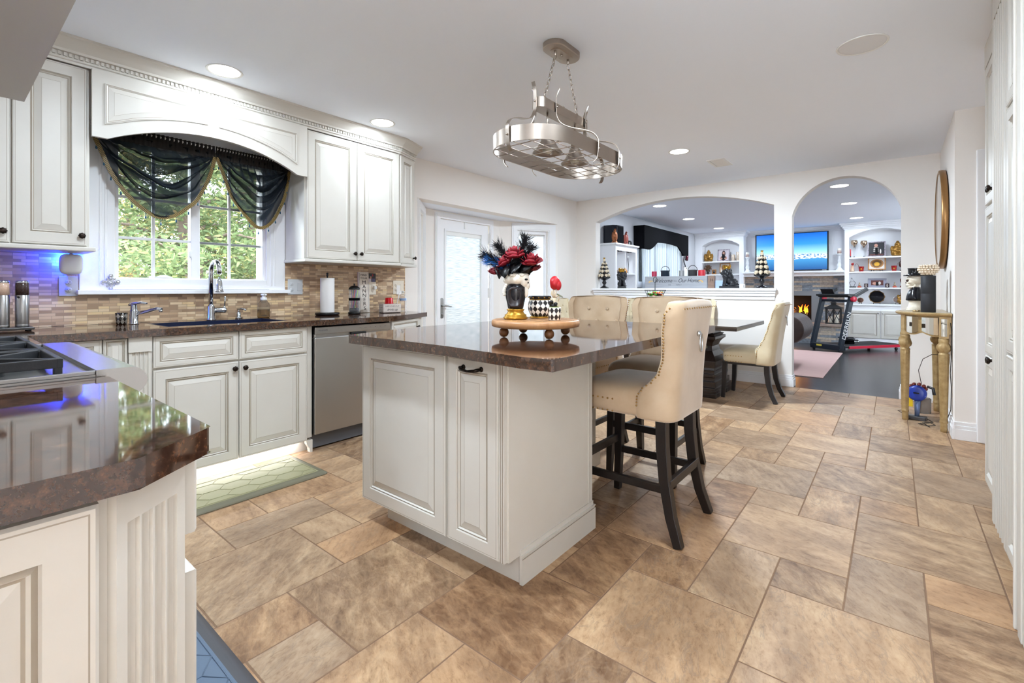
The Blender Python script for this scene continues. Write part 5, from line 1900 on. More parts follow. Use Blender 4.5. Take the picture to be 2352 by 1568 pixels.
b.loft([[(0.012 + x, -w_ + 0.01 * x, 0.118 - x * 0.45), (0.012 + x, w_, 0.120 - x * 0.45)] for x, w_ in ((0, 0.002), (0.010, 0.008), (0.022, 0.007), (0.034, 0.001))], cap=False, closed=False)
obj('olive_leaf', b, mat('olive leaf', '55512C', 0.6), t, solid=0.001)
b = MB().sphere((0.003, 0, 0.168), (0.024, 0.024, 0.030), 18, 12, fn=lambda d: 1 + 0.06 * math.sin(3 * math.atan2(d.y, d.x) + 4 * d.z))
b.sphere((0.018, 0.004, 0.158), (0.014, 0.016, 0.024), 14, 10)
b.sphere((-0.012, 0.006, 0.16), (0.013, 0.014, 0.02), 12, 8)
obj('red_bloom', b, m_red, t)
# ================================================================== SINK WALL OBJECTS
CT = 0.9205

def fuse(o, v):
    k = o.modifiers.new('fuse', 'REMESH'); k.mode = 'VOXEL'; k.voxel_size = v; k.use_smooth_shade = True
    return o


# ---- swag curtains
m_sheer = sheer('black organza', '2B3036', 0.74, face=0.5, gl=0.10)
m_braid = N('gold and black braid')
tc = m_braid.n('ShaderNodeTexCoord')
ck = m_braid.n('ShaderNodeTexChecker', i_Scale=170.0)
ck.inputs[1].default_value = lin('9A7E36'); ck.inputs[2].default_value = lin('17130E')
m_braid.l(tc, 'Object', ck, 0); m_braid.l(ck, 0, m_braid.bs, 'Base Color'); m_braid.bs.inputs['Roughness'].default_value = 0.5
m_braid = m_braid.mat
m_teal = mat('teal glass bead', '1F4C66', 0.12, spec=0.8)


def swag(name, label, top, out, seed):
    """top: (y0, y1, z); out: outline (y, z) from the left top corner round to the right top corner"""
    t = thing(name, label, 'curtain', (-3.70, (top[0] + top[1]) / 2, top[2]))
    yc, zt = (top[0] + top[1]) / 2, top[2]
    # resample the outline evenly
    P = [V((y, z)) for y, z in out]
    L = [0]
    for a, c in zip(P[:-1], P[1:]):
        L.append(L[-1] + (c - a).length)
    def pt(f):
        q = f * L[-1]
        for i in range(len(P) - 1):
            if q <= L[i + 1] + 1e-9:
                # Catmull-Rom through the points
                p0, p1, p2, p3 = P[max(i - 1, 0)], P[i], P[i + 1], P[min(i + 2, len(P) - 1)]
                s = (q - L[i]) / (L[i + 1] - L[i])
                return 0.5 * ((2 * p1) + (p2 - p0) * s + (2 * p0 - 5 * p1 + 4 * p2 - p3) * s * s + (3 * p1 - p0 - 3 * p2 + p3) * s ** 3)
        return P[-1]
    nu, nv = 96, 60
    rnd = random.Random(seed)
    rows = []
    ph = rnd.uniform(0, 6)
    for j in range(nv + 1):
        v = j / nv
        row = []
        for i in range(nu + 1):
            u = i / nu
            tp = V((top[0] + (top[1] - top[0]) * u, zt))
            bt = pt(u)
            p = tp.lerp(bt, v)
            mid = math.sin(PI * u)
            fan = v * (1 + 0.22 * math.sin(2 * PI * u + ph))
            # gathers at the rod fanning into hanging swag folds
            x = 0.020 * (1 - v) ** 2.2 * math.sin(u * 58 + 3 * math.sin(u * 7 + ph))
            x += 0.045 * mid ** 0.7 * math.sin(fan * 15.0 + 2.2 * math.sin(PI * u) + ph * 0.3) * min(1, v * 3) * (1 - 0.55 * max(0, v - 0.55) / 0.45)
            x += 0.014 * mid * math.sin(fan * 24.0 + 2.2 * math.sin(PI * u) + 1.0) * (1 - v)
            x += 0.05 * mid * math.sin(PI * min(1, v * 1.1))
            z = p.y - 0.035 * mid * math.sin(fan * 15.0 + 2.2 * math.sin(PI * u) + ph * 0.3 + 1.2) * v * (1 - v) * 2
            row.append((x, p.x - yc, z - zt))
        rows.append(row)
    b = MB().loft(rows, cap=False, closed=False)
    obj('fabric', b, m_sheer, t)
    # pleats of doubled cloth across the swag
    for v0, wd, u0, u1 in ((0.22, 0.10, 0.16, 0.90), (0.40, 0.10, 0.08, 0.93), (0.56, 0.075, 0.04, 0.96), (0.71, 0.05, 0.10, 0.92)):
        rr = []
        for q in range(5):
            row = []
            for i in range(61):
                u = u0 + (u1 - u0) * i / 60
                e = math.sin(PI * i / 60) ** 0.5
                vv = v0 + wd * e * (q / 4 - 0.3) + 0.03 * math.sin(3 * u + ph + v0 * 9)
                ju = min(nu - 1, int(u * nu)); jv = min(nv - 1, int(max(0, vv) * nv))
                a = V(rows[jv][ju]).lerp(V(rows[jv][ju + 1]), u * nu - ju); c = V(rows[jv + 1][ju]).lerp(V(rows[jv + 1][ju + 1]), u * nu - ju)
                p = a.lerp(c, max(0, vv) * nv - jv)
                row.append((p.x + (0.006 + 0.022 * math.sin(PI * q / 4)) * e, p.y, p.z))
            rr.append(row)
        obj('pleat', MB().loft(rr, cap=False, closed=False), m_sheer, t)
    # gathered heading on the rod
    b = MB()
    rows = []
    for j in range(5):
        rows.append([(0.012 + 0.014 * math.sin(i * 2.1) * (1 - 0.2 * j), (top[0] - yc) + (top[1] - top[0]) * i / 80, 0.05 - 0.022 * j) for i in range(81)])
    b.loft(rows, cap=False, closed=False)
    obj('heading', b, mat('black brown heading', '1A130E', 0.8), t)
    # braid along the hem
    pts = [(0.012, pt(i / 70).x - yc, pt(i / 70).y - zt) for i in range(71)]
    rings = []
    for i, p in enumerate(pts):
        a, c = V(pts[max(0, i - 1)]), V(pts[min(70, i + 1)])
        d = (c - a).normalized(); nn = V((0, -d.z, d.y))
        rings.append([V(p) + nn * 0.010 + V((0.004, 0, 0)), V(p) - nn * 0.012 + V((0.004, 0, 0)), V(p) - nn * 0.012 - V((0.004, 0, 0)), V(p) + nn * 0.010 - V((0.004, 0, 0))])
    obj('braid', MB().loft(rings, sm=False), m_braid, t)
    b = MB()
    rnd = random.Random(seed + 5)
    for i in range(260):
        q = pt(rnd.random())
        b.tube([(0.012, q.x - yc, q.y - zt), (0.014, q.x - yc + rnd.uniform(-.006, .006), q.y - zt - rnd.uniform(0.014, 0.026))], 0.0007, 3)
    obj('fringe', b, mat('dark teal fringe', '123038', 0.6), t, kind='stuff')
    for i in range(13):
        q = pt(0.04 + 0.92 * i / 12)
        b = MB()
        o_ = (0.012, q.x - yc, q.y - zt)
        b.tube([o_, (o_[0], o_[1], o_[2] - 0.030)], 0.0010, 4)
        b.sphere((o_[0], o_[1], o_[2] - 0.020), 0.0028, 8, 6)
        b.lathe([(0.001, 0.012), (0.003, 0.010), (0.0058, -0.004), (0.004, -0.009), (0.001, -0.011)], (o_[0], o_[1], o_[2] - 0.042), 10)
        obj('bead_tassel', b, m_teal, t)
    return t


swag('swag_curtain', 'left sheer black swag curtain with gold braid under the valance', (0.610, 1.262, 2.085),
     [(0.612, 2.06), (0.655, 1.95), (0.700, 1.836), (0.791, 1.700), (0.870, 1.632), (0.918, 1.606), (0.965, 1.604), (1.02, 1.624), (1.09, 1.682), (1.145, 1.743), (1.200, 1.86), (1.232, 1.95), (1.256, 2.06)], 2)
swag('swag_curtain', 'right sheer black swag curtain with gold braid under the valance', (1.262, 1.790, 2.085),
     [(1.268, 2.06), (1.310, 1.95), (1.363, 1.806), (1.44, 1.70), (1.51, 1.618), (1.555, 1.597), (1.60, 1.610), (1.655, 1.665), (1.702, 1.757), (1.745, 1.87), (1.778, 2.06)], 9)
o = obj('curtain_rod', MB().tube([(-3.70, 0.60, 2.12), (-3.70, 1.79, 2.12)], 0.009, 10).box(-3.80, -3.70, 0.63, 0.645, 2.10, 2.14).box(-3.80, -3.70, 1.75, 1.765, 2.10, 2.14), m_white)
tag(o, 'white curtain rod carrying the black swags behind the valance', 'curtain rod')

# ---- main faucet
t = thing('kitchen_faucet', 'tall chrome gooseneck pull-down faucet behind the sink', 'faucet', (-3.725, 1.245, CT))
b = MB().lathe([(0.031, 0), (0.031, 0.006), (0.027, 0.010), (0.027, 0.014), (0.024, 0.018), (0.0235, 0.095), (0.019, 0.101), (0.016, 0.106), (0.0145, 0.108)], n=24)
obj('base', b, m_chrome, t)
arc = [(0, 0, 0.10), (0, 0, 0.335)] + [(0.075 - 0.075 * math.cos(a), 0, 0.335 + 0.075 * math.sin(a)) for a in [PI * k / 12 for k in range(1, 12)]] + [(0.152, 0, 0.322)]
obj('gooseneck', MB().tube(arc, 0.0145, 14, up=(0, 1, 0)), m_chrome, t)
b = MB().lathe([(0.006, 0.30), (0.006, 0.285), (0.014, 0.283), (0.0175, 0.278), (0.0185, 0.225), (0.0185, 0.22), (0.025, 0.205), (0.027, 0.198), (0.024, 0.196), (0.002, 0.196)], (0.152, 0, 0), 20)
b.box(0.167, 0.1725, -0.006, 0.006, 0.24, 0.272)
obj('spray_head', b, m_chrome, t)
b = MB().lathe([(0.017, 0), (0.019, 0.004), (0.019, 0.055), (0.021, 0.058), (0.021, 0.070), (0.016, 0.078), (0.002, 0.08)], n=18, M=frame((0, 0.018, 0.068), (0, 1, 0)))
b.tube([(0, 0.085, 0.085), (0.004, 0.087, 0.13), (0.006, 0.088, 0.165)], [0.004, 0.005, 0.0065], 10)
b.sphere((0, 0.085, 0.088), 0.009, 10, 8)
obj('side_lever', b, m_chrome, t)

t = thing('filter_faucet', 'short chrome lever faucet at the left end of the sink', 'faucet', (-3.665, 0.80, CT))
b = MB().lathe([(0.026, 0), (0.025, 0.004), (0.023, 0.008), (0.0225, 0.085), (0.020, 0.088), (0.018, 0.092), (0.016, 0.115), (0.012, 0.122)], n=22)
obj('body', b, m_chrome, t)
b = MB().sweep([(0.0, 0.015, 0.066), (0.05, 0.055, 0.078), (0.105, 0.095, 0.097), (0.125, 0.110, 0.094)], [(-0.013, -0.009), (0.013, -0.009), (0.011, 0.009), (-0.011, 0.009)], scale=[1.2, 1.0, 0.95, 0.8])
b.cyl((0.120, 0.106, 0.076), 0.010, 0.014, 14)
obj('spout', b, m_chrome, t, bevel=0.003)
b = MB().sweep([(-0.022, -0.018, 0.118), (0.0, 0.0, 0.128), (0.04, 0.032, 0.134), (0.062, 0.050, 0.128)], [(-0.012, -0.006), (0.012, -0.006), (0.010, 0.006), (-0.010, 0.006)], scale=[1.1, 1.3, 1.0, 0.8])
obj('top_lever', b, m_chrome, t, bevel=0.003)

t = thing('soap_pump', 'small chrome soap pump set in the granite beside the gooseneck faucet', 'soap dispenser', (-3.74, 1.43, CT))
obj('collar', MB().lathe([(0.022, 0), (0.021, 0.008), (0.016, 0.014), (0.0145, 0.018), (0.015, 0.045), (0.012, 0.048)], n=18), m_chrome, t)
b = MB().tube([(0, 0, 0.045), (0, 0, 0.068)], 0.006, 10)
b.tube([(-0.008, -0.004, 0.070), (0.02, 0.01, 0.074), (0.048, 0.024, 0.068), (0.055, 0.028, 0.060)], [0.008, 0.007, 0.006, 0.0045], 10)
obj('nozzle', b, m_chrome, t)

t = thing('soap_bottle', 'clear foaming soap bottle with white pump behind the sink', 'soap bottle', (-3.735, 1.605, CT))
m_soapglass = mat('clear plastic', 'F6F2E8', 0.05, trans=0.95, ior=1.2)
b = MB().lathe([(0.036, 0), (0.042, 0.004), (0.043, 0.012), (0.043, 0.085), (0.040, 0.105), (0.026, 0.125), (0.020, 0.130), (0.020, 0.135)], n=28)
obj('bottle', b, m_soapglass, t)
obj('liquid_soap', MB().lathe([(0.033, 0.003), (0.040, 0.006), (0.0405, 0.062), (0.002, 0.0622)], n=24), mat('amber soap', 'D9B56E', 0.05, trans=0.8, ior=1.2), t)
b = MB().cyl((0, 0, 0.132), 0.022, 0.022, 20)
b.cyl((0, 0, 0.154), 0.013, 0.014, 16)
b.lathe([(0.020, 0.168), (0.021, 0.174), (0.018, 0.180), (0.004, 0.182)], n=18)
b.box(0, 0.036, -0.008, 0.008, 0.170, 0.180)
obj('pump', b, m_white, t)

t = thing('scrub_holder', 'small dark patterned cup beside the short chrome faucet', 'cup', (-3.73, 0.752, CT))
obj('cup', MB().lathe([(0.024, 0), (0.027, 0.003), (0.032, 0.070), (0.029, 0.070), (0.025, 0.01), (0.002, 0.008)], n=24), checker('checked cup', '1A1613', '8C8378', 8, 30, rough=0.15), t)

# ---- cross ornament, plug-in, plates
t = thing('cross_ornament', 'small jewelled filigree cross on the left end of the window sill', 'ornament', (-3.792, 0.712, 1.1325))
b = MB()
for (y, z, r) in ((0, 0.045, .010), (0, 0.070, .008), (0, 0.088, .011), (0, 0.020, .008), (0, 0.010, .010), (0.022, 0.050, .008), (0.036, 0.050, .010), (-0.022, 0.050, .008), (-0.036, 0.050, .010), (.018, .070, .005), (-.018, .070, .005), (.016, .030, .005), (-.016, .030, .005)):
    b.sphere((0, y, z), (0.005, r, r), 10, 6)
    b.tube([(0.003, y + r * math.cos(a), z + r * math.sin(a)) for a in [2 * PI * k / 10 for k in range(10)]], 0.0015, 4, closed=True, up=(1, 0, 0))
obj('filigree', b, mat('crystal silver', 'D6D8DC', 0.12, 0.7), t)


def plate_thing(label, y0, y1, z0, z1, m, kinds, x=XW + 0.008):
    t = thing('outlet_plate', label, 'outlet plate', (x, (y0 + y1) / 2, (z0 + z1) / 2), group='wall plates on the backsplash')
    W_, H_ = (y1 - y0) / 2, (z1 - z0) / 2
    obj('plate', MB().box(0, 0.006, -W_, W_, -H_, H_), m, t, bevel=0.003)
    n = len(kinds)
    for i, k in enumerate(kinds):
        yc = -W_ + (i + 0.5) * 2 * W_ / n if n > 1 else 0
        if k == 'o':
            b = MB()
            for zc in (-0.022, 0.022):
                b.lathe([(0.001, 0.0018), (0.0145, 0.0016), (0.016, 0)], n=20, M=frame((0.006, yc, zc), (1, 0, 0)))
            rc = obj('receptacle', b, m, t)
            b = MB()
            for zc in (-0.022, 0.022):
                for dy in (-0.006, 0.006):
                    b.box(0.0076, 0.0082, yc + dy - 0.001, yc + dy + 0.001, zc, zc + 0.007)
                b.cyl((0, 0, 0), 0.002, 0.0006, 8, M=frame((0.0076, yc, zc - 0.006), (1, 0, 0)))
            obj('slot', b, m_shadow, rc)
        else:
            obj('rocker_switch', MB().box(0.006, 0.0095, yc - 0.016, yc + 0.016, -0.033, 0.033), m, t, bevel=0.002)
    return t


m_greyplate = mat('pale grey plate', 'C9CCCF', 0.4)
plate_thing('pale grey outlet plate under the blue glowing plug-in', 0.478, 0.563, 1.096, 1.215, m_greyplate, 'o')
plate_thing('pale grey double plate with outlet and rocker switch right of the window', 1.824, 1.948, 1.093, 1.218, m_greyplate, 'or')
plate_thing('almond single outlet plate below the small photo', 2.585, 2.660, 1.084, 1.205, m_almond, 'o')
plate_thing('almond double plate with outlet and switch above the water bottle', 2.856, 2.985, 1.088, 1.220, m_almond, 'or')
t = thing('plug_in_light', 'white rounded plug-in night light casting a blue glow under the left wall cabinet', 'night light', (-3.80, 0.525, 1.232))
rg = []
for (d, x) in ((0.004, 0.030), (0.0, 0.034), (0.0, 0.052), (0.006, 0.060), (0.018, 0.064)):
    ring = []
    for k in range(36):
        a = 2 * PI * k / 36
        ca, sa = math.cos(a), math.sin(a)
        ring.append((x, (0.052 - d) * math.copysign(abs(ca) ** 0.45, ca), 0.052 + (0.060 - d) * math.copysign(abs(sa) ** 0.62, sa)))
    rg.append(ring)
obj('housing', MB().loft(rg), m_white, t)
obj('sensor_button', MB().cyl((0.045, 0, 0.110), 0.008, 0.004, 14), mat('grey button', '8C8C90', 0.4), t)
obj('plug', MB().box(-0.010, 0.031, -0.014, 0.014, 0.0, 0.05), m_white, t)
lamp('blue_glow', 'POINT', (0.017, -0.020, 0.085), 2.6, (0.004, 0.03, 1.0), 0.010, parent=t)
t = thing('phone_charger', 'white cube charger plugged in under the small photo', 'charger', (XW + 0.0145, 2.638, 1.15))
obj('cube', MB().box(0, 0.026, -0.014, 0.014, -0.014, 0.014), m_white, t, bevel=0.003)
t = thing('photo_print', 'small dark photo print stuck on the backsplash above the outlet', 'photo', (XW + 0.0085, 2.618, 1.243))
obj('print', MB().box(0, 0.0008, -0.041, 0.041, -0.042, 0.042), mat('dark print', '191318', 0.3), t)
b = MB()
b.box(0.0008, 0.0012, -0.036, -0.008, -0.040, -0.008, 0)
b.box(0.0008, 0.0012, -0.022, -0.006, -0.010, 0.014, 1)
b.box(0.0008, 0.0012, 0.0, 0.034, -0.036, -0.008, 2)
b.box(0.0008, 0.0012, 0.004, 0.012, 0.012, 0.036, 3)
obj('printed_image', b, [mat('print white', 'CFC6CC', 0.4), mat('print skin', 'C08A76', 0.4), mat('print violet', '57527A', 0.4), m_red], t)
t = thing('paper_tag', 'white paper tag hanging on the plate above the water bottle', 'tag', (XW + 0.016, 2.925, 1.13))
obj('tag', MB().box(0, 0.001, -0.03, 0.03, -0.045, 0.045), m_paper, t)

# ---- mills on their tray
m_tray = mat('dark slate tray', '2B2624', 0.3)
t = thing('serving_tray', 'dark slate tray under the two spice mills at the left edge', 'tray', (-3.56, 0.19, CT))
obj('slab', MB().box(-0.07, 0.07, -0.20, 0.158, 0.006, 0.020), m_tray, t, bevel=0.003)
b = MB()
for x in (-0.055, 0.055):
    for y in (-0.18, 0.14):
        b.cyl((x, y, 0), 0.008, 0.007, 10)
obj('foot', b, m_black, t)


def mill(label, y, body):
    t = thing('spice_mill', label, 'spice mill', (-3.55, y, CT + 0.0205), group='spice mills on the tray')
    obj('steel_base', MB().lathe([(0.026, 0), (0.027, 0.002), (0.027, 0.012), (0.0265, 0.014), (0.027, 0.016), (0.027, 0.165), (0.026, 0.167)], n=26), m_steel2, t)
    obj('window', MB().lathe([(0.0262, 0.167), (0.0262, 0.228), (0.025, 0.229)], n=26), body, t)
    obj('steel_cap', MB().lathe([(0.0268, 0.229), (0.027, 0.231), (0.027, 0.238), (0.024, 0.241), (0.002, 0.2415)], n=26), m_chrome, t)
    obj('thumb_button', MB().lathe([(0.006, 0), (0.006, 0.002), (0.001, 0.003)], n=12, M=frame((0.022, -0.0145, 0.155), (0.83, -0.55, 0))), m_black, t)


mill('steel spice mill with dark peppercorn window, right one on the tray', 0.307, mat('pepper window', '4A3832', 0.15, var='2E211D', vscale=200))
mill('steel spice mill with pale salt window, cut by the left edge of the picture', 0.236, mat('salt window', 'D9BDA8', 0.15, var='C9A48C', vscale=150))

# ---- right end of the counter
t = thing('paper_towel_holder', 'paper towel roll on a black upright holder', 'paper towel holder', (-3.69, 2.10, CT))
b = MB().lathe([(0.085, 0), (0.095, 0.004), (0.098, 0.018), (0.094, 0.021), (0.05, 0.014), (0.003, 0.014)], n=32)
b.tube([(0, 0, 0.01), (0, 0, 0.345)], 0.006, 10)
b.lathe([(0.006, 0.325), (0.010, 0.328), (0.006, 0.336), (0.010, 0.345), (0.007, 0.352), (0.002, 0.354)], n=14)
obj('stand', b, m_black, t)
b = MB().lathe([(0.018, 0.022), (0.056, 0.022), (0.0565, 0.024), (0.0565, 0.308), (0.056, 0.31), (0.018, 0.31)], n=36)
obj('paper_roll', b, m_paper, t)
t = thing('straw_dispenser', 'glass straw jar with black domed lid and coloured straws', 'straw dispenser', (-3.66, 2.335, CT))
b = MB().lathe([(0.048, 0), (0.052, 0.003), (0.052, 0.016), (0.046, 0.019)], n=28)
b.lathe([(0.040, 0.019), (0.040, 0.050), (0.036, 0.052)], n=24)
obj('base', b, m_black, t)
b = MB().lathe([(0.045, 0.0195), (0.0455, 0.022), (0.0455, 0.212), (0.044, 0.213), (0.043, 0.212), (0.043, 0.024)], n=28)
obj('glass', b, sheer('jar glass', 'F4F6F8', 0.06, face=0.25, tr=False), t)
b = MB().lathe([(0.047, 0.213), (0.049, 0.216), (0.047, 0.224), (0.036, 0.238), (0.016, 0.246), (0.005, 0.248), (0.005, 0.256), (0.010, 0.260), (0.004, 0.265)], n=28)
b.tube([(0, 0, 0.03), (0, 0, 0.22)], 0.003, 8)
obj('lid', b, m_black, t)
b = MB().lathe([(0.0462, 0.118), (0.0466, 0.119), (0.0466, 0.139), (0.0462, 0.140)], n=28)
obj('label_band', b, m_black2, t)
rnd = random.Random(4)
sc = ['D2365A', '3F7FBF', 'E3D45A', '8CC04F', 'D85A9A', '7A66B8']
for i in range(22):
    a, q = rnd.uniform(0, 6.28), 0.034 * math.sqrt(rnd.random())
    a2, q2 = a + rnd.uniform(-1.2, 1.2), 0.036 * math.sqrt(rnd.random())
    s_ = obj('straw', MB().tube([(q * math.cos(a), q * math.sin(a), 0.0535), (q2 * math.cos(a2), q2 * math.sin(a2), 0.208)], 0.0032, 6), mat('straw ' + sc[i % 6], sc[i % 6], 0.4), None)
    s_.location = t.location
    tag(s_, 'coloured drinking straw standing in the glass jar', 'straw', 'straws in the jar')

t = thing('wall_sign', 'tall narrow white sign lettered MIND YOUR MANNERS leaning on the backsplash', 'sign', (-3.775, 2.512, CT))
MS = Matrix.Rotation(R(-3.5), 4, 'Y')
m_sign = wood('whitewashed sign board', 'E8E0D6', 'DDD2C6', 0.6, 6, (8, 8, 1))
m_ink = mat('dark brown ink', '2A1D1A', 0.6)
obj('board', MB().box(-0.012, 0.010, -0.054, 0.054, 0.001, 0.375, M=MS), m_sign, t, bevel=0.002)
b = MB()
for y in (-0.045, 0.045):
    b.box(0.0102, 0.0106, y - 0.001, y + 0.001, 0.01, 0.366, M=MS)
obj('border_line', b, m_ink, t)
for i, (s_, z, sz, f) in enumerate([('MIND', 0.345, 0.024, 1.1), ('YOUR', 0.315, 0.024, 1.1)] + [(c, 0.277 - 0.0395 * k, 0.047, 1.15) for k, c in enumerate('MANNERS')]):
    p = MS @ V((0.0108, 0, z))
    text('lettering', s_, sz, p, (R(90), 0, R(90)), m_ink, t, sx=f)

t = thing('crate_box', 'small whitewashed wooden crate lettered drink up holding red cups', 'box', (-3.60, 2.665, CT), R(-14))
m_crate = wood('whitewashed crate', 'E5DBD2', 'CDBDB0', 0.6, 4, (8, 1, 14))
b = MB()
b.plate(holes(-0.055, 0.055, -0.085, 0.085, [(-0.046, 0.046, -0.076, 0.076)]), 0.006, 0.082)
b.box(-0.055, 0.055, -0.085, 0.085, 0.004, 0.012)
obj('box_sides', b, m_crate, t, bevel=0.002)
obj('plinth', MB().box(-0.05, 0.05, -0.08, 0.08, 0, 0.005), m_ink, t)
b = MB()
for k, z in enumerate((0.018, 0.030, 0.052, 0.066, 0.074)):
    b.box(-0.05 + 0.01 * (k % 2), 0.03 + 0.006 * k, -0.0856, -0.085, z - 0.0009, z + 0.0009)
b.tube([(-0.02 + 0.045 * t_, -0.0853, 0.042 + 0.006 * math.sin(PI * t_)) for t_ in (0, .25, .5, .75, 1)], 0.0009, 4)
obj('wood_grain', b, m_ink, t)
text('lettering', 'USE YOUR CUP', 0.019, (0.0553, 0, 0.060), (R(90), 0, R(90)), mat('grey ink', '8C7F78', 0.6), t)
text('lettering', 'drink up', 0.030, (0.0553, 0, 0.030), (R(90), 0, R(90)), m_ink, t, shear=0.3)
t = thing('plastic_cup', 'red plastic cup stack turned upside down on the small crate', 'cup', (-3.60, 2.655, CT + 0.083))
obj('cup', MB().lathe([(0.040, 0), (0.0405, 0.003), (0.038, 0.006), (0.034, 0.050), (0.031, 0.054), (0.002, 0.055)], n=28, wob=lambda a, i: 0.012 * math.cos(14 * a)), mat('red cup plastic', 'C4121C', 0.25), t)
o = obj('drinking_straw', MB().tube([(-3.60, 2.725, CT + 0.013), (-3.60, 2.775, CT + 0.19)], 0.004, 8), m_white)
tag(o, 'white straw leaning out of the small crate', 'straw')
t = thing('water_bottle', 'clear plastic water bottle with blue label at the counter end', 'bottle', (-3.62, 2.83, CT))
pb = sheer('thin clear plastic', 'F2F6FA', 0.10, face=0.30, tr=False)
obj('bottle', MB().lathe([(0.026, 0), (0.031, 0.004), (0.032, 0.012), (0.031, 0.03), (0.032, 0.045), (0.031, 0.06), (0.032, 0.075), (0.032, 0.118), (0.030, 0.145), (0.020, 0.168), (0.012, 0.178), (0.012, 0.184)], n=28), pb, t)
obj('label', MB().lathe([(0.0324, 0.108), (0.0326, 0.109), (0.0326, 0.128), (0.0324, 0.129)], n=28), mat('blue label', '2C6FB4', 0.3, var='B8C8DC', vscale=25), t)
obj('cap', MB().cyl((0, 0, 0.184), 0.014, 0.014, 16), m_white, t)

# ================================================================== CONSOLE CORNER
t = thing('console_table', 'gilded half-round console table with mirrored drawer front against the right wall', 'console table', (0.355, 5.50, 0))
m_gilt = mat('antique gilt wood', 'B59A6C', 0.42, 0.25, var='94774C', vscale=25)
m_mirror = mat('bevelled mirror', 'E6E2DA', 0.03, 1.0)
HT = 0.945


def demi(rx, ry, n=24, x0=0.0):
    return [(x0 - rx * math.cos(a), ry * math.sin(a)) for a in [-PI / 2 + PI * i / n for i in range(n + 1)]]


def demi_loft(mb, lv, mi=0):
    mb.loft([[(x, y, z) for x, y in demi(rx, ry)] for rx, ry, z in lv], mi, False)


b = MB()
demi_loft(b, [(0.325, 0.452, HT - 0.028), (0.340, 0.470, HT - 0.022), (0.345, 0.476, HT - 0.010), (0.338, 0.468, HT - 0.002), (0.330, 0.460, HT)])
obj('tabletop', b, m_gilt, t)
b = MB(); demi_loft(b, [(0.318, 0.446, HT), (0.317, 0.445, HT + 0.0015)])
obj('top_inlay', b, mat('brushed gilt top', 'B7A27C', 0.25, 0.3), t)
n = 36
b = MB(); m2 = MB()
D = demi(0.300, 0.425, n); D2 = demi(0.285, 0.41, n)
zb = []
for i in range(n + 1):
    f = i / n
    # scalloped lower edge: deeper over each of the five panels
    k = (f * 5) % 1.0
    zb.append(HT - 0.028 - 0.135 - 0.030 * math.sin(PI * k) * (0.4 < f < 0.6 or True))
rings = [[(x, y, z) for (x, y), z in zip(D, zb)], [(x, y, HT - 0.028) for x, y in D]]
b.loft(rings, cap=False, closed=False, sm=False)
b.loft([[(x, y, z) for (x, y), z in zip(D2, zb)], [(x, y, HT - 0.028) for x, y in D2]], cap=False, closed=False, sm=False)
b.loft([[(x, y, z) for (x, y), z in zip(D, zb)], [(x, y, z) for (x, y), z in zip(D2, zb)]], cap=False, closed=False, sm=False)
obj('apron', b, m_gilt, t)
DM = demi(0.304, 0.429, n)
for p in range(5):
    b = MB()
    i0, i1 = int(p * n / 5) + 1, int((p + 1) * n / 5)
    up = [(DM[i][0], DM[i][1], HT - 0.040) for i in range(i0, i1 + 1)]
    lo = [(DM[i][0], DM[i][1], zb[i] + 0.014) for i in range(i0, i1 + 1)]
    b.loft([lo, up], cap=False, closed=False, sm=False)
    obj('mirror_panel', b, m_mirror, t, solid=0.006)
legs = [(-0.045, -0.415), (-0.277, -0.135), (-0.277, 0.16), (-0.045, 0.415)]
for (lx, ly) in legs:
    b = MB()
    b.box(lx - 0.028, lx + 0.028, ly - 0.028, ly + 0.028, HT - 0.20, HT - 0.03)
    pr = [(0.022, 0.0), (0.024, 0.004), (0.025, 0.06), (0.0235, 0.066), (0.029, 0.075), (0.029, 0.085), (0.026, 0.09), (0.027, 0.11), (0.036, 0.56), (0.037, 0.60), (0.034, 0.606), (0.037, 0.612), (0.037, 0.62), (0.030, 0.626), (0.030, 0.634), (0.046, 0.648), (0.052, 0.668), (0.046, 0.690), (0.033, 0.706), (0.036, 0.715), (0.036, 0.735), (0.030, 0.745)]
    b.lathe([(r * 0.92, z) for r, z in pr], (lx, ly, 0), 40, wob=lambda a, i: (-0.07 * (0.5 + 0.5 * math.cos(10 * a)) if 7 <= i <= 9 else (-0.10 * (0.5 + 0.5 * math.cos(14 * a)) if 15 <= i <= 17 else 0)))
    obj('leg', b, m_gilt, t)
    if ly < -0.3:
        obj('leg_mirror', MB().box(lx - 0.018, lx + 0.018, ly - 0.0305, ly - 0.028, HT - 0.185, HT - 0.045), m_mirror, t, bevel=0.001)

CZ = HT + 0.0025
t = thing('skull_bust', 'white skull bust in a black top hat and cloak on the console', 'ornament', (0.150, 5.46, CZ), R(180))
m_skull = mat('bone white', 'E9E2D4', 0.5, var='D9CDB8', vscale=30)
b = MB().lathe([(0.062, 0), (0.066, 0.006), (0.058, 0.02), (0.060, 0.026), (0.050, 0.040), (0.046, 0.075), (0.052, 0.085), (0.050, 0.092)], n=28, wob=lambda a, i: 0.03 * math.sin(9 * a + i))
obj('carved_base', b, m_skull, t)
b = MB().lathe([(0.050, 0.088), (0.066, 0.092), (0.062, 0.12), (0.050, 0.165), (0.034, 0.195), (0.036, 0.205), (0.020, 0.208)], n=26, sy=1.15, wob=lambda a, i: 0.05 * math.sin(5 * a + 0.6 * i))
obj('cloak', b, mat('black lacquer cloak', '15151B', 0.2), t)
b = MB()
b.sphere((-0.004, 0, 0.278), (0.064, 0.055, 0.052), 24, 16); b.sphere((0.026, 0, 0.252), (0.038, 0.044, 0.036), 18, 12)
b.sphere((0.040, 0, 0.226), (0.026, 0.032, 0.020), 16, 10); b.sphere((0.034, 0, 0.206), (0.028, 0.034, 0.012), 16, 10)
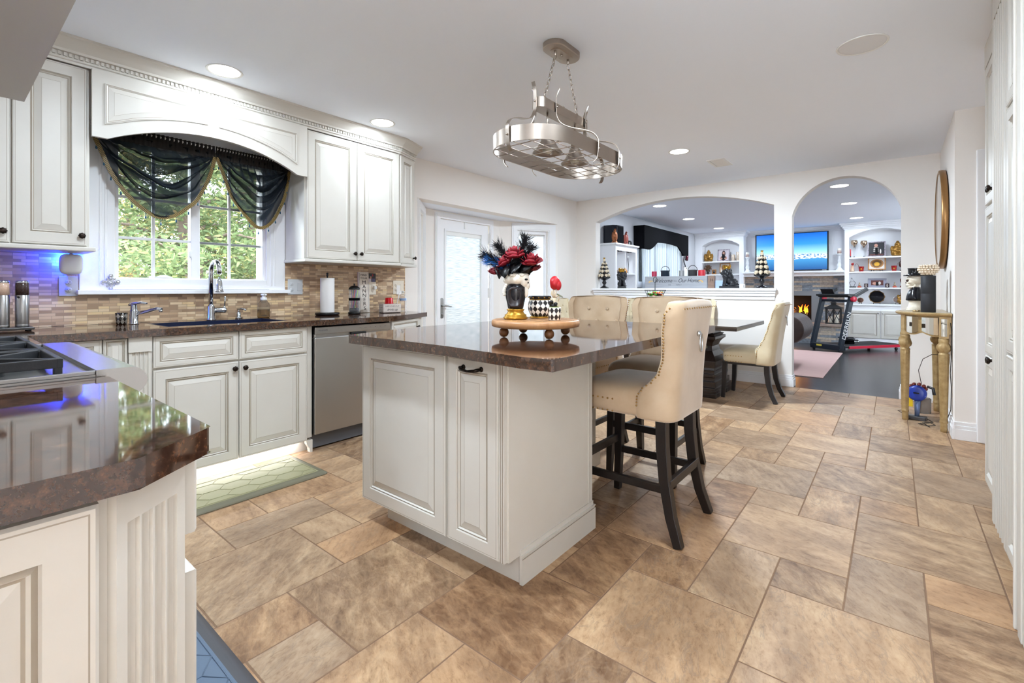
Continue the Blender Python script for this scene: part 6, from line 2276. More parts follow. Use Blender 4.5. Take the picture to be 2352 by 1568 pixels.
for sy in (1, -1):
    b.sphere((0.046, sy * 0.036, 0.246), (0.012, 0.010, 0.009), 10, 8); b.sphere((0.050, sy * 0.022, 0.279), (0.014, 0.018, 0.007), 10, 8); b.tube([(0.0, sy * 0.036, 0.226), (0.020, sy * 0.036, 0.206)], 0.008, 8)
b.tube([(0.0, 0, 0.18), (-0.005, 0, 0.25)], 0.022, 12)
fuse(obj('skull', b, m_skull, t), 0.0035)
b = MB()
for sy in (1, -1):
    b.sphere((0.054, sy * 0.022, 0.264), (0.0125, 0.0145, 0.012), 12, 8)
b.sphere((0.0655, 0.004, 0.246), (0.004, 0.004, 0.007), 8, 6); b.sphere((0.0655, -0.004, 0.246), (0.004, 0.004, 0.007), 8, 6)
for k in range(9):
    y = (k - 4) * 0.006
    b.box(0.0665 - abs(y) * 0.55, 0.0675 - abs(y) * 0.55, y - 0.0006, y + 0.0006, 0.211, 0.232)
b.box(0.040, 0.064, -0.026, 0.026, 0.2165, 0.2185)
obj('dark_hollow', b, mat('dark brown hollow', '3A241D', 0.8), t)
b = MB().lathe([(0.084, 0.306), (0.086, 0.310), (0.082, 0.315), (0.056, 0.316), (0.052, 0.322), (0.053, 0.361), (0.057, 0.372), (0.055, 0.374), (0.002, 0.374)], n=32)
obj('top_hat', b, mat('black lacquer hat', '121216', 0.16), t)
t = thing('pillar_vase', 'tall matte black cylinder beside the skull bust on the console', 'vase', (0.222, 5.20, CZ))
obj('cylinder', MB().lathe([(0.046, 0), (0.048, 0.003), (0.048, 0.150), (0.0475, 0.151), (0.048, 0.152), (0.048, 0.300), (0.045, 0.302), (0.043, 0.296), (0.002, 0.294)], n=36), mat('matte black', '232327', 0.6), t)
o = thing('glass_bowl', 'amber crystal bowl sitting on top of the black cylinder', 'bowl', (0.222, 5.20, CZ + 0.3025))
b = MB().lathe([(0.030, 0), (0.034, 0.003), (0.050, 0.020), (0.058, 0.045), (0.055, 0.065), (0.048, 0.080), (0.044, 0.079), (0.050, 0.062), (0.05, 0.045), (0.04, 0.024), (0.002, 0.008)], n=32)
for k, (r, z, n) in enumerate(((0.040, 0.012, 14), (0.054, 0.028, 18), (0.062, 0.046, 20), (0.060, 0.064, 20), (0.052, 0.080, 18))):
    for i in range(n):
        a = 2 * PI * (i + 0.5 * (k % 2)) / n
        b.sphere((r * math.cos(a), r * math.sin(a), z), 0.0098, 8, 6)
obj('crystal', b, mat('champagne crystal', 'E9D8C0', 0.14, 0.45), o)
t = thing('trinket_dish', 'small silver trinkets lying in front of the black cylinder', 'trinket', (0.150, 5.27, CZ))
b = MB()
for k in range(6):
    a = k * 1.05
    b.sphere((0.018 * math.cos(a), 0.018 * math.sin(a), 0.008), 0.008, 8, 6)
b.lathe([(0.025, 0), (0.03, 0.003), (0.02, 0.004), (0.002, 0.002)], n=16)
obj('beads', b, mat('gold silver beads', 'C9B28A', 0.2, 0.8), t)

t = thing('wall_mirror', 'round mirror with thin gold frame hanging on the right wall', 'mirror', (0.359, 5.74, 1.76))
Mm = frame((0, 0, 0), (-1, 0, 0))
b = MB().lathe([(0.410, 0.005), (0.438, 0.006), (0.442, 0.020), (0.440, 0.046), (0.428, 0.050), (0.412, 0.048), (0.410, 0.03)], n=64, M=Mm)
obj('frame', b, mat('bronze gold frame', '9C7448', 0.35, 0.7), t)
obj('back', MB().lathe([(0.002, 0), (0.405, 0.001), (0.405, 0.01)], n=48, M=Mm), m_shadow, t)
obj('mirror_glass', MB().lathe([(0.411, 0.012), (0.411, 0.044), (0.39, 0.047), (0.002, 0.0472)], n=64, M=Mm), mat('speckled mirror', 'D6D1CA', 0.10, 0.9, var='C2BAB0', vscale=20), t)

t = thing('hand_vacuum', 'handheld vacuum with blue hub and clear bin on the floor under the console', 'vacuum', (0.175, 5.50, 0), R(-12))
vb = lambda: MB()
obj('floor_head', MB().box(-0.065, 0.065, -0.12, -0.05, 0.0, 0.035), mat('gunmetal', '5A5A5E', 0.3, 0.6), t, bevel=0.006)
obj('nozzle_tube', MB().tube([(0, -0.085, 0.03), (0, -0.07, 0.10), (0, -0.05, 0.19)], [0.016, 0.019, 0.024], 14), mat('blue grey tube', '6C7DA6', 0.3, 0.4), t)
obj('dust_bin', MB().lathe([(0.055, 0), (0.058, 0.004), (0.058, 0.125), (0.05, 0.13)], (0.02, 0.02, 0.05), 24), mat('smoked clear bin', 'A8A29C', 0.1, trans=0.6, ior=1.2), t)
b = MB().lathe([(0.064, 0), (0.068, 0.008), (0.066, 0.03), (0.045, 0.036), (0.002, 0.036)], n=32, M=frame((-0.005, -0.045, 0.225), (0, -1, 0.1)))
obj('blue_hub', b, mat('deep blue plastic', '2A3FA0', 0.3), t)
b = MB()
for k in range(9):
    a = 2 * PI * k / 9
    b.sphere((-0.005 + 0.052 * math.cos(a), -0.02, 0.265 + 0.035 * math.sin(a)), (0.016, 0.03, 0.016), 10, 8)
obj('cyclone', b, mat('copper red cyclone', '7A3A34', 0.3, 0.4), t)
b = MB().tube([(-0.05, 0.03, 0.28), (-0.09, 0.02, 0.26), (-0.10, 0.0, 0.20), (-0.07, 0, 0.16)], 0.012, 10)
b.tube([(0.05, 0.03, 0.28), (0.09, 0.02, 0.27), (0.10, 0.0, 0.22)], 0.012, 10)
obj('grip', b, mat('dark grey plastic', '2C2A2C', 0.4), t)
obj('warning_label', MB().box(-0.075, -0.035, -0.05, -0.046, 0.10, 0.20), mat('yellow label', 'E8C21E', 0.5), t)
obj('hub_logo', MB().box(-0.025, 0.015, -0.0845, -0.082, 0.224, 0.236), m_black, t)
for lb, pts in (('thin dark cord curling on the floor under the console', [(0.22, 5.42, 0.02), (0.26, 5.36, 0.006), (0.20, 5.30, 0.005), (0.16, 5.24, 0.006), (0.22, 5.20, 0.006), (0.27, 5.26, 0.006), (0.24, 5.34, 0.006), (0.19, 5.27, 0.011), (0.23, 5.17, 0.006)]),
                ('thin brown cord rising from the vacuum to the console leg', [(0.19, 5.50, 0.30), (0.17, 5.50, 0.42), (0.20, 5.52, 0.52), (0.26, 5.56, 0.56), (0.33, 5.60, 0.56)]),
                ('thin dark cord hanging down the right wall behind the console', [(0.345, 5.10, 0.93), (0.353, 5.05, 0.80), (0.352, 5.06, 0.60), (0.345, 5.04, 0.48), (0.353, 5.07, 0.36), (0.352, 5.10, 0.18), (0.335, 5.14, 0.10)]),
                ('thin brown cord lying along the floor left of the vacuum', [(0.12, 5.52, 0.005), (0.06, 5.60, 0.005), (0.03, 5.70, 0.005), (0.10, 5.80, 0.005)])):
    o = obj('power_cord', MB().tube(pts, 0.0028, 6), m_black if 'dark' in lb else mat('brown cord', '3A2A22', 0.5))
    tag(o, lb, 'cord')
# ================================================================== LIVING ROOM
LM = [m_trim, m_glaze]
YL = 11.90


def bookcase(label, x0, x1, o0, o1, zs, zt, shelves):
    t = thing('bookcase', label, 'bookcase', ((x0 + x1) / 2, 12.05, 0))
    pl = [rect(x0, o0, 0.10, 2.44), rect(o1, x1, 0.10, 2.44), rect(o0, o1, 0.10, 0.125)]
    P = arch(o0, o1, zs, zt, 24)
    pl += [[p, q, (q[0], 2.44), (p[0], 2.44)] for p, q in zip(P[:-1], P[1:])]
    b = MB().plate(pl, YL, YL + 0.024, 'y')
    b.box(x0, x0 + 0.02, YL + 0.024, 12.245, 0.0, 2.44); b.box(x1 - 0.02, x1, YL + 0.024, 12.245, 0.0, 2.44)
    b.box(o0 - 0.012, o0, YL + 0.0245, 12.245, 0.80, 2.44); b.box(o1, o1 + 0.012, YL + 0.0245, 12.245, 0.80, 2.44)
    vs = [(p[0], YL + 0.02, p[1]) for p in P] + [(p[0], 12.24, p[1]) for p in P]
    n = len(P)
    b.add(vs, [(i, i + 1, n + i + 1, n + i) for i in range(n - 1)])
    obj('carcass', b, LM, t, world=True)
    obj('back_panel', MB().box(x0 + 0.02, x1 - 0.02, 12.215, 12.24, 0.1, 2.44), m_trim, t, world=True)
    for z in shelves:
        obj('shelf', MB().box(o0, o1, YL + 0.004, 12.215, z - 0.028, z), m_trim, t, world=True, bevel=0.003)
    obj('counter', MB().box(x0 - 0.0, x1 + 0.0, YL - 0.045, 12.215, 0.80, 0.835), m_trim, t, world=True, bevel=0.004)
    obj('lower_front', MB().box(x0, x1, YL - 0.02, YL + 0.0, 0.10, 0.80), m_trim, t, world=True)
    obj('plinth', MB().box(x0, x1, YL - 0.03, YL + 0.0, 0.0, 0.12), m_trim, t, world=True)
    wd = (x1 - x0 - 0.12) / 2
    for k in (0, 1):
        d = leaf(t, 'door', (x0 + 0.055 + k * (wd + 0.01), YL - 0.02, 0.15), PX, -PY, wd, 0.55, None, st=0.05)
        kb = MB().lathe([(0.006, 0), (0.005, 0.01), (0.014, 0.016), (0.016, 0.022), (0.010, 0.028), (0.001, 0.029)], n=16, M=frame(V((x0 + 0.055 + wd + (-0.03 if k == 0 else 0.04), YL - 0.04, 0.655)) - V(t.location), (0, -1, 0)))
        obj('knob', kb, m_silver, d)
    b = MB()
    for (o_, z0, z1) in ((0.02, 2.36, 2.385), (0.035, 2.385, 2.42), (0.06, 2.42, 2.45), (0.085, 2.45, ZC)):
        b.box(x0 - (o_ if x0 > -3.5 else 0), x1 + o_, YL - o_, 12.24, z0, z1 - 0.0005)
    obj('cornice', b, m_trim, t, world=True, bevel=0.006)
    return t


bookcase('white arched built-in bookcase left of the television', -3.815, -2.71, -3.65, -2.805, 2.175, 2.315, (1.800, 1.490, 1.165))
bookcase('white arched built-in bookcase right of the television', -0.79, 0.385, -0.715, 0.30, 2.190, 2.345, (1.785, 1.490, 1.165))

t = thing('fireplace', 'stacked stone fireplace with lit fire below the white mantel', 'fireplace', (-1.75, 12.0, 0))
b = MB().plate(holes(-2.705, -0.795, 0.0, 1.41, [(-2.14, -1.375, 0.43, 1.0)]), 12.05, 12.24, 'y')
obj('stone_face', b, m_stone, t, world=True)
obj('hearth_base', MB().box(-2.705, -0.797, 11.60, 12.05, 0.0, 0.365), m_stone, t, world=True)
obj('hearth_slab', MB().box(-2.706, -0.796, 11.57, 12.06, 0.365, 0.418), mat('hearth stone', 'A08C80', 0.7, var='8C7B72', vscale=12), t, world=True, bevel=0.008)
obj('fire_frame', MB().plate(holes(-2.26, -1.255, 0.42, 1.095, [(-2.13, -1.385, 0.44, 0.99)]), 12.02, 12.055, 'y'), mat('grey steel surround', '7C7D80', 0.4, 0.6), t, world=True, bevel=0.004)
b = MB().box(-2.14, -1.375, 12.22, 12.235, 0.43, 1.0)
b.box(-2.14, -1.375, 12.06, 12.22, 0.425, 0.44)
obj('firebox', b, mat('soot black', '100E0E', 0.9), t, world=True)
b = MB()
for x0, y0, z0, x1, y1, z1 in ((-2.0, 12.10, 0.50, -1.5, 12.12, 0.50), (-1.95, 12.16, 0.52, -1.48, 12.15, 0.56), (-1.9, 12.12, 0.62, -1.52, 12.14, 0.58), (-1.75, 12.10, 0.55, -1.62, 12.16, 0.72)):
    b.tube([(x0, y0, z0), ((x0 + x1) / 2, y0, (z0 + z1) / 2 + 0.01), (x1, y1, z1)], [0.045, 0.05, 0.042], 10)
obj('log', b, mat('charred log', '2A1A12', 0.9, var='120B08', vscale=30), t, world=True)
fm = N('flame')
tcf = fm.n('ShaderNodeTexCoord'); sz = fm.n('ShaderNodeSeparateXYZ'); fm.l(tcf, 'Generated', sz, 0)
rf = fm.ramp(sz, 2, [(0.0, 'FFE9A0'), (0.4, 'FF9A20'), (1.0, 'E03A08')])
fm.l(rf, 0, fm.bs, 'Emission Color'); fm.bs.inputs['Emission Strength'].default_value = 1.6; fm.bs.inputs['Base Color'].default_value = lin('301008')
rnd = random.Random(8)
b = MB()
for i in range(34):
    x = rnd.uniform(-2.02, -1.46); z = 0.50 + rnd.choice([0, 0.12]) ; h = rnd.uniform(0.06, 0.19)
    y = rnd.uniform(12.07, 12.16)
    b.tube([(x, y, z), (x + rnd.uniform(-.02, .02), y, z + h * 0.4), (x + rnd.uniform(-.03, .03), y, z + h * 0.75), (x + rnd.uniform(-.04, .04), y, z + h)], [0.014, 0.018, 0.010, 0.001], 7)
obj('flames', b, fm.mat, t, world=True)
lamp('fire_glow', 'POINT', (0.0, 0.0, 0.62), 2.0, (1.0, 0.45, 0.12), 0.1, parent=t)

b = MB()
b.box(-2.708, -0.792, 11.80, 12.24, 1.485, 1.525)
b.box(-2.708, -0.792, 11.84, 12.24, 1.465, 1.485)
b.box(-2.708, -0.792, 11.90, 12.24, 1.412, 1.465)
o = obj('mantel_shelf', b, m_trim, bevel=0.005)
tag(o, 'white mantel shelf between the two built-in bookcases', 'mantel')
b = MB().box(-2.708, -0.792, 12.205, 12.245, 1.526, 2.488)
for k in range(12):
    x = -2.62 + k * 0.16
    b.box(x, x + 0.006, 12.203, 12.206, 1.526, 2.40)
for (o_, z0, z1) in ((0.02, 2.38, 2.42), (0.05, 2.42, 2.455), (0.075, 2.455, 2.488)):
    b.box(-2.624, -0.876, 12.205 - o_, 12.21, z0, z1)
struct('trim_5', b, m_trim, bevel=0.004)

# ---- television
tv = N('television picture')
tcv = tv.n('ShaderNodeTexCoord'); sv = tv.n('ShaderNodeSeparateXYZ'); tv.l(tcv, 'Generated', sv, 0)
nzv = tv.n('ShaderNodeTexNoise', i_Scale=6.0, i_Detail=6.0); tv.l(tcv, 'Generated', nzv, 'Vector')
# hills: brightness near the horizon, mirrored in the water
d0 = tv.n('ShaderNodeMath', operation='SUBTRACT'); d0.inputs[1].default_value = 0.36; tv.l(sv, 2, d0, 0)
da = tv.n('ShaderNodeMath', operation='ABSOLUTE'); tv.l(d0, 0, da, 0)
nm = tv.n('ShaderNodeMath', operation='MULTIPLY_ADD'); nm.inputs[1].default_value = -0.115; tv.l(nzv, 0, nm, 0); tv.l(da, 0, nm, 2)
hm = tv.ramp(nm, 0, [(0.0, 1.0), (0.001, 1.0), (0.006, 0.0)])
sky = tv.ramp(sv, 2, [(0.0, '0A4A8C'), (0.30, '3F8FC8'), (0.345, 'A9D4EA'), (0.355, '1C3F5E'), (0.365, '16324C'), (0.372, 'C8E4F4'), (0.50, '8CCBF0'), (0.7, '2F8CE0'), (1.0, '0A5CC0')])
mh = tv.n('ShaderNodeMix', data_type='RGBA'); tv.l(hm, 0, mh, 'Factor'); tv.l(sky, 0, mh, 6)
n2 = tv.n('ShaderNodeTexNoise', i_Scale=28.0, i_Detail=4.0); tv.l(tcv, 'Generated', n2, 'Vector')
hr = tv.ramp(n2, 0, [(0.42, '3A78B0'), (0.5, 'DDECF6')]); tv.l(hr, 0, mh, 7)
lt = tv.n('ShaderNodeMath', operation='LESS_THAN'); lt.inputs[1].default_value = 0.045; tv.l(da, 0, lt, 0)
tv.l(mh, 2, tv.bs, 'Emission Color'); tv.bs.inputs['Emission Strength'].default_value = 0.42
tv.bs.inputs['Base Color'].default_value = (0, 0, 0, 1); tv.bs.inputs['Roughness'].default_value = 0.25
t = thing('television', 'large flat television showing a blue mountain lake above the mantel', 'television', (-1.795, 12.15, 1.95))
obj('bezel', MB().plate(holes(-2.506, -1.085, 1.535, 2.385, [(-2.482, -1.109, 1.562, 2.368)]), 12.11, 12.165, 'y').box(-2.506, -1.085, 12.145, 12.16, 1.54, 2.38), m_black, t, world=True, bevel=0.003)
obj('screen', MB().box(-2.484, -1.107, 12.120, 12.128, 1.560, 2.370), tv.mat, t, world=True)
obj('wall_bracket', MB().box(-2.0, -1.6, 12.16, 12.204, 1.8, 2.1), m_black, t, world=True)
obj('maker_badge', MB().box(-1.20, -1.12, 12.1085, 12.11, 1.544, 1.552), m_silver, t, world=True)

m_cand = mat('white turned candlestick', 'E4E4E4', 0.5)
for x, s_ in ((-2.645, 'white turned candlestick at the left end of the mantel beside the television'), (-0.885, 'white turned candlestick at the right end of the mantel beside the television')):
    t = thing('candlestick', s_, 'candlestick', (x, 11.98, 1.526), group='white candlesticks on the mantel')
    obj('post', MB().lathe([(0.065, 0), (0.068, 0.01), (0.055, 0.025), (0.035, 0.05), (0.030, 0.075), (0.042, 0.10), (0.038, 0.13), (0.024, 0.16), (0.030, 0.18), (0.034, 0.20), (0.022, 0.24), (0.020, 0.28), (0.030, 0.315), (0.046, 0.325), (0.050, 0.34), (0.045, 0.345)], n=24), m_cand, t)
    obj('candle', MB().cyl((0, 0, 0.345), 0.036, 0.115, 20), m_wax, t)
    obj('jewelled_band', MB().lathe([(0.0365, 0.355), (0.039, 0.357), (0.039, 0.41), (0.0365, 0.412)], n=20), mat('jewelled band', '8C5A50', 0.3, var='D8C8C0', vscale=40), t)


# ---- little things on the shelves
m_gstat = mat('gilded statue', 'A87C34', 0.35, 0.5, var='7E5820', vscale=25)


def gold_figure(label, x, y, z, s, grp):
    t = thing('seated_statue', label, 'statue', (x, y, z), group=grp)
    b = MB()
    b.sphere((0, 0, 0.03), (0.10, 0.07, 0.035)); b.sphere((0, 0.01, 0.11), (0.082, 0.06, 0.085)); b.sphere((-0.06, -0.02, 0.07), (0.045, 0.05, 0.05)); b.sphere((0.06, -0.02, 0.07), (0.045, 0.05, 0.05))
    b.sphere((-0.08, 0, 0.13), (0.03, 0.04, 0.07)); b.sphere((0.08, 0, 0.13), (0.03, 0.04, 0.07)); b.sphere((0, 0.0, 0.185), (0.06, 0.045, 0.03))
    b.sphere((0, -0.005, 0.228), (0.040, 0.042, 0.046)); b.sphere((0, 0.0, 0.268), (0.024, 0.024, 0.024)); b.sphere((-0.04, 0, 0.222), (0.008, 0.012, 0.020)); b.sphere((0.04, 0, 0.222), (0.008, 0.012, 0.020))
    b.sphere((0, -0.045, 0.222), (0.008, 0.010, 0.010)); b.sphere((0, -0.055, 0.10), (0.04, 0.02, 0.02))
    b.v = [(p[0] * s, p[1] * s, p[2] * s) for p in b.v]
    fuse(obj('body', b, m_gstat, t), 0.006 * s)
    return t


gold_figure('gold seated statue on the top shelf of the left bookcase', -3.535, 12.05, 1.801, 1.0, 'gold seated statues')
gold_figure('gold seated statue on the top shelf of the right bookcase', 0.06, 12.05, 1.786, 1.05, 'gold seated statues')


def picture(name, label, cat, x, y, z, w, h, mf, mbk, shapes, grp=None, easel=False, fw=0.02):
    """standing frame, leaning back a little; shapes: (x0, x1, z0, z1, material, round)"""
    t = thing(name, label, cat, (x, y, z), group=grp)
    lift = 0.03 if easel else 0.0
    M = Matrix.Translation((0, 0, lift)) @ Matrix.Rotation(R(-8), 4, 'X')
    obj('frame', MB().plate(holes(-w / 2, w / 2, 0, h, [(-w / 2 + fw, w / 2 - fw, fw, h - fw)]), -0.012, 0.006, 'y', M=M).box(-w / 2, w / 2, 0.004, 0.010, 0, h, M=M), mf, t, bevel=0.002)
    obj('picture', MB().box(-w / 2 + fw * 0.9, w / 2 - fw * 0.9, -0.004, 0.004, fw * 0.9, h - fw * 0.9, M=M), mbk, t)
    ms = []
    b = MB()
    for k, (x0, x1, z0, z1, m, rd) in enumerate(shapes):
        if m not in ms:
            ms.append(m)
        i = ms.index(m)
        cx, cz, rx, rz = (x0 + x1) / 2 * w, (z0 + z1) / 2 * h, (x1 - x0) / 2 * w, (z1 - z0) / 2 * h
        yy = -0.0045 - 0.0003 * k
        if rd:
            b.add([(cx + rx * math.cos(a), yy, cz + rz * math.sin(a)) for a in [2 * PI * j / 20 for j in range(20)]], [tuple(range(20))], i, M=M)
        else:
            b.add([(cx - rx, yy, cz - rz), (cx + rx, yy, cz - rz), (cx + rx, yy, cz + rz), (cx - rx, yy, cz + rz)], [(0, 1, 2, 3)], i, M=M)
    if shapes:
        obj('printed_image', b, ms, t)
    if easel:
        e = MB()
        for sx in (-0.3, 0.3):
            e.tube([(sx * w, -0.05, 0.012), (sx * w, -0.045, 0.03), (sx * w, -0.02, 0.03), (sx * w, 0.02, 0.03), (sx * w * 0.6, 0.05, h * 0.6)], 0.006, 6)
            e.tube([(sx * w, -0.045, 0.03), (sx * w, -0.06, 0.0)], 0.006, 6)
            e.tube([(sx * w * 0.6, 0.05, h * 0.6), (sx * w * 0.6, 0.12, 0.0)], 0.006, 6)
        obj('easel', e, m_black, t)
    else:
        obj('prop', MB().box(-0.02, 0.02, 0.01, 0.014, 0.005, h * 0.6, M=Matrix.Rotation(R(14), 4, 'X')), m_black, t)
    return t


p_skin = mat('printed skin', 'B98774', 0.6); p_hair = mat('printed hair', '3A2420', 0.6); p_dark = mat('printed dark', '241A20', 0.6); p_wht = mat('printed white', 'D8D0C8', 0.6)
p_bg1 = mat('printed pale backdrop', 'C6BAC0', 0.6); p_bg2 = mat('printed black backdrop', '17121A', 0.5); p_brn = mat('printed brown', '5A2E28', 0.6)
m_fj = mat('jewelled dark frame', '4A3A46', 0.3, var='B8AEB8', vscale=60)
m_fgld = mat('carved wood gold frame', '8A5A34', 0.4, 0.2, var='C08A50', vscale=30)
picture('picture_frame', 'framed portrait of a long-haired person in a dark top, left bookcase', 'picture frame', -3.185, 12.02, 1.801, 0.27, 0.29, m_fj, p_bg1,
        [(-0.15, 0.15, 0.34, 0.90, p_hair, True), (-0.30, 0.30, 0.08, 0.46, p_skin, True), (-0.19, 0.19, 0.07, 0.50, p_dark, True), (-0.06, 0.06, 0.46, 0.62, p_skin, True), (-0.085, 0.085, 0.58, 0.82, p_skin, True), (-0.09, 0.09, 0.77, 0.88, p_hair, True), (-0.26, 0.26, 0.20, 0.28, p_skin, True)], 'framed portraits')
picture('picture_frame', 'framed portrait of a person in a striped top, right bookcase', 'picture frame', -0.27, 12.02, 1.786, 0.29, 0.31, m_fj, p_bg2,
        [(-0.22, 0.18, 0.16, 0.62, p_dark, True), (-0.18, 0.12, 0.34, 0.40, p_wht, False), (-0.17, 0.11, 0.46, 0.52, p_wht, False), (-0.15, 0.09, 0.57, 0.62, p_wht, False), (-0.13, 0.07, 0.62, 0.86, p_skin, True), (-0.38, 0.38, 0.10, 0.18, p_brn, False), (0.18, 0.26, 0.2, 0.5, p_wht, True)], 'framed portraits')
picture('picture_frame', 'grey-matted photo frame on the third shelf of the right bookcase', 'picture frame', -0.26, 12.02, 1.166, 0.30, 0.185, mat('grey silver frame', '8C8C98', 0.4), mat('grey mat', '8F8E9C', 0.6),
        [(-0.33, 0.33, 0.25, 0.78, p_brn, False), (-0.25, 0.0, 0.3, 0.6, p_skin, True), (0.05, 0.2, 0.3, 0.65, p_wht, True)], fw=0.012)
for x, s_ in ((-0.435, 'small dark red arched frame left of the grey photo frame'), (-0.100, 'small dark red arched frame right of the grey photo frame')):
    picture('picture_frame', s_, 'picture frame', x, 11.95, 1.166, 0.065, 0.08, mat('oxblood frame', '3A1418', 0.4), p_dark, [(-0.25, 0.25, 0.2, 0.8, p_wht, True), (-0.15, 0.15, 0.45, 0.75, p_skin, True)], 'small arched frames', fw=0.008)
picture('display_plate', 'square ornamental plate with gold medallion on an easel, left bookcase', 'plate', -3.155, 12.02, 1.491, 0.235, 0.235, m_fgld, p_wht, [(-0.34, 0.34, 0.16, 0.84, m_fgld, True), (-0.24, 0.24, 0.26, 0.74, mat('print brown', '5E3A20', 0.5), True), (-0.14, 0.14, 0.34, 0.66, m_gold, True)], 'square plates on easels', easel=True)
picture('display_plate', 'square ornamental plate with gold medallion on an easel, right bookcase', 'plate', -0.265, 12.02, 1.491, 0.285, 0.255, m_fgld, p_wht, [(-0.38, 0.38, 0.14, 0.86, m_fgld, True), (-0.28, 0.28, 0.22, 0.78, mat('print olive', '6A4A22', 0.5), True), (-0.16, 0.16, 0.30, 0.62, m_gold, True)], 'square plates on easels', easel=True)
picture('small_plaque', 'small square dark gold plaque on the second shelf of the left bookcase', 'ornament', -3.395, 12.0, 1.491, 0.10, 0.115, m_fgld, p_dark, [(-0.2, 0.2, 0.3, 0.7, p_wht, True)])

m_spark = mat('mosaic candle holder', 'BFA890', 0.25, 0.3, var='E6D8C8', vscale=120)
for x, h, s_ in ((-2.965, 0.15, 'short sparkly mosaic candle holder right of the portrait, left bookcase'), (-2.855, 0.21, 'taller sparkly mosaic candle holder at the right end of the top shelf')):
    t = thing('candle_holder', s_, 'candle holder', (x, 12.03, 1.801))
    obj('cup', MB().lathe([(0.042, 0), (0.045, 0.003), (0.045, h - 0.003), (0.042, h), (0.038, h - 0.01), (0.038, 0.02), (0.002, 0.018)], n=24), m_spark, t)
t = thing('dried_bouquet', 'dark brown dried pine and feather ball behind the red candle, left bookcase', 'ornament', (-3.545, 12.03, 1.491))
b = MB().lathe([(0.03, 0), (0.035, 0.01), (0.018, 0.03), (0.022, 0.05), (0.03, 0.07)], n=18)
obj('stem_pot', b, m_dwood, t)
rnd = random.Random(15)
b = MB()
for i in range(120):
    d = V((rnd.gauss(0, 1), rnd.gauss(0, 1), rnd.gauss(0, 1))).normalized()
    c = V((0, 0, 0.15))
    b.tube([c + d * 0.02, c + d * rnd.uniform(0.07, 0.10)], [0.010, 0.004], 5)
obj('tuft', b, mat('brown tuft', '4A3024', 0.7, var='8A6A50', vscale=40), t, kind='stuff')

m_merc = mat('mercury glass', 'BFA58C', 0.14, 0.85)
for x, s_, dz in ((-0.635, 'mercury glass goblet at the far left of the right bookcase top shelf', 0.02), (-0.475, 'mercury glass goblet left of the striped-top portrait', 0.0)):
    t = thing('goblet', s_, 'goblet', (x, 12.04, 1.786), group='mercury glass goblets')
    obj('bowl', MB().lathe([(0.010, 0.19), (0.014, 0.21), (0.020, 0.225), (0.026, 0.235), (0.050, 0.26), (0.060, 0.29), (0.056, 0.32), (0.048, 0.335), (0.044, 0.33), (0.05, 0.30), (0.04, 0.265), (0.002, 0.25)], (0, 0, dz), 26), m_merc, t)
    obj('glass_stem', MB().lathe([(0.045, 0), (0.046, 0.003), (0.012, 0.010), (0.007, 0.03), (0.007, 0.17), (0.012, 0.192 + dz)], n=20), m_glass, t)
t = thing('taper_candle', 'red taper candle beside the left goblet', 'candle', (-0.695, 11.98, 1.786))
obj('holder', MB().lathe([(0.014, 0), (0.016, 0.004), (0.008, 0.012), (0.010, 0.03)], n=14), m_iron, t)
obj('wax', MB().cyl((0, 0, 0.03), 0.0105, 0.14, 14), m_red, t)
m_redtin = mat('red tin', '9C1E1C', 0.35)
for x, s_ in ((-0.515, 'red tin bucket left of the gold plate, right bookcase'), (0.005, 'red tin bucket right of the gold plate, right bookcase')):
    t = thing('tin_bucket', s_, 'bucket', (x, 11.98, 1.491), group='red tin buckets')
    obj('pail', MB().lathe([(0.034, 0), (0.036, 0.002), (0.046, 0.10), (0.048, 0.104), (0.043, 0.102), (0.032, 0.01), (0.002, 0.008)], n=24), m_redtin, t)
    obj('gold_badge', MB().lathe([(0.016, 0), (0.014, 0.003), (0.002, 0.004)], n=16, M=frame((0, -0.040, 0.05), (0, -1, 0.1))), m_gold, t)
    sd = -1 if x < -0.2 else 1
    obj('handle', MB().tube([(sd * 0.045, 0, 0.10), (sd * 0.05, 0, 0.14), (sd * 0.075, 0, 0.165), (sd * 0.10, 0, 0.15), (sd * 0.105, 0, 0.11)], 0.003, 6), m_copper, t)
t = thing('figurine', 'small red and cream figurine at the left of the second shelf, right bookcase', 'figurine', (-0.665, 11.98, 1.491))
b = MB().lathe([(0.036, 0), (0.037, 0.03), (0.030, 0.04), (0.028, 0.10), (0.022, 0.12), (0.012, 0.13)], n=20)
obj('body', b, mat('cream red figurine', 'B98A70', 0.5, var='D9C6AE', vscale=12), t)
obj('red_top', MB().sphere((0.005, 0, 0.155), (0.024, 0.022, 0.03), 14, 10, fn=lambda d: 1 + 0.15 * math.sin(5 * d.x + 6 * d.z)), m_redtin, t)
t = thing('bust', 'dark carved bust at the right end of the second shelf, right bookcase', 'statue', (0.145, 12.0, 1.491))
b = MB()
b.cyl((0, 0, 0), 0.055, 0.02, 20); b.sphere((0, 0, 0.05), (0.03, 0.03, 0.04)); b.sphere((0, 0, 0.13), (0.06, 0.06, 0.08)); b.sphere((0, 0, 0.21), (0.045, 0.045, 0.04)); b.sphere((-0.04, -0.03, 0.13), (0.03, 0.03, 0.06))
fuse(obj('body', b, mat('mahogany', '3F2018', 0.35), t), 0.005)
t = thing('wire_sculpture', 'small diamond shaped metal sculpture on a black block, right bookcase', 'ornament', (-0.655, 11.98, 1.166))
b = MB().tube([(-0.03, 0, 0.02), (-0.055, 0, 0.10), (-0.01, 0, 0.18), (0.045, 0, 0.10), (0.015, 0, 0.02)], 0.005, 6)
b.tube([(-0.055, 0, 0.10), (0, 0, 0.14), (0.045, 0, 0.10)], 0.004, 6)
b.sphere((-0.02, 0, 0.19), 0.012, 10, 8)
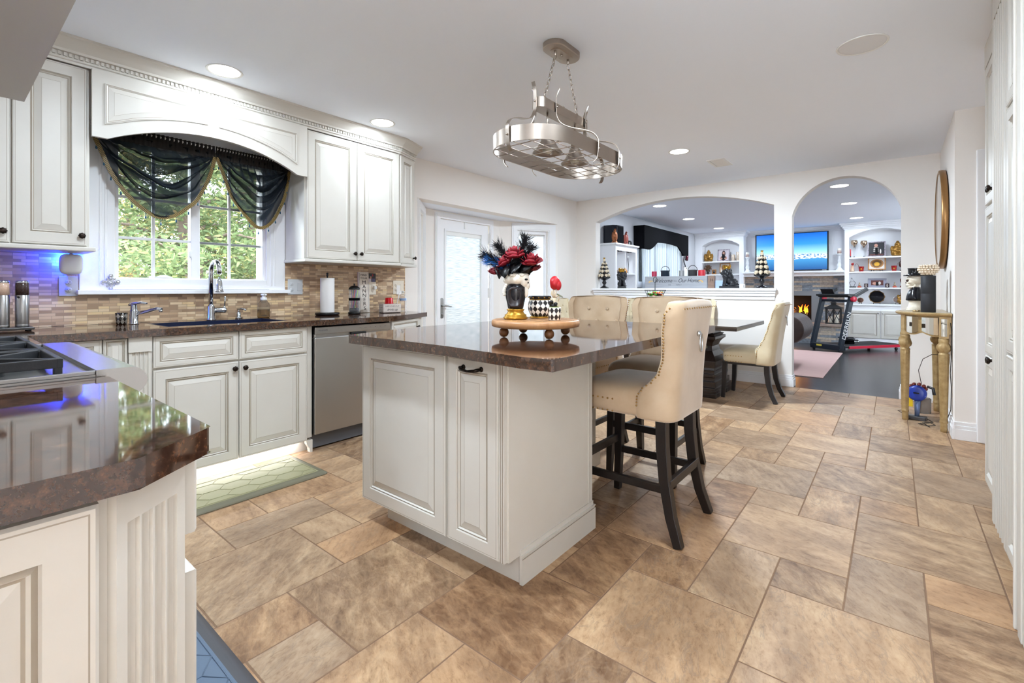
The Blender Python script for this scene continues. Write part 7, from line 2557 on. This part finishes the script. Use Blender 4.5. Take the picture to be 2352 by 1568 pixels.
obj('wire', b, mat('dull metal', '77777A', 0.35, 0.7), t)
obj('block', MB().box(-0.055, 0.055, -0.03, 0.03, 0, 0.022), m_black, t, bevel=0.002)
for x, s_ in ((-0.545, 'small red based glass cloche left of the grey photo frame'), (0.015, 'small red based glass cloche right of the grey photo frame')):
    t = thing('glass_ornament', s_, 'ornament', (x, 11.98, 1.166), group='small glass ornaments')
    obj('red_base', MB().lathe([(0.034, 0), (0.036, 0.004), (0.030, 0.028), (0.02, 0.03)], n=20), mat('red amber', 'B04A30', 0.3), t)
    obj('glass_top', MB().lathe([(0.018, 0.03), (0.020, 0.05), (0.012, 0.075), (0.009, 0.10), (0.002, 0.103)], n=18), mat('pale amber glass', 'D8C0A0', 0.1, trans=0.6), t)
t = thing('vase', 'dark red vase at the right end of the third shelf, right bookcase', 'vase', (0.135, 12.0, 1.166))
obj('body', MB().lathe([(0.04, 0), (0.045, 0.01), (0.02, 0.05), (0.035, 0.11), (0.042, 0.15), (0.02, 0.20), (0.026, 0.235), (0.022, 0.235), (0.01, 0.2)], n=24), mat('oxblood glaze', '5E2420', 0.25), t)


def disc_plate(label, x, r, mr, mc, sides, grp=None, lean=12):
    t = thing('display_plate', label, 'plate', (x, 12.0, 0.836), group=grp)
    M = Matrix.Translation((0, 0, r + 0.012)) @ Matrix.Rotation(R(90 - lean + 0), 4, 'X')
    w_ = (lambda a, i: 0.035 * math.cos(sides * a) if i < 3 else 0)
    obj('rim', MB().lathe([(r * 0.97, 0.012), (r, 0.014), (r * 0.97, 0.018), (r * 0.74, 0.010), (r * 0.74, 0.004)], n=48, M=M, wob=w_), mr, t)
    obj('well', MB().lathe([(r * 0.90, 0.0165), (r * 0.74, 0.0115), (r * 0.70, 0.009), (0.002, 0.008)][::1], n=48, M=M), mc, t)
    e = MB()
    for sx in (-0.4, 0.4):
        e.tube([(sx * r, -0.05, 0.02), (sx * r, -0.045, 0.0), (sx * r, 0.05, 0.0), (sx * r * 0.7, 0.05, r)], 0.004, 6)
    obj('easel', e, m_black, t)
    return t


disc_plate('black plate with scalloped gold rim standing on the right bookcase counter', -0.265, 0.13, mat('gold edged black rim', '6A4E28', 0.3, 0.5), m_bk, 10)
disc_plate('round silver dish standing right of the black plate, right bookcase', 0.06, 0.075, m_silver, mat('pink silver', 'C8B0A4', 0.2, 0.6), 12)
disc_plate('small round brown plate tilted left of the black plate, right bookcase', -0.53, 0.055, mat('tan rim', 'B89A7C', 0.4), mat('brown plate', '5A3A30', 0.4), 8, lean=25)
gold_figure('gold statue standing at the right end of the right bookcase counter', 0.145, 12.02, 0.836, 0.95, None)

# ---- hutch by the living room window
t = thing('hutch', 'white hutch with open shelves behind the left end of the ledge', 'hutch', (-3.66, 7.415, 0))
b = MB()
x0, x1, y0, y1 = -3.812, -3.52, 7.0, 7.83
b.box(x0, x1, y0, y0 + 0.022, 0, 1.85); b.box(x0, x1, y1 - 0.022, y1, 0, 1.85); b.box(x0, x0 + 0.012, y0, y1, 0, 1.85)
b.box(x0, x1 - 0.01, (y0 + y1) / 2 - 0.008, (y0 + y1) / 2 + 0.008, 0.6, 1.82)
for (a, c) in ((y0, y0 + 0.055), (y1 - 0.055, y1)):
    b.box(x1, x1 + 0.014, a, c, 0, 1.85)
b.box(x1, x1 + 0.014, y0 + 0.055, y1 - 0.055, 1.77, 1.85)
b.box(x0 + 0.20, x1 - 0.01, y0 + 0.0, y0 - 0.006, 0.1, 1.80)
obj('carcass', b, m_trim, t, world=True, bevel=0.002)
for z in (0.62, 1.01, 1.405, 1.80):
    obj('shelf', MB().box(x0, x1, y0 + 0.02, y1 - 0.02, z - 0.02, z), m_trim, t, world=True)
b = MB().box(x0, x1 + 0.03, y0 - 0.022, y1 + 0.022, 1.85, 1.862)
b.box(x0, x1 + 0.042, y0 - 0.035, y1 + 0.035, 1.862, 1.888)
obj('top_moulding', b, m_trim, t, world=True, bevel=0.005)
b = MB()
for k in range(6):
    y = y0 + 0.10 + k * 0.125
    b.tube([(x1 - 0.04, y, 1.775), (x1 - 0.12, y, 1.775)], 0.006, 6)
obj('stemware_rail', b, m_shadow, t, world=True)
b = MB().box(x1 - 0.005, x1 + 0.012, y0 + 0.06, y1 - 0.06, 0.05, 0.58)
obj('lower_doors', b, m_trim, t, world=True)
HZ = 1.889
t = thing('speaker_box', 'glossy dark navy speaker cabinet on top of the hutch', 'speaker', (-3.68, 7.33, HZ))
b = MB().plate([[(-0.12, -0.18), (0.05, -0.18), (0.10, -0.12), (0.10, 0.12), (0.05, 0.18), (-0.12, 0.18)]], 0.0, 0.315)
obj('cabinet', b, mat('gloss navy black', '0C0D18', 0.15), t, bevel=0.004)
obj('grille_cloth', MB().box(0.1003, 0.104, -0.11, 0.11, 0.02, 0.295), m_black2, t)


def eagle(label, x, y, z, s, m, rz, base=True):
    t = thing('eagle_statue', label, 'statue', (x, y, z), rz, 'eagle statues on the hutch')
    b = MB()
    b.sphere((0, 0, 0.125), (0.036, 0.040, 0.070)); b.sphere((0, 0.034, 0.11), (0.022, 0.018, 0.075)); b.sphere((0, -0.034, 0.11), (0.022, 0.018, 0.075))
    b.sphere((0.006, 0, 0.195), (0.022, 0.022, 0.028)); b.sphere((0.014, 0, 0.222), (0.018, 0.017, 0.018)); b.tube([(0.026, 0, 0.224), (0.042, 0, 0.220), (0.048, 0, 0.208)], [0.009, 0.006, 0.002], 8)
    b.tube([(0.006, 0.016, 0.075), (0.010, 0.018, 0.03)], [0.014, 0.009], 8); b.tube([(0.006, -0.016, 0.075), (0.010, -0.018, 0.03)], [0.014, 0.009], 8); b.sphere((-0.02, 0, 0.05), (0.012, 0.018, 0.05))
    b.cyl((0, 0, 0), 0.055, 0.032, 18, r2=0.042)
    b.v = [(p[0] * s, p[1] * s, p[2] * s) for p in b.v]
    fuse(obj('body', b, m, t), 0.005 * s)
    return t


eagle('copper eagle statue standing in front of the speaker on the hutch', -3.565, 7.085, HZ, 1.0, m_copper, R(-30))
eagle('red brown eagle statue behind the speaker on the hutch', -3.60, 7.575, HZ, 1.0, mat('red brown statue', '7E3A30', 0.4), R(-30))
t = thing('letter_rack', 'small black curled metal rack on the far end of the hutch top', 'rack', (-3.60, 7.72, HZ))
b = MB()
for dy in (-0.025, 0.0, 0.025):
    b.tube([(0.03 * math.cos(a), dy, 0.045 + 0.042 * math.sin(a)) for a in [2 * PI * k / 16 for k in range(16)]], 0.007, 6, closed=True, up=(0, 1, 0))
b.box(-0.03, 0.03, -0.035, 0.035, 0.0, 0.008)
obj('rings', b, m_iron, t)
for (y, m, r, h, s_) in ((7.14, m_bone, 0.030, 0.075, 'small beige ornament on the hutch shelf, first from the left'), (7.24, mat('taupe ornament', '7A6058', 0.5), 0.026, 0.05, 'small taupe ornament on the hutch shelf, second from the left'), (7.36, mat('pale gold ornament', 'CDB98C', 0.4), 0.038, 0.085, 'pale gold ornament on the hutch shelf, third from the left'), (7.56, mat('orange ornament', 'C98A48', 0.4), 0.034, 0.08, 'orange ornament on the hutch shelf, right of the divider')):
    t = thing('small_ornament', s_, 'ornament', (-3.60, y, 1.4055), group='small ornaments on the hutch shelf')
    obj('body', MB().lathe([(r * 0.7, 0), (r, h * 0.25), (r * 0.95, h * 0.55), (r * 0.5, h * 0.8), (r * 0.55, h), (r * 0.3, h)], n=18, wob=lambda a, i: 0.06 * math.cos(8 * a)), m, t)
t = thing('wire_flower', 'thin black stem with a white bloom standing on the hutch shelf', 'ornament', (-3.60, 7.66, 1.4055))
obj('stem', MB().tube([(0, 0, 0), (0.005, 0.01, 0.15), (0, 0.0, 0.27)], 0.005, 6).cyl((0, 0, 0), 0.02, 0.01, 12), m_iron, t)
obj('bloom', MB().sphere((0, 0, 0.285), (0.02, 0.02, 0.018), 12, 8), m_white, t)

# ---- living-room window with black cornice and sheer curtain
b = MB().plate(holes(8.44, 10.71, 1.17, 2.33, [(8.55, 10.60, 1.28, 2.22)]), XW, XW + 0.02, 'x')
for y in (9.22, 9.92):
    b.box(XW - 0.10, XW, y - 0.02, y + 0.02, 1.28, 2.22)
w4 = struct('window_4', b, m_trim, bevel=0.004)
struct('window_pane', MB().box(XW - 0.075, XW - 0.07, 8.55, 10.6, 1.28, 2.22), m_pane, w4)
t = thing('window_cornice', 'black upholstered cornice with scalloped lower edge over the living room window', 'cornice', (-3.72, 9.57, 2.1))
ya, yb_ = 8.36, 10.78
lo = []
for i in range(41):
    f = i / 40
    y = ya + (yb_ - ya) * f
    e = min(f, 1 - f)
    z = 1.885 + 0.16 * (max(0, min(1, (e - 0.10) / 0.16))) ** 1.5
    z += 0.02 * math.sin(PI * max(0, min(1, (f - 0.26) / 0.48)))
    lo.append((y, z))
b = MB().plate([[p, q, (q[0], 2.33), (p[0], 2.33)] for p, q in zip(lo[:-1], lo[1:])], -3.63, -3.60, 'x')
b.box(-3.818, -3.63, ya, ya + 0.02, 1.885, 2.33); b.box(-3.818, -3.63, yb_ - 0.02, yb_, 1.885, 2.33)
b.box(-3.818, -3.63, ya, yb_, 2.31, 2.33)
obj('board', b, m_black2, t, world=True, bevel=0.01)
t = thing('sheer_curtain', 'white sheer curtain hanging under the black cornice', 'curtain', (-3.72, 9.57, 0.1))
rows = []
for j in range(9):
    rows.append([(-3.72 + 0.022 * math.sin(i * 0.85) + 0.012 * math.sin(i * 0.31 + j * 0.2), 8.50 + 2.15 * i / 200, 0.1 + 2.16 * j / 8) for i in range(201)])
b = MB().loft(rows, cap=False, closed=False)
obj('fabric', b, sheer('white voile', 'A6ACB5', 0.92, face=0.3), t, world=True)
obj('rod', MB().tube([(-3.72, 8.45, 2.265), (-3.72, 10.7, 2.265)], 0.01, 8), m_white, t, world=True)

t = thing('wine_rack', 'black scrolled iron wine rack hanging on the wall right of the sheer curtain', 'wine rack', (-3.80, 10.98, 1.55))
b = MB()
pts = []
for k in range(40):
    f = k / 39
    pts.append((0.03, 0.05 + 0.05 * math.sin(f * 9.4), 0.0 + 0.48 * f))
b.tube(pts, 0.012, 8)
b.tube([(0.03, 0.05 + 0.04 * math.cos(a), 0.50 + 0.045 * math.sin(a)) for a in [PI * k / 10 for k in range(11)]], 0.010, 8)
b.tube([(0.0, 0.05, 0.1), (0.03, 0.05, 0.1)], 0.006, 6); b.tube([(0.0, 0.05, 0.4), (0.03, 0.05, 0.4)], 0.006, 6)
obj('scroll', b, m_iron, t)
t = thing('wine_bottle', 'dark red wine bottle resting in the iron wall rack', 'bottle', (-3.74, 11.06, 1.80))
obj('glass', MB().lathe([(0.03, 0), (0.036, 0.004), (0.036, 0.10), (0.014, 0.15), (0.013, 0.20), (0.014, 0.21)], n=18, M=Matrix.Rotation(R(-25), 4, 'X')), mat('wine glass red', '5A1626', 0.15), t)

# ---- the ledge
LZ = 1.1475
def skull_tree(label, x, y):
    t = thing('skull_tree', label, 'ornament', (x, y, LZ), group='skull trees on the ledge')
    b = MB().lathe([(0.066, 0), (0.068, 0.006), (0.050, 0.022), (0.022, 0.035), (0.016, 0.055), (0.030, 0.075), (0.034, 0.090), (0.024, 0.105), (0.020, 0.118), (0.045, 0.130), (0.078, 0.150), (0.088, 0.160), (0.07, 0.165), (0.002, 0.165)], n=28)
    b.lathe([(0.060, 0.16), (0.048, 0.25), (0.034, 0.33), (0.020, 0.40), (0.006, 0.43)], n=20)
    obj('black_stand', b, m_bk, t)
    tiers = ((7, 0.066, 0.190, 0.027), (6, 0.052, 0.255, 0.025), (5, 0.038, 0.315, 0.023), (4, 0.025, 0.368, 0.021), (1, 0.0, 0.420, 0.024))
    b = MB()
    for (n, r, z, s) in tiers[:-1]:
        pts = [((r + 0.018) * math.cos(2 * PI * i / 48), (r + 0.018) * math.sin(2 * PI * i / 48), z - s * 0.9 + 0.008 * math.cos(n * 2 * PI * i / 48)) for i in range(48)]
        b.tube(pts, 0.006, 6, closed=True, up=(0, 0, 1))
    obj('black_ruffle', b, m_black, t)
    sk = None
    for (n, r, z, s) in tiers:
        for i in range(n):
            a = -PI / 2 + 2 * PI * i / n
            if sk is None:
                bb = MB()
                def f_(d):
                    q = 1.0
                    for sy in (0.4, -0.4):
                        q -= 0.26 * math.exp(-((d.y - sy) ** 2 + (d.z - 0.05) ** 2) / 0.05) * (d.x > 0)
                    q -= 0.16 * math.exp(-(d.y ** 2 + (d.z + 0.35) ** 2) / 0.02) * (d.x > 0)
                    return q
                bb.sphere((0, 0, 0.15), (1.0, 0.85, 0.95), 24, 16, fn=f_)
                bb.sphere((0.45, 0, -0.62), (0.5, 0.5, 0.4), 14, 8)
                sk = obj('skull', bb, m_bone, t)
                q = sk
            else:
                q = sk.copy(); COL.objects.link(q); q.parent = t
            q.location = (r * math.cos(a), r * math.sin(a), z)
            q.rotation_euler = (0, 0, a)
            q.scale = (s, s, s)
    obj('gold_crown', MB().lathe([(0.010, 0.440), (0.012, 0.444), (0.014, 0.462), (0.010, 0.452), (0.002, 0.45)], n=20, wob=lambda a, i: 0.3 * math.cos(5 * a) if i == 2 else 0), m_gold, t)
    return t


skull_tree('stacked white skull tree on a black stand at the left end of the ledge', -3.40, 6.42)
skull_tree('stacked white skull tree on a black stand at the right end of the ledge', -1.255, 6.42)


def lion(label, x, y, rz, m):
    t = thing('lion_statue', label, 'statue', (x, y, LZ), rz, 'crowned black lions on the ledge')
    obj('plinth', MB().box(-0.105, 0.115, -0.055, 0.055, 0, 0.028), m_iron, t, bevel=0.003)
    b = MB()
    b.sphere((-0.045, 0, 0.075), (0.060, 0.046, 0.050)); b.sphere((0.0, 0, 0.12), (0.055, 0.046, 0.075)); b.sphere((0.030, 0, 0.15), (0.042, 0.045, 0.06))
    for s_ in (1, -1):
        b.tube([(0.050, s_ * 0.026, 0.13), (0.062, s_ * 0.028, 0.08), (0.066, s_ * 0.028, 0.04), (0.080, s_ * 0.028, 0.034)], [0.020, 0.015, 0.014, 0.013], 10)
        b.sphere((-0.030, s_ * 0.040, 0.062), (0.042, 0.020, 0.036)); b.sphere((0.01, s_ * 0.042, 0.036), (0.035, 0.014, 0.012))
        b.sphere((0.040, s_ * 0.036, 0.238), (0.010, 0.012, 0.013))
    for k in range(26):
        a = k * 2.4; z = 0.13 + 0.11 * k / 26
        rr = 0.045 + 0.012 * math.sin(PI * k / 26)
        b.sphere((0.030 + rr * 0.75 * math.cos(a), rr * math.sin(a), z), (0.020, 0.020, 0.024), 8, 6)
    b.sphere((0.055, 0, 0.205), (0.040, 0.036, 0.040)); b.sphere((0.092, 0, 0.190), (0.022, 0.022, 0.018)); b.sphere((0.085, 0, 0.172), (0.018, 0.018, 0.010)); b.sphere((0.112, 0, 0.197), (0.006, 0.009, 0.006))
    b.tube([(-0.09, 0.02, 0.05), (-0.105, 0.045, 0.045), (-0.07, 0.06, 0.04), (-0.03, 0.062, 0.038)], [0.010, 0.009, 0.008, 0.010], 8)
    fuse(obj('body', b, m, t), 0.0045)
    c = MB().lathe([(0.038, 0.235), (0.040, 0.240), (0.042, 0.252), (0.045, 0.280), (0.042, 0.262), (0.036, 0.245)], (0.035, 0, 0), 40, wob=lambda a, i: 0.0)
    vs = []
    for k in range(8):
        a = 2 * PI * k / 8
        c.tube([(0.035 + 0.042 * math.cos(a), 0.042 * math.sin(a), 0.262), (0.035 + 0.047 * math.cos(a), 0.047 * math.sin(a), 0.292)], [0.009, 0.002], 6)
        c.sphere((0.035 + 0.047 * math.cos(a), 0.047 * math.sin(a), 0.294), 0.0045, 8, 6)
    obj('gold_crown', c, m_gold, t)
    return t


m_lion = mat('black lion resin', '17181C', 0.35, var='2A2B30', vscale=40)
lion('black lion statue with gold crown at the left on the ledge, before the hutch', -3.115, 6.42, R(-60), m_lion)
lion('black lion statue with gold crown at the right on the ledge, before the left bookcase', -1.625, 6.42, R(-150), m_lion)

t = thing('welcome_sign', 'long grey wooden sign lettered Welcome to Our Home standing on the ledge', 'sign', (-2.318, 6.40, LZ))
obj('board', MB().box(-0.425, 0.425, -0.012, 0.012, 0, 0.165), wood('weathered grey board', '9FA1A6', '8A8C92', 0.7, 4, (1, 8, 14)), t, bevel=0.002)
m_ink2 = mat('charcoal ink', '2E3036', 0.6)
text('lettering', 'Welcome', 0.078, (-0.165, -0.0125, 0.102), (R(90), 0, 0), m_ink2, t, shear=0.35, sx=0.82)
text('lettering', 'TO', 0.034, (0.005, -0.0125, 0.098), (R(90), 0, 0), mat('grey ink light', '6E7076', 0.6), t)
text('lettering', 'Our Home', 0.078, (0.185, -0.0125, 0.102), (R(90), 0, 0), m_ink2, t, shear=0.35, sx=0.80)
text('lettering', 'THE         FAMILY', 0.020, (0.0, -0.0125, 0.045), (R(90), 0, 0), m_ink2, t, space=1.2)
b = MB()
for sx, x0 in ((-1, -0.345), (1, 0.35)):
    for k in range(5):
        a = R(20 + 25 * k)
        b.sphere((x0 - sx * 0.0 + sx * 0.028 * math.cos(a) - sx * 0.01, -0.0128, 0.07 + 0.032 * math.sin(a)), (0.014, 0.0008, 0.006), 10, 6)
obj('gold_sprig', b, mat('soft gold paint', 'C8A468', 0.5), t)
for (name, x, r, h, m, s_) in (('pillar_candle', -2.665, 0.036, 0.24, mat('magenta red wax', 'A82848', 0.5), 'red pillar candle behind the left end of the welcome sign'), ('pillar_candle', -2.005, 0.046, 0.245, mat('bright red wax', 'C02834', 0.5), 'red pillar candle behind the right end of the welcome sign'),
                                ('candle_cup', -2.275, 0.034, 0.245, mat('grey ribbed cup', '8A8A8C', 0.4), 'grey ribbed candle cup behind the middle of the welcome sign')):
    t = thing(name, s_, 'candle', (x, 6.53, LZ))
    obj('wax', MB().lathe([(r, 0), (r, h - 0.004), (r - 0.004, h), (r * 0.7, h - 0.004), (0.003, h - 0.008)], n=28), m, t)
    obj('wick', MB().tube([(0, 0, h - 0.01), (0.001, 0, h + 0.008)], 0.001, 5), m_black, t)
for x, m, s_ in ((-2.505, mat('blue black enamel', '1E2A38', 0.35), 'blue black metal bucket with bail handle in front of the sheer curtain'), (-2.125, mat('charcoal enamel', '3A3B3E', 0.4), 'charcoal metal bucket with bail handle beside the grey candle cup')):
    t = thing('metal_bucket', s_, 'bucket', (x, 6.53, LZ), group='metal buckets on the ledge')
    obj('pail', MB().lathe([(0.055, 0), (0.058, 0.003), (0.058, 0.245), (0.060, 0.250), (0.055, 0.25), (0.054, 0.02), (0.002, 0.018)], n=30), m, t)
    obj('bail', MB().tube([(0.064 * math.cos(a), 0, 0.235 + 0.075 * math.sin(a)) for a in [PI * k / 16 for k in range(17)]], 0.0038, 8), m_iron, t)
t = thing('white_box', 'slim white box standing between the grey candle cup and the charcoal bucket', 'box', (-2.213, 6.54, LZ))
obj('carton', MB().box(-0.024, 0.024, -0.02, 0.02, 0, 0.29), m_white, t, bevel=0.002)
obj('dot', MB().cyl((0, 0, 0), 0.006, 0.001, 12, M=frame((0.012, -0.0202, 0.275), (0, -1, 0))), m_black, t)
t = thing('letter_block', 'brown wooden block with a dark letter H at the right end of the welcome sign', 'block', (-1.845, 6.42, LZ))
obj('block', MB().box(-0.04, 0.04, -0.03, 0.03, 0, 0.165), wood('brown block', '8A7264', '755F52', 0.6), t, bevel=0.002)
text('lettering', 'H', 0.055, (0.008, -0.0305, 0.105), (R(90), 0, 0), m_ink, t)
t = thing('blue_case', 'pale blue case lying between the letter block and the right lion', 'case', (-1.735, 6.50, LZ))
obj('case', MB().box(-0.10, 0.09, -0.06, 0.06, 0, 0.10), mat('pale blue plastic', 'A8BEDD', 0.4), t, bevel=0.006)
t = thing('white_mug', 'white mug beside the plinth of the right lion', 'mug', (-1.49, 6.43, LZ))
obj('cup', MB().lathe([(0.02, 0), (0.024, 0.003), (0.025, 0.055), (0.022, 0.055), (0.02, 0.01), (0.002, 0.008)], n=22), m_white, t)
obj('handle', MB().tube([(0.024, 0, 0.045), (0.040, 0, 0.042), (0.040, 0, 0.015), (0.024, 0, 0.012)], 0.004, 8), m_white, t)

# ---- sofa, rug, lantern
t = thing('rug', 'pale pink rug on the dark living room floor', 'rug', (-2.0, 8.66, 0))
b = MB().box(-3.3, -0.70, 7.15, 10.15, 0.0005, 0.010)
obj('pile', b, mat('dusty pink rug', 'C9A9A2', 0.95, var='BC9A94', vscale=6, bump=0.1, bscale=200, stretch=(0.3, 6, 1)), t, world=True, bevel=0.004)
t = thing('sofa', 'dark brown velvet sofa with rolled channelled arm beside the doorway', 'sofa', (-2.05, 7.95, 0))
m_sofa = mat('brown velvet', '47352F', 0.6, var='342726', vscale=10, sheen=0.12)
b = MB().box(-2.95, -1.40, 7.60, 8.45, 0.13, 0.42)
obj('seat_base', b, m_sofa, t, world=True, bevel=0.04, seg=4)
obj('back', MB().box(-2.95, -1.36, 7.50, 7.72, 0.13, 0.78), m_sofa, t, world=True, bevel=0.06, seg=4)
for xc in (-1.145, -3.0):
    rings = []
    n = 66
    for i in range(n + 1):
        y = 7.50 + 0.92 * i / n
        q = 1 - 0.05 * abs(math.sin(PI * i / 6))
        if i in (0, n):
            q = 0.72
        elif i in (1, n - 1):
            q = 0.9
        rings.append([(xc + 0.205 * q * math.cos(2 * PI * k / 28), y, 0.572 + 0.205 * q * math.sin(2 * PI * k / 28)) for k in range(28)])
    b = MB().loft(rings)
    obj('rolled_arm', b, m_sofa, t, world=True)
    obj('arm_panel', MB().box(xc - 0.20, xc - 0.05, 7.56, 8.38, 0.13, 0.50), m_sofa, t, world=True, bevel=0.02)
for x in (-2.85, -1.24):
    for y in (7.60, 8.34):
        obj('leg', MB().lathe([(0.012, 0), (0.026, 0.13)], (x, y, 0.0102), 12), m_dwood, t, world=True)

t = thing('lantern', 'large black metal lantern with candles on the stone hearth', 'lantern', (-0.965, 11.74, 0.4185))
b = MB().box(-0.135, 0.135, -0.105, 0.105, 0, 0.02)
for sx in (-1, 1):
    for sy in (-1, 1):
        b.box(sx * 0.125 - 0.009, sx * 0.125 + 0.009, sy * 0.095 - 0.009, sy * 0.095 + 0.009, 0.02, 0.31)
for y in (-0.095, 0.095):
    for s_ in (1, -1):
        b.tube([(-0.12 * s_, y, 0.03), (0.0, y, 0.30)], 0.006, 6)
        b.tube([(0.0, y, 0.03), (0.12 * s_, y, 0.30)], 0.006, 6)
    b.box(-0.008, 0.008, y - 0.006, y + 0.006, 0.02, 0.31)
b.box(-0.14, 0.14, -0.11, 0.11, 0.305, 0.322)
b.loft([[(-0.17, -0.13, 0.322), (0.17, -0.13, 0.322), (0.17, 0.13, 0.322), (-0.17, 0.13, 0.322)], [(-0.05, -0.05, 0.39), (0.05, -0.05, 0.39), (0.05, 0.05, 0.39), (-0.05, 0.05, 0.39)]], sm=False)
b.box(-0.042, 0.042, -0.042, 0.042, 0.385, 0.425)
b.loft([[(-0.065, -0.065, 0.425), (0.065, -0.065, 0.425), (0.065, 0.065, 0.425), (-0.065, 0.065, 0.425)], [(-0.02, -0.02, 0.465), (0.02, -0.02, 0.465), (0.02, 0.02, 0.465), (-0.02, 0.02, 0.465)]], sm=False)
b.sphere((0, 0, 0.475), 0.014, 10, 8)
obj('frame', b, m_black, t)
for x, h in ((-0.055, 0.13), (0.05, 0.17)):
    obj('candle', MB().cyl((x, 0, 0.0202), 0.038, h, 18), m_wax, t)

# ---- treadmill
ax = V((0.6, 0.8, 0)); wx = V((0.8, -0.6, 0))
t = thing('treadmill', 'black folding treadmill with red rails standing before the fireplace', 'treadmill', (-0.965, 10.375, 0), math.atan2(0.8, 0.6))
m_tb = mat('treadmill navy black', '17202B', 0.35, 0.2)
m_tr = mat('treadmill red', 'C01F3A', 0.4)
# local: x along the deck, y to the far left (world -wx)
b = MB()
b.box(-0.05, 0.10, -0.30, 0.30, 0.035, 0.13)
obj('base_frame', b, m_tb, t, bevel=0.008)
for y in (-0.285, 0.285):
    b = MB().sweep([(-0.01, y, 0.06), (0.24, y, 0.99)], [(-0.028, -0.045), (0.028, -0.045), (0.028, 0.045), (-0.028, 0.045)], sm=False, up=(0, 0, 1))
    obj('upright', b, m_tb, t, bevel=0.008)
b = MB().box(0.17, 0.27, -0.33, 0.33, 0.985, 1.045)
b.sweep([(0.22, -0.33, 1.02), (0.22, 0.33, 1.02)], [(-0.10, -0.012), (0.05, -0.035), (0.06, 0.015), (-0.10, 0.022)], sm=False, up=(0, 0, 1))
obj('console', b, m_black, t, bevel=0.006)
obj('cross_bar', MB().box(0.19, 0.235, -0.28, 0.28, 0.90, 0.945), m_tb, t)
obj('tablet_rest', MB().box(-0.01, 0.01, -0.13, 0.13, 0, 0.12, M=Matrix.Translation((0.19, 0.12, 1.03)) @ Matrix.Rotation(R(-25), 4, 'Y')), m_black, t, bevel=0.006)
for y in (-0.30, 0.30):
    obj('red_joint', MB().cyl((0, -0.03, 0), 0.048, 0.06, 20, M=Matrix.Translation((0.235, y, 0.985)) @ Matrix.Rotation(R(90), 4, 'X')), m_tr, t)
    b = MB().sweep([(0.25, y, 0.985), (0.58, y, 1.135)], [(-0.024, -0.028), (0.024, -0.028), (0.024, 0.028), (-0.024, 0.028)], sm=False, up=(0, 0, 1))
    obj('handrail', b, m_black, t, bevel=0.008)
b = MB().box(0.08, 1.42, -0.275, 0.275, 0.075, 0.115)
obj('deck', b, m_black, t, bevel=0.008)
obj('belt', MB().box(0.10, 1.40, -0.21, 0.21, 0.113, 0.119), mat('running belt', '17171A', 0.7, bump=0.1, bscale=250), t)
for y in (-0.275, 0.275):
    obj('red_rail', MB().box(0.20, 1.43, y - 0.014, y + 0.014, 0.060, 0.108), m_tr, t, bevel=0.004)
for x in (0.0, 1.32):
    for y in (-0.26, 0.26):
        obj('foot_wheel', MB().cyl((x, y - 0.012, 0.028), 0.028, 0.024, 16, M=Matrix.Translation((x, y - 0.012 + 0.012, 0.0285)) @ Matrix.Rotation(R(90), 4, 'X') @ Matrix.Translation((-x, -y + 0.012, -0.028 - 0.012))), m_black, t)
obj('warning_sticker', MB().box(-0.0515, -0.050, 0.05, 0.16, 0.085, 0.115), mat('yellow sticker', 'D8C24A', 0.5), t)
lt_ = text('logo_lettering', 'DEERRUN', 0.115, (0.105, -0.3148, 0.48), (R(90), R(-74.9), 0), m_white, t)
t = thing('graduation_cap', 'black graduation cap lying on the treadmill belt', 'cap', (-0.66, 10.78, 0.1195), 0.4)
obj('crown', MB().lathe([(0.095, 0), (0.098, 0.004), (0.092, 0.07), (0.06, 0.085)], n=26), m_black2, t)
obj('board', MB().box(-0.125, 0.125, -0.125, 0.125, 0, 0.008, M=Matrix.Translation((0, 0, 0.082)) @ Matrix.Rotation(R(8), 4, 'X')), m_black2, t)
obj('tassel', MB().tube([(0, 0, 0.094), (0.10, -0.06, 0.088), (0.13, -0.08, 0.05), (0.13, -0.085, 0.02)], 0.005, 6), m_silver, t)
